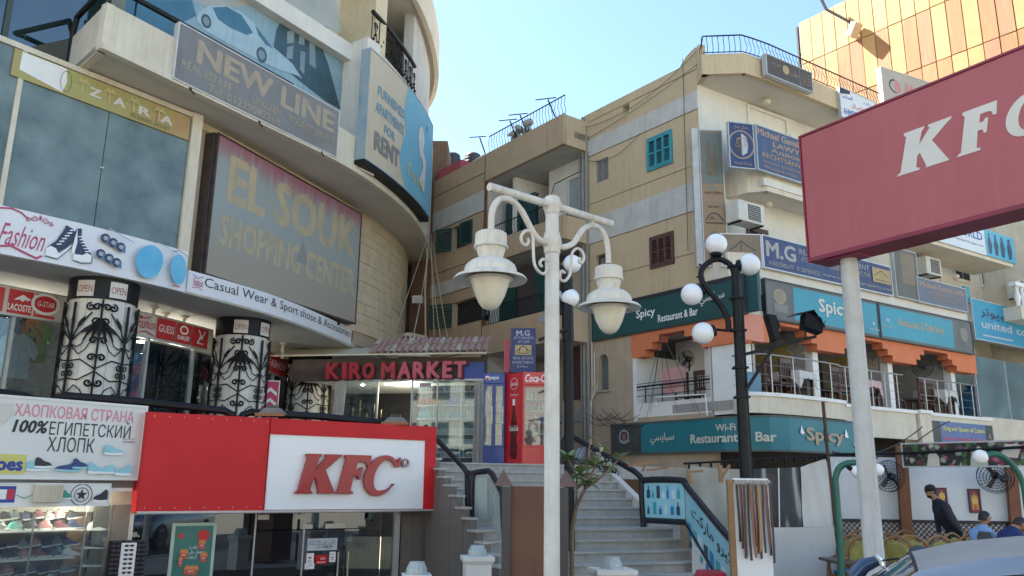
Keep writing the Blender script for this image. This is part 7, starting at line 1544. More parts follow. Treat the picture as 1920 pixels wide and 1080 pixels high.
obj('hub',G().lathe([(.066,zc-.10),(.070,zc-.085),(.068,zc-.06),(.074,zc-.04),(.084,zc),(.076,zc+.04),(.066,zc+.065),(.068,zc+.08),(.059,zc+.09)],24),OLDW,lp,mp=LP,smooth='all')
obj('hub',G().lathe([(.060,zh-.085),(.064,zh-.07),(.062,zh-.055),(.076,zh-.03),(.084,zh),(.074,zh+.035),(.070,zh+.045),(.068,zh+.06),(.055,zh+.075),(.03,zh+.085),(.008,zh+.09),(.001,zh+.095)],24),OLDW,lp,mp=LP,smooth='all')
a,b=lpt(918,350),lpt(1146,420)
obj('cross_bar',G().tube([a,(0,0,zh)],.034,14),OLDW,lp,mp=LP,smooth=True);obj('cross_bar',G().tube([(0,0,zh),b],.034,14),OLDW,lp,mp=LP,smooth=True)
def smoothpts(P,n=5):
    P=[V(p)for p in P];Q=[P[0]*2-P[1]]+P+[P[-1]*2-P[-2]];o=[]
    for i in range(1,len(Q)-2):
        for k in range(n):
            t=k/n;a,b,c,d=Q[i-1:i+3];o.append(.5*((2*b)+(c-a)*t+(2*a-5*b+4*c-d)*t*t+(-a+3*b-3*c+d)*t**3))
    return o+[P[-1]]
la=[(1035,458),(1012,450),(1001,438),(989,416),(977,394),(960,377),(941,372),(928,383),(922,402),(921,431)]
ra=[(1035,460),(1058,463),(1076,455),(1087,438),(1097,427),(1112,423),(1126,430),(1136,448),(1140,470),(1141,494)]
obj('arm',G().tube(smoothpts([lpt(*p)for p in la]),.026,12),OLDW,lp,mp=LP,smooth=True);obj('arm',G().tube(smoothpts([lpt(*p)for p in ra]),.026,12),OLDW,lp,mp=LP,smooth=True)
obj('bar_stay',G().tube([lpt(957,366),lpt(957,376)],.014,8).tube([lpt(1110,412),lpt(1110,424)],.014,8),OLDW,lp,mp=LP,kind='stuff')
def scroll_pts(sgn,P):return smoothpts([lpt(*p)for p in P],4)
lsc=[(986,455),(989,448),(985,441),(979,444),(976,452),(980,461),(987,461)]
s1=[(989,447),(991,453),(986,460),(979,455),(977,444),(984,434),(994,434),(999,444),(1000,470),(1002,495),(1010,509),(1020,513),(1028,503),(1027,490),(1018,486),(1012,493),(1016,500)]
s2=[(1085,488),(1084,481),(1090,483),(1092,492),(1086,494)]
s2=[(1088,484),(1085,490),(1091,493),(1095,482),(1090,470),(1081,466),(1073,474),(1071,490),(1070,510),(1062,525),(1053,526),(1049,517),(1053,508),(1059,512)]
obj('scroll',G().tube(scroll_pts(1,s1),.013,8),OLDW,lp,mp=LP,smooth=True);obj('scroll',G().tube(scroll_pts(1,s2),.013,8),OLDW,lp,mp=LP,smooth=True)
LENS=mat('lantern_plastic',(.68,.65,.55),(.56,.53,.44),.22,scale=3,streak=.3,dirt=(.35,.32,.25))
def lantern(u,zt,k):
    Rg=mat('lantern_dark',(.05,.04,.03),rough=.8);c=(u,0,0)
    g=G();n=48
    prof=[(.095,zt-0.007),(.118,zt-0.022),(.118,zt-0.112)]
    for i,(r_,z_)in enumerate([(.10,zt),(.118,zt-0.014),(.120,zt-0.108)]):
        for j in range(n):q=2*PI*j/n;rr=r_*(1.0+(.05 if j%2 else 0));g.v.append(V((u+rr*math.cos(q),rr*math.sin(q),z_)))
    for i in range(2):
        for j in range(n):g.f.append((i*n+j,i*n+(j+1)%n,(i+1)*n+(j+1)%n,(i+1)*n+j));g.m.append(0)
    g.f.append(tuple(range(n)));g.m.append(0)
    ln=obj('lantern',g,OLDW,lp,mp=LP)
    obj('collar',G().lathe([(.122,zt-0.108),(.135,zt-0.112),(.136,zt-0.128),(.118,zt-0.132)],32,c),OLDW,ln,mp=LP,smooth='all')
    g=G();n=48
    for i,(r_,z_)in enumerate([(.108,zt-0.132),(.088,zt-0.205)]):
        for j in range(n):q=2*PI*j/n;rr=r_*(1.0+(.06 if j%2 else 0));g.v.append(V((u+rr*math.cos(q),rr*math.sin(q),z_)))
    for j in range(n):g.f.append((j,(j+1)%n,n+(j+1)%n,n+j));g.m.append(0)
    obj('ribbed_neck',g,OLDW,ln,mp=LP)
    obj('dome',G().lathe([(.088,zt-0.201),(.10,zt-0.208),(.105,zt-0.220),(.15,zt-0.235),(.188,zt-0.265),(.202,zt-0.296),(.204,zt-0.330),(.21,zt-0.335),(.27,zt-0.360),(.284,zt-0.377),(.283,zt-0.385),(.262,zt-0.380),(.21,zt-0.360),(.19,zt-0.355)],40,c),OLDW,ln,mp=LP,smooth=True)
    obj('reflector',G().lathe([(.19,zt-0.353),(.15,zt-0.326),(.02,zt-0.311)],30,c),Rg,ln,mp=LP,smooth=True)
    obj('lens',G().lathe([(.172,zt-0.370),(.178,zt-0.377),(.172,zt-0.385),(.155,zt-0.389),(.14,zt-0.430),(.115,zt-0.509),(.085,zt-0.569),(.055,zt-0.603),(.02,zt-0.618),(.001,zt-0.620)],32,c),LENS,ln,mp=LP,smooth=True)
    obj('neck_pipe',G().tube([(u,0,zt-0.007),(u,0,zt+.04)],.022,8),Rg,ln,mp=LP)
lantern(L_(921,440)[0],L_(921,436)[1],0);lantern(L_(1141,500)[0],L_(1141,500)[1],1)
single('loose_wire',G().tube([lpt(1033,368),lpt(1040,345),lpt(1086,322)],.005,4),IRON,'stiff wire sticking up from the lamp hub','wire',mp=LP)
# ================================================================ BLACK GLOBE LAMPS
GLOBE=mat('opal_globe',(.82,.83,.84),rough=.22,spec=.6)
def globe_lamp(label,Y,scale,foot):
    B=at_y(foot[0],foot[1],Y);pl=PL((B.x,B.y),92);return B,pl
q=at_y(1390,700,12.5);BP=PL((q.x,q.y),92);bp=empty('globe_lamp',(q.x,q.y,0),'black iron lamp post with four white globes on a looped arm','street lamp',None,BP.rz)
B_=lambda x,y,d=0:(BP.uz(x,y)[0],d,BP.uz(x,y)[1])
obj('post',G().tube([(B_(1404,900)[0],0,.0),B_(1398,880),B_(1388,700),B_(1379,500)],[.10,.09,.075,.07],14),BLK,bp,mp=BP,smooth=True)
obj('conduit',G().tube([(B_(1414,900)[0],.02,0.),B_(1408,880,.02),B_(1397,700,.02),B_(1390,560,.02)],.025,8),IRON,bp,mp=BP)
loop_=[(1377,520),(1374,505),(1365,493),(1347,486),(1330,491),(1317,504),(1315,522),(1326,543),(1342,560),(1356,580),(1365,602),(1366,621)]
obj('looped_arm',G().tube(smoothpts([B_(*p)for p in loop_]),.045,10),BLK,bp,mp=BP,smooth=True)
for y in(500,560,620,690,745):x=1378+(y-500)*.05;obj('band',G().box(B_(x-13,y)[0],B_(x+14,y)[0],-.09,.09,B_(x,y)[2]-.015,B_(x,y)[2]+.015),BLK,bp,mp=BP)
for k,(x,y)in enumerate(((1318,497),(1314,520),(1323,543),(1340,565),(1357,580),(1340,484),(1365,490))):obj('spike',G().bar(B_(x-8,y-1),B_(x+7,y+3),.025),BLK,bp,mp=BP)
for(x,y,sx,sy)in((1343,458,1343,478),(1405,496,1385,498),(1297,552,1318,543),(1318,625,1343,618)):
    c=B_(x,y);s_=B_(sx,sy);gl_=obj('globe',G().ball(c,.172,24,16),GLOBE,bp,mp=BP,smooth='all');dv=(V(c)-V(s_)).normalized()
    obj('globe_holder',G().lathe([(.03,0),(.09,.02),(.1,.06),(.07,.08)],16,V(c)-dv*.215,axis=dv),BLK,gl_,mp=BP,smooth='all')
    if sy in(618,):obj('short_arm',G().tube([s_,B_(1366,620)],.022,8),BLK,bp,mp=BP)

u,z=BP.uz(1388,664);br=empty('floodlight_bracket',BP.pt(u,0,z),'black braced arm with two floodlights reaching right from the globe lamp','floodlight',None,BP.rz)
obj('arm',G().bar(B_(1388,667,.05),B_(1528,632,.05),.045),BLK,br,mp=BP);obj('brace',G().bar(B_(1391,742,.05),B_(1448,652,.05),.045),BLK,br,mp=BP)
def flood(c,r0,rot,par):
    M=Matrix.Rotation(rot,3,'Y');f=lambda v:V(c)+M@V(v)
    obj('lamp_hood',G().add([f(p)for p in((-.28,-.2,.05),(.0,-.22,.22),(.28,-.16,.06),(.25,.16,.02),(0,.2,.2),(-.26,.2,.03))],[(0,1,4,5),(1,2,3,4)]),BLK,par,mp=BP)
    obj('lamp_body',G().add([f(p)for p in((-.05,-.15,-.08),(.24,-.15,-.08),(.24,.15,-.08),(-.05,.15,-.08),(-.1,-.12,.14),(.16,-.12,.15),(.16,.12,.15),(-.1,.12,.14))],[(0,3,2,1),(4,5,6,7),(0,1,5,4),(1,2,6,5),(2,3,7,6),(3,0,4,7)]),BLK,par,mp=BP,bevel=.01)
    g=G()
    for k in range(7):g.add([f(p)for p in((-.04+k*.04,.15,-.06),(-.03+k*.04,.15,-.06),(-.03+k*.04,.2,.1),(-.04+k*.04,.2,.1))],[(0,1,2,3)])
    obj('cooling_fins',g,BLK,par,mp=BP)
    obj('yoke',G().tube([f((0,0,-.08)),f((.05,0,-.2))],.015,6),BLK,par,mp=BP)
c=B_(1508,610,.1);flood(c,.3,.35,br);c=B_(1449,612,.1)
obj('lamp_hood',G().prism([(B_(1434,592)[0],B_(1434,592)[2]),(B_(1450,594)[0],B_(1450,594)[2]),(B_(1458,612)[0],B_(1458,612)[2]),(B_(1454,640)[0],B_(1454,640)[2]),(B_(1448,640)[0],B_(1448,640)[2])],-.12,.16),BLK,br,mp=BP,bevel=.01)
obj('yoke',G().tube([B_(1451,636,.05),B_(1453,652,.05)],.02,6),BLK,br,mp=BP)

q=at_y(1067,650,14.3);B2=PL((q.x,q.y),92);b2=empty('globe_lamp',(q.x,q.y,0),'second black lamp post with white globes behind the white pole','street lamp',None,B2.rz)
C_=lambda x,y,d=0:(B2.uz(x,y)[0],d,B2.uz(x,y)[1])
obj('post',G().tube([(C_(1068,800)[0],0,0),C_(1066,700),C_(1065,610)],.085,12),BLK,b2,mp=B2,smooth=True);obj('upper_post',G().tube([C_(1065,640),C_(1063,520)],.11,10),BLK,b2,mp=B2)
obj('looped_arm',G().tube(smoothpts([C_(*p)for p in((1064,540),(1058,510),(1046,500),(1034,512),(1034,535),(1046,560),(1054,590))]),.045,10),BLK,b2,mp=B2,smooth=True)
for x,y in((1073,495),(1069,559),(1055,558)):obj('globe',G().ball(C_(x,y,.0 if x>1060 else-.2),.168,20,14),GLOBE,b2,mp=B2,smooth='all')
obj('side_arm',G().bar(C_(1065,618,.1),C_(1010,640,.1),.05),BLK,b2,mp=B2);obj('flood_panel',G().prism([(C_(1008,600)[0],C_(1008,600)[2]),(C_(1028,585)[0],C_(1028,585)[2]),(C_(1030,600)[0],C_(1030,600)[2]),(C_(1026,612)[0],C_(1026,612)[2])],.05,.1),mat('panel_slate',(.12,.15,.18),rough=.4),b2,mp=B2)
# ================================================================ TILTED POLE SIGN
kp_=at_y(1498,256,9.2);PS=PL((kp_.x,kp_.y),147)
r_=PS.rect([(1498,256),(1920,95),(1920,386),(1516,492)]);zt_s=PS.uz(1498,256)[1];zb_s=PS.uz(1516,492)[1]
ps=empty('pole_sign',PS.pt(1.0,-.15,0),'large faded red double sided box sign with white KFC letters on a grey pole','sign',None,PS.rz)
FRD=mat('faded_sign_red',(.39,.098,.108),(.33,.075,.085),.5,scale=1.1,contrast=1,streak=.25,dirt=(.40,.15,.15));EDG=mat('sign_edge_maroon',(.24,.02,.055),(.17,.015,.035),.5,scale=2)
u1s=4.2
obj('sign_box',G().box(0,u1s,-.38,-.01,zb_s,zt_s),EDG,ps,mp=PS)
obj('sign_face',G().box(.025,u1s-.025,-.01,.0,zb_s+.03,zt_s-.03),FRD,ps,mp=PS)
obj('frame',G().box(0,u1s,-.01,.015,zb_s,zb_s+.045).box(0,u1s,-.01,.015,zt_s-.025,zt_s).box(0,.02,-.01,.015,zb_s+.045,zt_s-.025),EDG,ps,mp=PS)
LWH=mat('aged_letter_white',(.62,.60,.56),(.55,.53,.49),.55,scale=2)
bl=PS.uz(1675,332);tr=PS.uz(1878,188)
K,Fp,C=serif_poly()
hK=PS.uz(1720,246)[1]-PS.uz(1700,330)[1]
def quadmap(P4):
    (a,za),(b,zb),(c,zc),(d,zd)=[PS.uz(*p)for p in P4];return(a+d)/2,(b+c)/2,(zc+zd)/2,(za+zb)/2
for nm,P,wd,q4 in(('K',K,1.0,((1688,253),(1792,216),(1788,299),(1672,334))),('F',Fp,1/.80,((1797,213),(1881,186),(1870,272),(1786,298))),('C',C,1/.90,((1890,187),(1975,160),(1975,240),(1878,257)))):
    a0,a1,z0_,z1_=quadmap(q4)
    mxx=max(p[0]for p in P)
    obj('letter',G().prism([(a0+(a1-a0)*p[0]/mxx,z0_+(z1_-z0_)*p[1])for p in P],.0,.008),LWH,ps,mp=PS)
up=PS.uz(1590,475,-.19)[0];pp_=PS.pt(up,-.19,0)
obj('pole',G().lathe([(.16,0),(.16,.05),(.105,.06),(.095,zb_s-.12),(.09,zb_s)],20,(up,-.19,0)),mat('pole_dusty_white',(.55,.54,.51),(.40,.39,.36),.7,scale=4,bump=.2,streak=.5,dirt=(.3,.22,.16),contrast=1),ps,mp=PS,smooth='all')
obj('pole_flange',G().box(up-.2,up+.2,-.32,-.06,zb_s-.02,zb_s-.001),EDG,ps,mp=PS)
# ================================================================ RAILS ON THE STAIRS
TUB=mat('blackblue_paint',(.010,.012,.020),(.018,.02,.028),.38,scale=5,spec=.35)
def tubes(name,label,parts,r=.05,group=None,cat='handrail'):
    P0_=parts[0][0];o=empty(name,V(P0_),label,cat,group)
    for P in parts:obj('tube',G().tube([V(p)for p in P],r,10),TUB,o,smooth=True)
    return o
Y1,Y2=18.6,15.6
tubes('stair_rail','black tube handrail running down the upper right side of the stairs',[[at_y(1058,870,Y1),at_y(1056,828,Y1),at_y(1062,816,Y1),at_y(1072,818,Y1-.1),at_y(1190,884,Y2),at_y(1200,893,Y2),at_y(1204,903,Y2),at_y(1206,968,Y2)],[at_y(1072,868,Y1-.2),at_y(1071,822,Y1-.2)]],.055)
o=tubes('stair_rail','black tube handrail coming down the left side from the red sign',[[at_y(798,800,16.6),at_y(808,812,16.4),at_y(870,878,14.9),at_y(876,888,14.8),at_y(877,962,14.8)],[at_y(884,978,14.5),at_y(885,900,14.5),at_y(890,886,14.5),at_y(916,883,14.3),at_y(922,888,14.2),at_y(942,924,13.3),at_y(946,1000,13.2)],[at_y(876,886,14.8),at_y(888,888,14.5)]],.05)
gpn=mat('frosted_rail_glass',(.42,.50,.48),(.36,.44,.42),.25,scale=2)
a=[at_y(889,898,14.5),at_y(914,894,14.3),at_y(914,972,14.3),at_y(889,972,14.5)];th=V((.01,.02,0))
obj('glass_panel',G().add(a+[p+th for p in a],[(0,1,2,3),(4,7,6,5),(0,4,5,1),(1,5,6,2),(2,6,7,3),(3,7,4,0)]),gpn,o)
a=[at_y(916,896,14.3),at_y(937,930,13.3),at_y(937,1008,13.3),at_y(916,974,14.3)]
obj('glass_panel',G().add(a+[p+th for p in a],[(0,1,2,3),(4,7,6,5),(0,4,5,1),(1,5,6,2),(2,6,7,3),(3,7,4,0)]),gpn,o)

RA,RB,RC=at_y(1203,900,14.9),at_y(1283,897,14.2),at_y(1396,1045,11.9)
d1=(RB-RA);R1=PL((RA.x,RA.y),math.degrees(math.atan2(d1.x,d1.y)));d2=RC-RB;R2=PL((RB.x,RB.y),math.degrees(math.atan2(d2.x,d2.y)))
la_=math.hypot(d1.x,d1.y);lb_=math.hypot(d2.x,d2.y);zt1=RA.z;zb1=R1.uz(1206,975)[1]
pr=empty('poster_rail',(RA.x,RA.y,zb1),'black framed stair rail filled with pale blue advertising film of drinks and toiletries','railing')
obj('tube',G().tube(smoothpts([R1.pt(.02,0,zb1-.12),R1.pt(0,0,zt1-.12),R1.pt(.1,0,zt1),R1.pt(la_-.06,0,zt1),R2.pt(.1,0,zt1-.1),R2.pt(lb_*.5,0,(zt1-.1+RC.z)/2+.02),R2.pt(lb_-.05,0,RC.z+.02),R2.pt(lb_,0,RC.z-.15),R2.pt(lb_,0,.2)],4),.055,10),TUB,pr,smooth=True)
obj('tube',G().tube([R1.pt(0,0,zb1),R1.pt(la_,0,zb1)],.05,8),TUB,pr,smooth=True)
zl1=R2.uz(1385,1110)[1]
obj('lower_bar',G().tube([R2.pt(0.02,0,zb1-.02),R2.pt(lb_,0,RC.z-.95)],.03,8),TUB,pr)
FILM=mat('film_ice_blue',(.20,.52,.62),(.36,.62,.70),.35,scale=1.6,contrast=1)
obj('film_panel',G().box(.05,la_-.02,-.012,0,zb1+.04,zt1-.05),FILM,pr,mp=R1)
sl=(RC.z-.95-zb1)/lb_
obj('film_panel',G().prism([(.02,zb1),(.02,zt1-.12),(.1,zt1-.17),(lb_-.05,RC.z-.05),(lb_-.05,RC.z-.9)],-.012,0),FILM,pr,mp=R2)
pc=[mat('film_print_dark',(.03,.06,.09),rough=.4),mat('film_print_blue',(.03,.20,.42),rough=.4),mat('film_print_teal',(.06,.34,.42),rough=.4),mat('film_print_white',(.6,.68,.7),rough=.4)]
pw,phh=la_-.07,zt1-zb1-.1
for k in range(13):
    row=0 if k<7 else 1;kk=k if row==0 else k-7;x=.05+pw*(.06+.88*(kk+.1)/(7 if row==0 else 6));w_=pw*.06*(1+.4*(k%3==0));z=zb1+.05+phh*(.56 if row==0 else .1);h=phh*(.36 if k%2==0 else .24)
    if k%3==2:g=G().box(x,x+w_*1.4,.0,.003,z,z+h)
    else:g=G().prism([(x,z),(x+w_,z),(x+w_,z+h*.6),(x+w_*.68,z+h*.72),(x+w_*.66,z+h),(x+w_*.34,z+h),(x+w_*.32,z+h*.72),(x,z+h*.6)],0,.003)
    obj('printed_shape',g,pc[(k*2+k//3)%4],pr,mp=R1)
tp=lambda s,t:(s*lb_,zt1-.2+(RC.z-.1-zt1+.2)*s-t)
def slant_text(s,s0,s1,t0,t1,m):
    vs,fs_=text_geo(s,.02,0,0);g=G().add([(lambda q:(q[0],.004+c*.5,q[1]))(tp(s0+(s1-s0)*a,t0+(t1-t0)*(1-b)))for a,b,c in vs],fs_);obj('lettering',g,m,pr,mp=R2)
slant_text(arab('كيرو ماركت'),.12,.82,.06,.30,pc[0])
for k in range(9):
    s0=.04+.1*k;a_,b_,c_,d_=tp(s0,.42+.03*(k%2)),tp(s0+.07,.42),tp(s0+.07,.66),tp(s0,.62)
    obj('printed_shape',G().prism([a_,b_,c_,d_],0,.003),pc[(k+1)%4],pr,mp=R2)
    a_,b_,c_,d_=tp(s0+.02,.70),tp(s0+.08,.70),tp(s0+.06,.80),tp(s0+.02,.82);obj('printed_shape',G().prism([a_,b_,c_,d_],0,.003),pc[(k*3)%4],pr,mp=R2)
# ================================================================ BROWN BOX, PLANTERS, BOLLARDS
BX=PL((-.10,10.0),90);rb=BX.box(941,908,1064,1080)
WOODR=mat('weathered_brown_panel',(.135,.06,.035),(.085,.035,.022),.55,scale=1.2,streak=.35,dirt=(.05,.025,.02),bump=.05)
bxo=empty('brown_cabinet',BX.pt(.4,-.3,0),'weathered brown wooden cabinet with pyramid topped dark posts behind the white lamp pole','cabinet',None,BX.rz)
zt_b=BX.uz(1000,912)[1];ub0,ub1=rb[0],rb[1]
obj('side_panel',G().box(ub0+.09,ub1-.09,-.05,-.0,.05,zt_b),WOODR,bxo,mp=BX);obj('body',G().box(ub0+.05,ub1-.05,-.75,-.06,.05,zt_b-.02),WOODR,bxo,mp=BX)
for u in(ub0-.0,ub1-.22):
    w_=.10 if u<.2 else .23
    obj('post',G().box(u,u+w_,-.12,.04,0,zt_b-.01),mat('dark_post_paint',(.04,.04,.045),(.06,.05,.05),.5,scale=4),bxo,mp=BX)
for px in(944,1062):
    u=BX.uz(px,900)[0];w_=.11 if px<1000 else .12
    obj('pyramid_finial',G().add([(u-w_,-.16,zt_b),(u+w_,-.16,zt_b),(u+w_,.05,zt_b),(u-w_,.05,zt_b),(u,-.05,zt_b+.2)],[(0,3,2,1),(0,1,4),(1,2,4),(2,3,4),(3,0,4)]),mat('finial_brown',(.13,.08,.07),rough=.7),bxo,mp=BX)
LGL=mat('ribbed_lamp_glass',(.40,.46,.46),rough=.3)
def pillar(px,py,z,w_,label):
    q=at_z(px,py,z);o=empty('low_pillar',(q.x,q.y,0),label,'pillar','low white pillars with glass lamps')
    M=Matrix.Translation((q.x,q.y,0))@Matrix.Rotation(R(10),4,'Z');f=lambda v:M@V(v)
    obj('shaft',G().box(-w_*.82,w_*.82,-w_*.3,w_*1.3,0,z-.1),WPAINT,o,mp=f)
    obj('capstone',G().add([(-w_*.85,-w_*.33,z-.1),(w_*.85,-w_*.33,z-.1),(w_*.85,w_*1.33,z-.1),(-w_*.85,w_*1.33,z-.1),(-w_,-w_*.45,z-.05),(w_,-w_*.45,z-.05),(w_,w_*1.45,z-.05),(-w_,w_*1.45,z-.05),(-w_,-w_*.45,z),(w_,-w_*.45,z),(w_,w_*1.45,z),(-w_,w_*1.45,z)],[(0,3,2,1),(0,1,5,4),(1,2,6,5),(2,3,7,6),(3,0,4,7),(4,5,9,8),(5,6,10,9),(6,7,11,10),(7,4,8,11),(8,9,10,11)]),WPAINT,o,mp=f)
    g=G();n=28
    for r_,zz in((.13,.0),(.125,.05),(.10,.1),(.09,.13)):
        for j in range(n):a=2*PI*j/n;rr=r_*(1+(.05 if j%2 else 0));g.v.append(V((rr*math.cos(a),w_*.5+rr*math.sin(a),z+.02+zz)))
    for i in range(3):
        for j in range(n):g.f.append((i*n+j,i*n+(j+1)%n,(i+1)*n+(j+1)%n,(i+1)*n+j));g.m.append(0)
    g.f.append(tuple(range(3*n,4*n)));g.m.append(0)
    lm_=obj('glass_lamp',g,LGL,o,mp=f);obj('lamp_rim',G().lathe([(.15,0),(.15,.02),(.13,.025)],24,(0,w_*.5,z)),LGL,lm_,mp=f)
pillar(897,1044,.78,.22,'low white pillar with glass lamp left of the brown cabinet');pillar(1153,1068,.72,.27,'widest low white pillar with glass lamp in front of the stairs');pillar(782,1078,.66,.18,'low white pillar with glass lamp in front of the granite wall')
q=at_z(1342,1072,.55);single('red_crate',G().add([(-.3,-.2,0),(.3,-.2,0),(.3,.2,0),(-.3,.2,0),(-.33,-.22,.35),(.33,-.22,.35),(.3,.2,.4),(-.3,.2,.4),(-.27,-.15,.5),(.27,-.15,.5),(.25,.15,.52),(-.25,.15,.52)],[(0,3,2,1),(0,1,5,4),(1,2,6,5),(2,3,7,6),(3,0,4,7),(4,5,9,8),(5,6,10,9),(6,7,11,10),(7,4,8,11),(8,9,10,11)]).map(lambda v:V((q.x,q.y,.05))+V(v)),mat('plastic_red',(.5,.03,.04),rough=.4),'red plastic ice box at the bottom of the stairs','box',bevel=.02)

LEAF=mat('leaf_green',(.10,.17,.05),(.17,.24,.08),.5,scale=5);LEAFY=mat('leaf_yellowing',(.34,.34,.13),(.28,.33,.12),.55,scale=5);LEAFG=mat('leaf_grey_green',(.22,.27,.17),(.16,.22,.12),.55,scale=5)
STEM=mat('plant_stem',(.23,.17,.12),(.16,.12,.08),.8,scale=8)
def leaf_mesh(L,w_,bend):
    g=G();n=7
    for i in range(n+1):
        t=i/n;ww=w_*math.sin(PI*min(t*.92+.06,1))**.8 if t<1 else .003;z=bend*(t*t)*-1+.0;g.v+=[V((t*L,-ww,z+ww*.35)),V((t*L,0,z)),V((t*L,ww,z+ww*.35))]
    for i in range(n):a=i*3;g.f+=[(a,a+3,a+4,a+1),(a+1,a+4,a+5,a+2)];g.m+=[0,0]
    return g
leafm={(k,j):mesh_of('leaf',leaf_mesh(.26,.048,(.03,.09)[j]),m,'all')for k,m in(('g',LEAF),('y',LEAFY),('s',LEAFG))for j in(0,1)}
def rosette(par,c,n,size,kinds,tilt=.35,seed=0):
    rnd=random.Random(seed)
    for k in range(n):
        o=bpy.data.objects.new('leaf',leafm[rnd.choice(kinds),rnd.randint(0,1)]);COL.objects.link(o);o.parent=par
        a=k*2.4+rnd.uniform(-.3,.3);up=rnd.uniform(-.25,.9)*1.0 if tilt else 0
        Mx=Matrix.Translation(c)@Matrix.Rotation(a,4,'Z')@Matrix.Rotation(-up,4,'Y')@Matrix.Scale(size*rnd.uniform(.75,1.1),4);o.matrix_local=W[par.name].inverted()@Mx
fr=at_y(1075,950,10.9);pl_=empty('frangipani',(fr.x,fr.y,0),'straggly frangipani shrub with whorls of long green and yellowing leaves behind the brown cabinet','shrub')
tips=[((1128,838),10.6,'ys',7,.55),((1107,820),10.7,'ys',5,.5),((1160,862),10.5,'sg',10,.75),((1115,875),10.7,'gs',16,.95),((1066,862),10.8,'gg',15,.85),((1088,890),10.7,'gs',14,.9),((1100,905),10.6,'gs',13,.95),((1140,880),10.7,'gs',10,.7)]
base=at_y(1072,1000,10.8);fork=at_y(1098,915,10.7)
obj('trunk',G().tube([V((base.x,base.y,0)),base,at_y(1080,950,10.8),fork],[.035,.03,.026,.02],8),STEM,pl_,smooth=True)
for i,((x,y),Y,kd,n,sz)in enumerate(tips):
    t=at_y(x,y,Y);obj('branch',G().tube([fork if i not in(4,)else at_y(1080,950,10.8),fork.lerp(t,.5)+V((0,0,-.03)),t],[.018,.014,.010],6),STEM,pl_,smooth=True);rosette(pl_,t,n,sz,kd,seed=i)

def cloth(name,pts,m,label,cat,n=10,amp=.03,Yf=None):
    g=G();(tl,tr,br_,bl_)=pts
    for j in range(n+1):
        for i in range(n+1):
            a,b=i/n,j/n;p=(tl.lerp(tr,a)).lerp(bl_.lerp(br_,a),b);g.v.append(p+V((0,amp*math.sin(a*14+b*3)+amp*.5*math.sin(a*31),amp*.4*math.sin(a*9+b*7))))
    for j in range(n):
        for i in range(n):q=j*(n+1)+i;g.f.append((q,q+1,q+n+2,q+n+1));g.m.append(0)
    return single(name,g,m,label,cat,smooth='all')
ms=bpy.data.materials.new('zebra_cloth');ms.use_nodes=True;n_=ms.node_tree.nodes;l_=ms.node_tree.links;tc=n_.new('ShaderNodeTexCoord');wv=n_.new('ShaderNodeTexWave');wv.inputs['Scale'].default_value=5.5;wv.inputs['Distortion'].default_value=2.5;wv.bands_direction='DIAGONAL'
cr=n_.new('ShaderNodeValToRGB');cr.color_ramp.interpolation='CONSTANT';cr.color_ramp.elements[0].color=(.03,.03,.07,1);cr.color_ramp.elements[1].position=.5;cr.color_ramp.elements[1].color=(.5,.5,.48,1)
l_.new(tc.outputs['Object'],wv.inputs[0]);l_.new(wv.outputs[0],cr.inputs[0]);l_.new(cr.outputs[0],n_['Principled BSDF'].inputs[0]);n_['Principled BSDF'].inputs['Roughness'].default_value=.9
cloth('striped_cloth',[at_y(1118,848,16.2),at_y(1150,866,15.8),at_y(1160,892,15.8),at_y(1114,880,16.2)],ms,'black and white striped cloth thrown over the upper stair rail','cloth',amp=.06)
cloth('grey_cover',[at_y(1082,842,17.8),at_y(1098,838,17.6),at_y(1092,866,17.6),at_y(1074,866,17.8)],mat('grey_cover',(.25,.3,.36),rough=.7),'grey blue plastic cover at the top of the stair rail','cover',amp=.04)
# ================================================================ CAFE ON THE RIGHT
CF0=.12
struct('cafe_floor',G().prism([(3.6,15.4),(3.9,9.6),(14,10.5),(14,18.2),(4,18.2)],-.1,CF0,ax='z'),mat('cafe_tiles',(.30,.28,.25),(.24,.22,.2),.6,scale=2))
q=at_y(1700,900,16.2);CW=PL((q.x,q.y),95);cu=lambda px,py=900,d=0:CW.uz(px,py,d)
cwz=cu(1620,857)[1]
cw=empty('cafe_wall',CW.pt(1,-.1,CF0),'white rendered cafe wall with dark lattice along its foot','wall',None,CW.rz)
WSM=mat('cafe_wall_white',(.66,.68,.70),(.58,.60,.62),.85,scale=2.5,bump=.2,streak=.12,dirt=(.4,.4,.4))
e0=cu(1560)[0];obj('render_panel',G().box(e0,4.5,-.18,0,CF0,cwz),WSM,cw,mp=CW)
lz=cu(1740,979)[1]
obj('lattice_backing',G().box(e0+.02,4.4,0.0,.012,CF0,lz),mat('lattice_backing_white',(.55,.56,.56),rough=.8),cw,mp=CW)
g=G();sp=.098;w_=.036;x=e0-1.2
while x<4.4:
    for sgn in(1,-1):
        a=(x,.02+.006*sgn,CF0);h=lz-CF0;b=(x+h,.02+.006*sgn,lz)if sgn>0 else(x+h,.02+.006*sgn,CF0)
        if sgn<0:a=(x,.02+.006*sgn,lz)
        if a[0]>e0-.9 and b[0]<4.6:g.bar(a,b,w_*1.0,.01)
    x+=sp
LAT=mat('lattice_black',(.025,.02,.03),rough=.6)
obj('lattice',g,LAT,cw,mp=CW,kind='stuff');obj('lattice_rail',G().box(e0,4.4,.0,.05,lz-.02,lz+.04),LAT,cw,mp=CW)
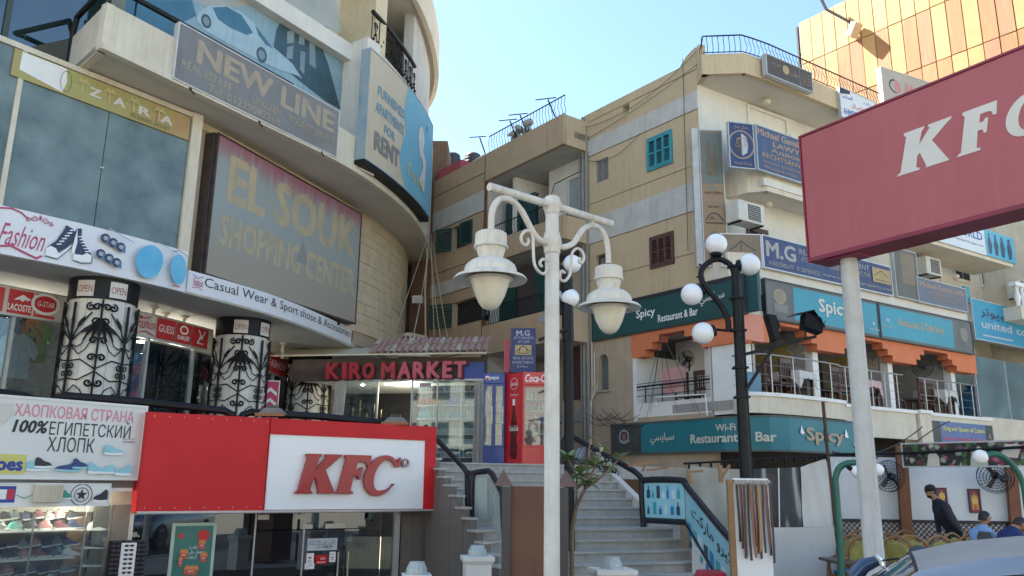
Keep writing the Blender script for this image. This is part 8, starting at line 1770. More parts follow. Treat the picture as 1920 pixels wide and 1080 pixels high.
for k,(x0,x1,yt,yb,lb)in enumerate(((1682,1706,855,992,'leaning brown wooden post on the left of the fruit banner'),(1886,1909,868,978,'brown wooden post near the right edge of the cafe wall'))):
    a=CW.uz((x0+x1)/2-5,yt-20,.16);b=CW.uz((x0+x1)/2+3,yb,.16);w_=.2
    single('wooden_post',G().bar((b[0]+.0,.16,CF0),(a[0],.16,a[1]),w_,.1),mat('post_brown',(.20,.07,.03),(.14,.045,.02),.6,scale=6,streak=.3),lb,'post','wooden posts of the cafe',mp=CW)

A,B=at_y(1691,855,15.3),at_y(1930,848,13.7);d_=B-A;BN=PL((A.x,A.y),math.degrees(math.atan2(d_.x,d_.y)));r_=BN.rect([(1691,834),(1928,822),(1928,874),(1693,877)])
fm=bpy.data.materials.new('fruit_print');fm.use_nodes=True;n_=fm.node_tree.nodes;l_=fm.node_tree.links;tc=n_.new('ShaderNodeTexCoord');vo=n_.new('ShaderNodeTexVoronoi');vo.inputs['Scale'].default_value=11
sx=n_.new('ShaderNodeSeparateColor');cr=n_.new('ShaderNodeValToRGB');cr.color_ramp.interpolation='CONSTANT'
cols_=[(0,(.02,.02,.02)),(.25,(.06,.18,.05)),(.4,(.45,.48,.42)),(.52,(.02,.02,.03)),(.66,(.30,.03,.08)),(.76,(.12,.10,.08)),(.86,(.5,.12,.2)),(.93,(.25,.32,.2))]
while len(cr.color_ramp.elements)<len(cols_):cr.color_ramp.elements.new(.5)
for e,(p_,c_)in zip(cr.color_ramp.elements,cols_):e.position=p_;e.color=c_+(1,)
mx=n_.new('ShaderNodeMix');mx.data_type='RGBA';mx.blend_type='MULTIPLY';mx.inputs[0].default_value=.7;r2=n_.new('ShaderNodeValToRGB');r2.color_ramp.elements[0].color=(1.3,1.3,1.3,1);r2.color_ramp.elements[1].position=.6;r2.color_ramp.elements[1].color=(.25,.25,.25,1)
l_.new(tc.outputs['Object'],vo.inputs[0]);l_.new(vo.outputs['Color'],sx.inputs[0]);l_.new(sx.outputs[0],cr.inputs[0]);l_.new(vo.outputs['Distance'],r2.inputs[0]);l_.new(cr.outputs[0],mx.inputs[6]);l_.new(r2.outputs[0],mx.inputs[7]);l_.new(mx.outputs[2],n_['Principled BSDF'].inputs[0])
o=sign('fruit_banner','long banner of printed fruit pictures hung above the cafe wall',BN,r_,0,.06,fm,ALU,[('r',0,.02,0,1,FBK),('p',[(.20,.0),(.22,.5),(.27,.7),(.31,.4),(.31,0)],OPW),('p',[(.56,.0),(.58,.6),(.64,.85),(.70,.6),(.70,0)],mat('melon_print',(.42,.5,.36),rough=.5)),('p',[(.80,.4),(.85,.9),(.97,.85),(.93,.3)],OPW)],fw=.02)
single('overhead_pole',G().tube([at_y(1560,852,15.6),at_y(1700,850,15.1),at_y(1960,836,13.4)],.028,6),IRON,'dark pole running across the fruit banner','pole')
for k,(a,b,s_)in enumerate((((1560,846),(1700,845),.1),((1600,838),(1690,858),.12),((1700,845),(1780,790),-.05),((1640,850),(1730,800),.06))):single('dark_cable',G().tube(sag(at_y(a[0],a[1],16),at_y(b[0],b[1],16.5),s_),.012,4),CABLE,['slack cable left of the fruit banner','cable crossing behind the grey pole','cable rising to the terrace from the banner','cable looping under the terrace edge'][k],'cable','cables under the terrace')
q=CW.uz(1668,893,.35);fan(CW.pt(q[0],.35,q[1]),(-.75,-.65,.1),'large black wall fan left of the leaning wooden post',.29,CW.pt(q[0]+.35,0,q[1]-.25))
q=CW.uz(1866,893,.35);fan(CW.pt(q[0],.35,q[1]),(-.45,-.8,-.35),'large black wall fan below the right end of the fruit banner',.31,CW.pt(q[0]+.4,0,q[1]-.1))
for k,(x0,y0,x1,y1,lb)in enumerate(((1757,915,1775,947,'small framed purple picture partly behind the standing man'),(1817,917,1838,961,'framed purple picture with a yellow lamp on the cafe wall'))):
    r_=CW.box(x0,y0,x1,y1,.03);sign('framed_picture',lb,CW,r_,.03,.03,mat('picture_purple',(.22,.03,.06),rough=.5),mat('picture_frame_dark',(.05,.02,.05),rough=.5),[('r',.15,.85,.08,.75,mat('picture_ochre',(.5,.25,.06),rough=.5)),('c',.5,.5,.06,mat('picture_gold',(.6,.4,.1),rough=.5)),('p',[(.35,.12),(.5,.06),(.65,.12),(.6,.3),(.4,.3)],mat('picture_red',(.45,.05,.04),rough=.5)),('p',[(.42,.7),(.5,.95),(.58,.7)],mat('picture_gold',(0,0,0)))],fw=.02,cat='picture')

GRP=mat('green_lamp_paint',(.02,.13,.085),(.015,.10,.07),.45,scale=5)
o=empty('green_lamp',at_y(1576,1070,11.8).xy.to_3d(),'green pipe lamp post bending right with two small white globes','street lamp','green pipe lamps of the cafe')
P=[at_y(1578,1078,11.8),at_y(1574,1000,11.8),at_y(1568,920,11.8),at_y(1567,895,11.8),at_y(1575,876,11.8),at_y(1592,868,11.8),at_y(1618,868,11.8),at_y(1640,872,11.8)];P=[V((P[0].x,P[0].y,CF0))]+P
obj('pipe',G().tube(smoothpts(P,4),.045,10),GRP,o,smooth=True)
for px,py in((1606,884),(1646,881)):c=at_y(px,py,11.7);gl_=obj('globe',G().ball(c,.085,18,12),GLOBE,o,smooth='all');obj('globe_cap',G().tube([c+V((-.07,0,.03)),c+V((-.12,0,.07))],.035,8),BLK,gl_)
o=empty('green_lamp',at_y(1925,1000,11.5).xy.to_3d(),'green pipe lamp arching left over the seated men with one globe','street lamp','green pipe lamps of the cafe')
P=[at_y(1850,854,11.5),at_y(1866,851,11.5),at_y(1886,860,11.5),at_y(1905,880,11.5),at_y(1918,908,11.5),at_y(1926,960,11.5)];P+=[V((P[-1].x,P[-1].y,CF0))]
obj('pipe',G().tube(smoothpts(P,4),.038,10),GRP,o,smooth=True);c=at_y(1838,857,11.5);obj('globe',G().ball(c,.10,18,12),GLOBE,o,smooth='all')

RAT=mat('rattan',(.30,.16,.07),(.20,.10,.045),.55,scale=9);CUSG=mat('cushion_olive',(.31,.29,.085),(.21,.20,.06),.9,scale=9,bump=.5,bscale=50);CUSB=mat('cushion_blue',(.02,.14,.24),(.03,.18,.28),.85,scale=8)
def rattan_chair():
    o=empty('rattan_chair',(0,0,0),'rattan armchair with olive back cushion','chair','rattan chairs of the cafe')
    arch_=[(x,.26-.10*(1-abs(x)/.30)*0,z)for x,z in((-.30,.40),(-.32,.62),(-.30,.82),(-.20,.98),(0,1.06),(.20,.98),(.30,.82),(.32,.62),(.30,.40))]
    obj('back_frame',G().tube(smoothpts(arch_,3),.022,7),RAT,o)
    cush=[(-.26,.45),(-.28,.65),(-.25,.82),(-.15,.94),(0,.99),(.15,.94),(.25,.82),(.28,.65),(.26,.45)]
    obj('back_cushion',G().prism(cush,.17,.25),CUSG,o,bevel=.03)
    for k in range(5):x=-.2+k*.1;obj('spindle',G().tube([(x,.26,.9+.08*(1-abs(x)/.2)),(x,.27,1.0-.15*abs(x))],.010,5),RAT,o)
    obj('seat_cushion',G().box(-.27,.27,-.27,.2,.40,.48),CUSB,o,bevel=.03);obj('seat_frame',G().box(-.30,.30,-.30,.24,.34,.40),RAT,o)
    for sx in(-1,1):
        for y in(-.27,.22):obj('leg',G().tube([(sx*.28,y,.35),(sx*.30,y*1.1,0)],.02,6),RAT,o)
        obj('armrest',G().tube(smoothpts([(sx*.31,.24,.70),(sx*.36,.0,.66),(sx*.36,-.22,.62),(sx*.32,-.29,.5),(sx*.29,-.28,.36)],3),.02,6),RAT,o)
        obj('side_brace',G().tube([(sx*.29,-.27,.12),(sx*.30,.22,.14)],.012,5),RAT,o)
    return o
rc0=rattan_chair()
rs_=[(1591,13.4,-35,'rattan chair farthest left beside the green lamp post'),(1613,14.6,-20,'rattan chair behind the two left ones'),(1617,12.2,-30,'rattan chair just left of the grey pole'),(1667,12.2,-50,'rattan chair just right of the grey pole'),(1681,14.0,30,'rattan chair turned away behind the grey pole'),(1708,14.9,0,'rattan chair in front of the leaning wooden post'),
       (1716,12.4,-10,'rattan chair in the front row below the standing man'),(1775,12.4,5,'widest rattan chair in the front row above the car roof'),(1805,14.2,20,'rattan chair between the standing man and the man in pale blue'),(1650,14.9,10,'rattan chair against the lattice behind the pole'),(1830,15.2,0,'rattan chair by the lattice behind the man in pale blue')]
for k,(px,Y,a,lb)in enumerate(rs_):
    q=at_y(px,1000,Y);p=V((q.x,q.y,CF0+.05*(Y<13)))
    if k==0:rc0.scale=(.82,.86,.88);rc0.location=p;rc0.rotation_euler=(0,0,R(a));rc0['label']=lb
    else:c_=place(rc0,p,R(a),lb);c_.scale=(.82,.86,.88)
def ctable(px,Y,lb):
    q=at_y(px,1030,Y);o=empty('cafe_table',(q.x,q.y,CF0),lb,'table','bamboo tables of the cafe');f=lambda v:V((q.x,q.y,CF0))+V(v)
    obj('tabletop',G().box(-.35,.35,-.35,.35,.60,.64),mat('table_dark',(.09,.07,.06),rough=.5),o,mp=f)
    for x in(-.28,.28):
        for y in(-.28,.28):obj('leg',G().tube([(x*.85,y*.85,.6),(x,y,0)],.028,6),RAT,o,mp=f)
    obj('brace',G().tube([(-.28,-.28,.15),(.28,-.28,.15)],.015,5),RAT,o,mp=f);obj('brace',G().tube([(-.26,-.27,.5),(.26,-.28,.2)],.012,5),RAT,o,mp=f)
ctable(1594,12.6,'bamboo table by the green lamp post');ctable(1694,11.9,'bamboo table between the pole and the car');ctable(1862,13.4,'bamboo table between the two seated men')
single('grey_bag',G().ball((0,0,.05),.1,12,8,sc=(1.3,.8,.75)).map(lambda v:at_y(1722,1026,11.3)+V(v)-V((0,0,.1))),mat('bag_slate',(.04,.055,.07),(.06,.075,.09),.7,scale=5),'slate grey bag on a chair next to the car roof','bag',smooth='all')
# ================================================================ PEOPLE
SKIN=mat('skin_tan',(.36,.19,.11),(.31,.16,.09),.55,scale=8);HAIR=mat('hair_black',(.012,.010,.010),rough=.6)
def person(label,loc,az,joints,cloth,trouser,hair_style,extra=None,group='men in the cafe',sleeve=True):
    """joints: name -> (forward, left, up, radius)"""
    a=R(az);f=V((math.sin(a),math.cos(a),0));l=V((-f.y,f.x,0));o=empty('person',loc,label,'person',group)
    J={k:V(loc)+f*v[0]+l*v[1]+V((0,0,v[2]))for k,v in joints.items()};rad={k:v[3]for k,v in joints.items()}
    chains=[['pelvis','waist','chest','upper','neck','jaw','head','crown']]
    for s in 'LR':
        chains+=[['upper','sh'+s,'el'+s,'wr'+s,'hand'+s],['pelvis','hip'+s,'kn'+s,'an'+s,'toe'+s]]
    names=list(joints);idx={n:i for i,n in enumerate(names)};vs=[J[n]for n in names];rr=[rad[n]for n in names];es=[]
    for c in chains:
        for p,q in zip(c,c[1:]):es.append((idx[p],idx[q]))
    hd=(J['head']-J['jaw'])
    face=(f*1.0+V((0,0,joints['head'][4]if len(joints['head'])>4 else 0))).normalized()

    vs.append(J['head']+face*.085-V((0,0,.02)));rr.append(.017);es.append((idx['head'],len(vs)-1))
    for s,sg in(('L',1),('R',-1)):
        d=(J['hand'+s]-J['wr'+s]).normalized();side=d.cross(f if abs(d.dot(f))<.8 else V((0,0,1))).normalized();dn=side.cross(d).normalized()
        for i in range(4):
            b0=J['hand'+s]+side*(i-1.5)*.02;L=(.07,.08,.075,.058)[i];vs+=[b0,b0+d*L*.5+dn*.008,b0+d*L*.85+dn*.03];rr+=[.010,.009,.007];n=len(vs);es+=[(idx['hand'+s],n-3),(n-3,n-2),(n-2,n-1)]
        vs+=[J['wr'+s]+d*.03+side*sg*.03,J['wr'+s]+d*.07+side*sg*.05];rr+=[.012,.009];n=len(vs);es+=[(idx['wr'+s],n-2),(n-2,n-1)]
    me=bpy.data.meshes.new('body');me.from_pydata([tuple(v)for v in vs],es,[]);tmp=bpy.data.objects.new('tmp_body',me);COL.objects.link(tmp)
    sk=tmp.modifiers.new('s','SKIN');sk.use_smooth_shade=True;sub=tmp.modifiers.new('d','SUBSURF');sub.levels=2;sub.render_levels=2
    for i,r_ in enumerate(rr):me.skin_vertices[0].data[i].radius=(r_,r_)
    me.skin_vertices[0].data[idx['pelvis']].use_root=True

    for nme,k in(('pelvis',1.15),('waist',1.1),('chest',1.2),('upper',1.15)):me.skin_vertices[0].data[idx[nme]].radius=(rad[nme]*k,rad[nme])
    dg=bpy.context.evaluated_depsgraph_get();m2=bpy.data.meshes.new_from_object(tmp.evaluated_get(dg));bpy.data.objects.remove(tmp)
    m2.transform(W[o.name].inverted());m2.materials.clear()
    for m_ in(SKIN,cloth,trouser,mat('shoe_leather',(.03,.025,.02),rough=.4)):m2.materials.append(m_)
    inv=W[o.name]
    def seg(p,a,b):t=max(0,min(1,(p-a).dot(b-a)/max((b-a).length_squared,1e-6)));return(p-a.lerp(b,t)).length
    S_=[]
    for s in 'LR':
        S_+=[(J['upper'],J['sh'+s],1,.06),(J['sh'+s],J['el'+s],1,.05),(J['el'+s],J['wr'+s],1 if sleeve else 0,.04),(J['wr'+s].lerp(J['hand'+s],.3),J['hand'+s],0,.04),(J['pelvis'],J['hip'+s],2,.1),(J['hip'+s],J['kn'+s],2,.08),(J['kn'+s],J['an'+s],2,.05),(J['an'+s],J['toe'+s],3,.04)]
    S_+=[(J['waist'],J['chest'],1,.14),(J['chest'],J['upper'],1,.13),(J['neck'],J['head'],0,.06),(J['upper'],J['upper'].lerp(J['neck'],.5),1,.06)]
    for p in m2.polygons:
        c=inv@p.center;p.material_index=min(S_,key=lambda t:seg(c,t[0],t[1])-t[3])[2];p.use_smooth=True
    b=bpy.data.objects.new('body',m2);COL.objects.link(b);b.parent=o;W[b.name]=W[o.name]
    H=J['head'];up=(J['crown']-J['jaw']).normalized();fr_=(face-up*face.dot(up)).normalized();lf=up.cross(fr_)
    P=lambda a_,b_,c_:H+fr_*a_+lf*b_+up*c_

    g=G();n,k=16,7
    for i in range(k+1):
        th=PI*.56*i/k
        for j in range(n):
            q=2*PI*j/n;low=1.0;r1,r2=.098,.083;fz=math.cos(th);rad_=math.sin(th)
            x,y,z=r1*rad_*math.cos(q),r2*rad_*math.sin(q),.105*fz+.01
            if math.cos(q)>.2 and z<.052:z=.052;x=.084*math.cos(q);y=.074*math.sin(q)
            if math.cos(q)<-.3 and i>=k-1:z-=.04
            g.v.append(P(x-.008,y,z))
    for i in range(k):
        for j in range(n):g.f.append((i*n+j,i*n+(j+1)%n,(i+1)*n+(j+1)%n,(i+1)*n+j));g.m.append(0)
    obj('hair',g,HAIR,o,smooth='all')
    for sg in(1,-1):
        obj('ear',G().ball(P(-.005,sg*.078,-.01),.022,8,6,sc=(1,.5,1.3)),SKIN,o,smooth='all');obj('eye',G().ball(P(.078,sg*.03,.008),.011,8,6),mat('eye_dark',(.03,.02,.02),rough=.2),o,smooth='all')
        obj('eyebrow',G().tube([P(.084,sg*.015,.028),P(.082,sg*.045,.03)],.005,5),HAIR,o)
    obj('mouth',G().tube([P(.082,-.02,-.05),P(.086,0,-.048),P(.082,.02,-.05)],.005,5),mat('lip_brown',(.25,.09,.07),rough=.5),o)
    if hair_style=='beard':
        g=G()
        for i in range(9):
            q=-1.25+2.5*i/8
            for(rr_,zz)in((.080,-.055),(.084,-.075),(.066,-.10)):g.v.append(P(rr_*math.cos(q)-.002,rr_*.86*math.sin(q),zz))
        for i in range(8):
            for j in range(2):a0=i*3+j;g.f.append((a0,a0+3,a0+4,a0+1));g.m.append(0)
        obj('beard',g,HAIR,o,smooth='all')
    if extra=='glasses':
        for sg in(1,-1):obj('glasses',G().tube([P(.094,sg*.03+.02*math.cos(i*PI/5),.008+.016*math.sin(i*PI/5))for i in range(10)],.003,4,closed=True),IRON,o)
    if extra=='knit_hat':obj('knit_hat',G().lathe([(.093,.02),(.097,.05),(.085,.095),(.05,.125),(.001,.133)],16,(0,0,0)).map(lambda v:P(v[0]-.008,v[1]*.9,v[2])),mat('hat_black',(.015,.015,.018),rough=.9),o,smooth='all')

    obj('collar',G().lathe([(.062,0),(.07,.03),(.058,.045)],12,J['upper'].lerp(J['neck'],.35),axis=(J['neck']-J['upper'])),cloth,o,smooth=True)
    return o
def std(lean=0,seated=False,hz=0):
    pass
JK=mat('jacket_navy_black',(.010,.012,.022),(.016,.018,.03),.8,scale=6,bump=.3,bscale=20);JE=mat('trousers_dark',(.02,.022,.03),rough=.85)
stand={'pelvis':(-.10,0,.92,.16),'waist':(-.03,0,1.04,.155),'chest':(.07,0,1.20,.17),'upper':(.13,0,1.38,.13),'neck':(.18,0,1.48,.06),'jaw':(.23,0,1.54,.064),'head':(.25,0,1.605,.084,-.2),'crown':(.25,0,1.65,.07),
         'shL':(.11,.19,1.38,.08),'elL':(.04,.25,1.12,.062),'wrL':(-.12,.20,.92,.038),'handL':(-.17,.18,.86,.032),'shR':(.11,-.19,1.38,.08),'elR':(.10,-.25,1.10,.062),'wrR':(.12,-.20,.90,.038),'handR':(.13,-.18,.83,.032),
         'hipL':(-.10,.10,.86,.11),'knL':(-.02,.10,.48,.07),'anL':(-.10,.10,.08,.048),'toeL':(.06,.11,.035,.035),'hipR':(-.10,-.10,.86,.11),'knR':(.0,-.10,.48,.07),'anR':(-.06,-.10,.08,.048),'toeR':(.10,-.11,.035,.035)}
q=at_y(1777,960,14.9)
person('standing man in a dark jacket and black knitted hat leaning forward between the cafe chairs',(q.x,q.y,CF0),-80,stand,JK,JE,'beard','knit_hat')
def seat(lean,hx,hz_,tilt=-.1):
    return{'pelvis':(0,0,.55,.14),'waist':(.02+lean*.2,0,.68,.135),'chest':(.02+lean*.5,0,.84,.15),'upper':(.03+lean*.8,0,1.00,.12),'neck':(.05+lean,0,1.09,.055),'jaw':(.08+lean+hx*.5,0,1.15+hz_*.6,.062),'head':(.10+lean+hx,0,1.215+hz_,.082,tilt),'crown':(.10+lean+hx,0,1.26+hz_,.07),
            'shL':(.03+lean*.8,.18,.99,.075),'elL':(.14+lean,.23,.76,.055),'wrL':(.34+lean,.16,.68,.036),'handL':(.41+lean,.12,.67,.032),'shR':(.03+lean*.8,-.18,.99,.075),'elR':(.14+lean,-.23,.76,.055),'wrR':(.34+lean,-.14,.69,.036),'handR':(.41+lean,-.10,.68,.032),
            'hipL':(.04,.10,.53,.11),'knL':(.46,.12,.52,.075),'anL':(.46,.12,.08,.048),'toeL':(.60,.12,.035,.035),'hipR':(.04,-.10,.53,.11),'knR':(.46,-.12,.52,.075),'anR':(.44,-.12,.08,.048),'toeR':(.58,-.12,.035,.035)}
q=at_y(1833,990,13.6);person('seated man in a pale blue shirt looking right across the cafe',(q.x,q.y,CF0),82,seat(.05,0,0),mat('shirt_sky',(.24,.40,.66),(.20,.35,.60),.85,scale=5,bump=.3,bscale=20),JE,'beard')
place(rc0,V((q.x,q.y,CF0)),R(8+90-90+82-90+90-90+8),'rattan chair under the man in the pale blue shirt')
q=at_y(1876,990,13.1);person('seated man in a navy sweater bending his head down at the right edge',(q.x,q.y,CF0),85,seat(.16,.07,-.07,-.5),mat('sweater_navy',(.012,.028,.12),(.02,.04,.15),.9,scale=5),JE,'none')
gc=empty('grey_chair',(q.x-.05,q.y,CF0),'grey plastic chair behind the man in navy','chair');GP=mat('plastic_grey',(.10,.11,.12),rough=.5)
obj('backrest',G().prism([(-.2,.45),(-.22,.95),(-.15,1.03),(.15,1.03),(.22,.95),(.2,.45)],-.02,.02).map(lambda v:V((q.x-.24+v[1],q.y+v[0],CF0+v[2]))),GP,gc);obj('seat',G().box(q.x-.22,q.x+.22,q.y-.22,q.y+.22,CF0+.42,CF0+.46),GP,gc)
for x in(-.2,.2):
    for y in(-.2,.2):obj('leg',G().box(q.x+x-.02,q.x+x+.02,q.y+y-.02,q.y+y+.02,CF0,CF0+.42),GP,gc)
# ================================================================ TARPAULIN, BELTS, STICKS
TA,TB=at_y(1292,875,14.3),at_y(1548,860,14.9);d_=TB-TA;TP=PL((TA.x,TA.y),math.degrees(math.atan2(d_.x,d_.y)))
tl=lambda x,y,d=0:(TP.uz(x,y,d)[0],TP.uz(x,y,d)[1])
TARP=mat('tarp_white',(.60,.60,.58),(.50,.50,.48),.55,scale=1.2,bump=.35,bscale=5,streak=.2,dirt=(.42,.41,.38));
tp_=empty('plastic_screen',TP.pt(1.5,0,0),'white plastic tarpaulin screen with a clear wrinkled window right of the stairs','screen',None,TP.rz)
def sheet(poly,m,nm,d=0,amp=.03,seed=0,n=16,holes=None,fold=6.0):
    """a hanging sheet: grid between left and right edges with folds"""
    (x0,y0),(x1,y1),(x2,y2),(x3,y3)=poly;g=G();rnd=random.Random(seed)
    for j in range(n+1):
        for i in range(n+1):
            a,b=i/n,j/n;X=(x0+(x1-x0)*a)*(1-b)+(x3+(x2-x3)*a)*b;Y=(y0+(y1-y0)*a)*(1-b)+(y3+(y2-y3)*a)*b
            g.v.append(V((X,d+amp*math.sin(a*fold+b*1.7+seed)+amp*.5*math.sin(a*fold*2.3-b*3)+amp*.4*math.sin(b*7+a*4),Y)))
    for j in range(n):
        for i in range(n):q_=j*(n+1)+i;g.f.append((q_,q_+1,q_+n+2,q_+n+1));g.m.append(0)
    return obj(nm,g,m,tp_,mp=TP,smooth='all')
L0,T1=tl(1292,874),tl(1548,860);rb_=tl(1578,1085)
wa,wb,wc,wd_=tl(1388,880),tl(1500,876),tl(1505,988),tl(1388,990)
sheet([L0,wa,(wd_[0],wd_[1]),(L0[0],wd_[1])],mat('tarp_beige',(.36,.36,.32),(.30,.30,.27),.5,scale=1.2,bump=.3,bscale=6),'plastic_sheet',amp=.05,seed=1)
sheet([wb,T1,(T1[0]+.12,wc[1]),(wc[0]+.02,wc[1])],TARP,'plastic_sheet',amp=.02,seed=2)
sheet([(L0[0],wd_[1]-.0),(T1[0]+.12,wc[1]),(rb_[0],0),(L0[0],0)],TARP,'plastic_sheet',amp=.02,seed=3)
CLEAR=glass('clear_film',(.50,.52,.52),.0,rough=.5,gc=.25,body=.5,bodycol=(.10,.11,.12),dirt=.25)
sheet([wa,wb,wc,wd_],CLEAR,'clear_window',d=.0,amp=.014,seed=5,n=22,fold=11)
obj('window_seam',G().tube([(tl(1458,878)[0],.03,tl(1458,878)[1]),(tl(1460,988)[0],.03,tl(1460,988)[1])],.012,5),PWHITE,tp_,mp=TP)
g=G();P=[(L0[0]-.1,.0,L0[1]+.04),((L0[0]+T1[0])/2,.0,(L0[1]+T1[1])/2+.05),(T1[0]+.2,0,T1[1]+.06)]
obj('top_rope',G().tube(P,.02,6),IRON,tp_,mp=TP);obj('edge_pole',G().tube([(T1[0]+.02,.02,3.3),(T1[0]+.04,.02,T1[1]),(rb_[0]+.0,.02,0)],.03,6),mat('rusty_pole',(.07,.035,.025),rough=.7),tp_,mp=TP)
for k in range(14):a=k/13;u=L0[0]+(T1[0]-L0[0])*a;z=L0[1]+(T1[1]-L0[1])*a;obj('rope_tie',G().box(u-.012,u+.012,-.02,.03,z-.04,z+.05),IRON,tp_,mp=TP)
single('red_cloth_inside',G().box(tl(1478,900)[0],tl(1500,900)[0],-.8,-.75,.6,2.0),mat('cloth_dull_red',(.25,.08,.06),rough=.9),'dull red cloth hanging behind the clear plastic window','cloth',mp=TP)
WST=mat('raw_wood',(.34,.20,.10),(.26,.15,.08),.8,scale=6)
for k,(a,b,Y,w_)in enumerate((((1178,873),(1238,864),15.0,.04),((1205,884),(1212,862),15.0,.035),((1212,882),(1252,877),14.8,.035),((1350,872),(1352,905),13.6,.06),((1352,898),(1368,872),13.6,.04),((1290,885),(1318,883),13.9,.04),((1292,884),(1294,905),13.9,.05))):
    single('wooden_stick',G().bar(at_y(a[0],a[1],Y),at_y(b[0],b[1],Y),w_),WST,['long raw wooden stick behind the poster rail','short upright stick crossing the long one','horizontal stick left of the plastic screen','raw post at the top of the beige plastic','slanting brace beside the raw post','short horizontal stick on the screen corner','short raw post at the screen corner'][k],'stick','raw wooden sticks')
BA=at_y(1376,900,11.6);BR=PL((BA.x,BA.y),80);r_=BR.rect([(1376,894),(1440,900),(1446,1085),(1384,1085)])
bo=empty('belt_rack',BR.pt((r_[0]+r_[1])/2,0,0),'white board hung with a row of leather belts at the foot of the globe lamp','rack',None,BR.rz)
obj('backboard',G().box(r_[0],r_[1]+.03,-.05,-.02,.05,r_[3]),PWHITE,bo,mp=BR);obj('side_batten',G().box(r_[0]-.09,r_[0]-.01,-.06,0,.1,r_[3]-.02),WST,bo,mp=BR);obj('hook_rail',G().box(r_[0],r_[1]+.03,-.02,.03,r_[3]-.06,r_[3]-.02),ALU,bo,mp=BR)
bc=[(.03,.02,.02),(.12,.04,.03),(.05,.02,.02),(.20,.05,.04),(.02,.02,.02),(.28,.10,.04),(.02,.02,.03),(.10,.04,.03),(.42,.20,.06),(.02,.02,.02),(.03,.03,.05),(.15,.06,.04),(.02,.02,.02),(.04,.03,.03)]
bn=['black','maroon','dark brown','red brown','black','tan leather','navy black','brown','light tan','black','slate','reddish','black','charcoal']
for k in range(14):
    u=r_[0]+.03+(r_[1]-r_[0]-.02)*k/13;ln_=random.uniform(.75,1.05);dd_=.02+.03*(k%3)
    o=empty('belt',BR.pt(u,dd_,r_[3]-.07-ln_),'%s belt hanging number %s from the left on the white board'%(bn[k],('one','two','three','four','five','six','seven','eight','nine','ten','eleven','twelve','thirteen','fourteen')[k]),'belt','belts on the rack')
    g=G();n=10
    for i in range(n+1):
        t=i/n;z=r_[3]-.08-ln_*t;s_=.02*math.sin(t*2.5+k)*t;g.v+=[V((u-.016+s_,dd_,z)),V((u+.016+s_,dd_,z)),V((u+.016+s_,dd_+.006,z)),V((u-.016+s_,dd_+.006,z))]
    for i in range(n):
        for j in range(4):g.f.append((i*4+j,i*4+(j+1)%4,i*4+4+(j+1)%4,i*4+4+j));g.m.append(0)
    g.f.append((4*n,4*n+1,4*n+2,4*n+3));g.m.append(0)
    obj('strap',g,mat('belt_%d'%k,bc[k],rough=.4),o,mp=BR);obj('buckle',G().tube([(u-.022,dd_+.01,r_[3]-.03),(u+.022,dd_+.01,r_[3]-.03),(u+.022,dd_+.01,r_[3]-.09),(u-.022,dd_+.01,r_[3]-.09)],.005,4,closed=True),STEEL,o,mp=BR)
# ================================================================ CAR
ch=-67.0;a_=R(ch);FWD=V((math.sin(a_),math.cos(a_),0));LFT=V((-FWD.y,FWD.x,0))
RF=V((2.2,4.66,0));CO=RF-FWD*.30;cf=lambda v:CO+FWD*v[0]+LFT*v[1]+V((0,0,v[2]-.02))
car=empty('parked_car',cf((0,0,.02)),'silver grey saloon car cut off by the bottom right corner','car',None,math.atan2(FWD.y,FWD.x))
CPT=mat('car_silver_paint',(.24,.27,.31),(.21,.24,.28),.28,metal=.6,scale=1.5,coat=.5);CDU=mat('car_roof_dusty',(.34,.34,.32),(.28,.28,.27),.6,metal=.2,scale=2.5);CGL=glass('car_glass',(.25,.32,.36),.12,body=.12,bodycol=(.2,.25,.3));RUB=mat('rubber_black',(.012,.012,.014),rough=.6)
roof=[(.30,1.47),(.05,1.535),(-.25,1.575),(-.6,1.60),(-1.0,1.595),(-1.4,1.555),(-1.65,1.50)]
hw=[.52,.55,.565,.57,.57,.56,.53]
def strip(secs,m,nm,par=car,smooth=True):
    g=G();n=len(secs[0])
    for s_ in secs:g.v+=[V(p)for p in s_]
    for i in range(len(secs)-1):
        for j in range(n-1):g.f.append((i*n+j,i*n+j+1,(i+1)*n+j+1,(i+1)*n+j));g.m.append(0)
    return obj(nm,g,m,par,smooth='all' if smooth else False,mp=cf)
strip([[(x,w_*t,z-.045*abs(t)**2.2)for t in(-1,-.8,-.5,0,.5,.8,1)]for(x,z),w_ in zip(roof,hw)],CDU,'roof')
for s in(1,-1):
    side=[(.78,.70,1.12),(.30,.52,1.425),(.05,.55,1.49),(-.25,.565,1.53),(-.6,.57,1.555),(-1.0,.57,1.55),(-1.4,.56,1.51),(-1.65,.53,1.455),(-2.1,.60,1.18)]
    strip([[(x,s*y,z),(x,s*(y+.028),z-.03),(x-.0,s*(y+.045),z-.075)]for x,y,z in side],CPT,'roof_rail_panel')
    strip([[(x,s*(y+.047),z-.078),(x,s*(y+.055),z-.095)]for x,y,z in side],RUB,'drip_seal')
    strip([[(x-.02,s*(y+.056),z-.096),(x-.04,s*(y+.075),z-.165)]for x,y,z in side[1:-1]],CPT,'door_frame')
    strip([[(x-.04,s*(y+.074),z-.166),(x-.05,s*(y+.078),z-.185)]for x,y,z in side[1:-1]],RUB,'window_seal')
    strip([[(x-.05,s*(y+.075),z-.186),(x-.10,s*.83,1.02)]for x,y,z in side[1:-1]],CGL,'side_window')
strip([[(.30+.52*t,y*(1+.35*t),1.47-.37*t-.05*abs(y/.52)**2*1+.0)for y in(-.52,-.3,0,.3,.52)]for t in(0,.25,.5,.75,1)],CGL,'windscreen')
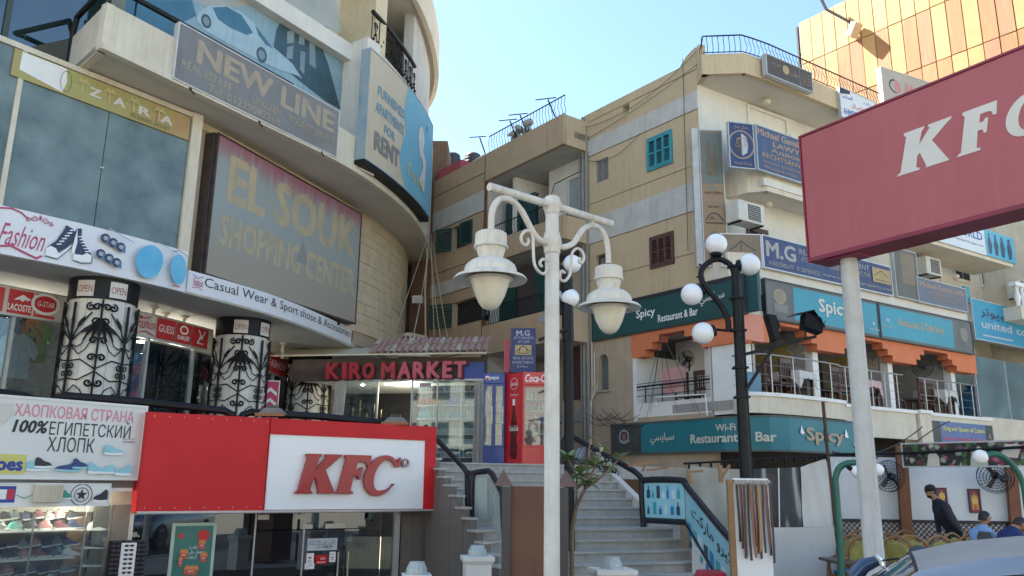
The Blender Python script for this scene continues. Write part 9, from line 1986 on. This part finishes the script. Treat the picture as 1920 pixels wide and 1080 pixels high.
strip([[(.30,y,1.475-.045*abs(y/.52)**2)for y in(-.52,-.3,0,.3,.52)],[(.315,y*1.01,1.465-.045*abs(y/.52)**2)for y in(-.52,-.3,0,.3,.52)]],RUB,'windscreen_seal')
strip([[(-1.65-.5*t,y*(1+.2*t),1.50-.36*t-.04*abs(y/.53)**2)for y in(-.53,-.3,0,.3,.53)]for t in(0,.5,1)],CGL,'rear_window')
body_=[(2.25,.60,.45,.62),(2.1,.78,.35,.78),(1.6,.86,.3,.92),(.85,.87,.3,1.08),(0,.88,.3,1.03),(-1,.88,.3,1.03),(-2.1,.87,.3,1.08),(-2.45,.80,.35,1.0),(-2.55,.70,.45,.7)]
strip([[(x,-w_,zb),(x,-w_*1.02,(zb+zt)/2),(x,-w_*.96,zt-.04),(x,-w_*.8,zt),(x,0,zt+.03),(x,w_*.8,zt),(x,w_*.96,zt-.04),(x,w_*1.02,(zb+zt)/2),(x,w_,zb)]for x,w_,zb,zt in body_],CPT,'body')
for x in(1.45,-1.5):
    for s in(1,-1):
        wv_=obj('wheel',G().lathe([(.20,-.1),(.33,-.1),(.335,-.05),(.335,.05),(.33,.1),(.20,.1)],24,(0,0,0)).map(lambda v:(x+v[0],s*.80+v[2],.335+v[1])),RUB,car,mp=cf,smooth=True)
        obj('rim',G().lathe([(.01,.06),(.1,.07),(.2,.09),(.21,.1)],20).map(lambda v:(x+v[0],s*(.80+v[2]),.335+v[1])),ALU,wv_,mp=cf,smooth=True)
for s in(1,-1):obj('headlight',G().ball((2.12,s*.6,.66),.13,12,8,sc=(.8,1.3,.7)),mat('headlight_clear',(.6,.62,.65),rough=.1),car,mp=cf,smooth='all');obj('tail_light',G().box(-2.5,-2.42,s*.7-.12,s*.7+.12,.75,.92),mat('tail_red',(.4,.02,.02),rough=.2),car,mp=cf)
for k in range(2):obj('seat',G().box(-.6,-.1,-.55+k*.65,-.1+k*.65,.4,1.1),mat('seat_grey',(.08,.09,.1),rough=.9),car,mp=cf)

mc=at_y(1641,1047,5.25);g=G();b0=at_y(1600,1082,5.25);b1=at_y(1644,1052,5.25)
wm=obj('wing_mirror',G().tube([b0,b0.lerp(b1,.5)+V((-.01,0,.02)),b1],[.05,.045,.03],10),mat('mirror_blue',(.06,.09,.14),rough=.12,metal=.5),car,smooth=True)
obj('chrome_edge',G().tube([b1+V((-.02,-.02,.045)),b1+V((.01,-.02,.01)),b1+V((.03,-.02,-.06))],[.008,.016,.006],6),mat('chrome',(.8,.8,.8),rough=.1,metal=1),wm,smooth=True)
obj('mirror_arm',G().tube([b1,cf((.35,-.55,1.40))],.006,6),BLK,wm)

for k,(a,b,s_)in enumerate((((1095,240),(1312,90),.35),((1098,262),(1320,110),.1),((1097,300),(1200,250),.3),((1280,110),(1290,470),-.02))):
    single('wall_wire',G().tube(sag(SS.pt(SS.uz(a[0],a[1],.05)[0],.05,SS.uz(a[0],a[1],.05)[1]),SS.pt(SS.uz(b[0],b[1],.05)[0],.05,SS.uz(b[0],b[1],.05)[1]),s_),.007,4),CABLE,['thin wire sagging along the parapet to the roof corner','taut thin wire under the parapet','short slack wire beside the drain pipes','thin wire running down the right edge of the side wall'][k],'wire','wires on the side wall')

ob=empty('opposite_building',(0,-17,0),'unseen pale block across the street behind the viewer, sized to bounce sunlight','building')  # unseen block set close and tall to bounce warm sunlight onto the facades
obj('wall',G().box(-60,-2,-30,-17,-.1,15),WHT,ob);obj('wall',G().box(-1.9,60,-30,-16,-.1,12),WHT,ob)
for k in range(20):
    for j in range(4):obj('window',G().box(-58+k*2.7,-56.6+k*2.7,-17,-16.96,1.2+j*3.4,2.8+j*3.4),DARK,ob)
def shop_light(name,p,e,c=(1,.86,.68),s=.15):
    l=bpy.data.lights.new(name,'POINT');l.energy=e;l.color=c;l.shadow_soft_size=s;o=bpy.data.objects.new(name,l);COL.objects.link(o);o.location=p
for k,u in enumerate((-.4,-1.6,-2.8)):
    p=SH.pt(u,-.25,1.5);single('ceiling_lamp',G().lathe([(.06,0),(.06,.03)],12,p),mat('lamp_glow',(0,0,0)),['lit lamp over the right end of the shoe shelves','lit lamp over the middle of the shoe shelves','lit lamp over the left end of the shoe shelves'][k],'lamp','ceiling lamps of the shoe shop');shop_light('shoe_shop_lamp',p-V((0,0,.08)),3.5)
for px in(30,290,350):u=SHF.uz(px,650,-1.0)[0];shop_light('clothes_shop_lamp',SHF.pt(u,-1.3,4.4),12,(1,.93,.82))
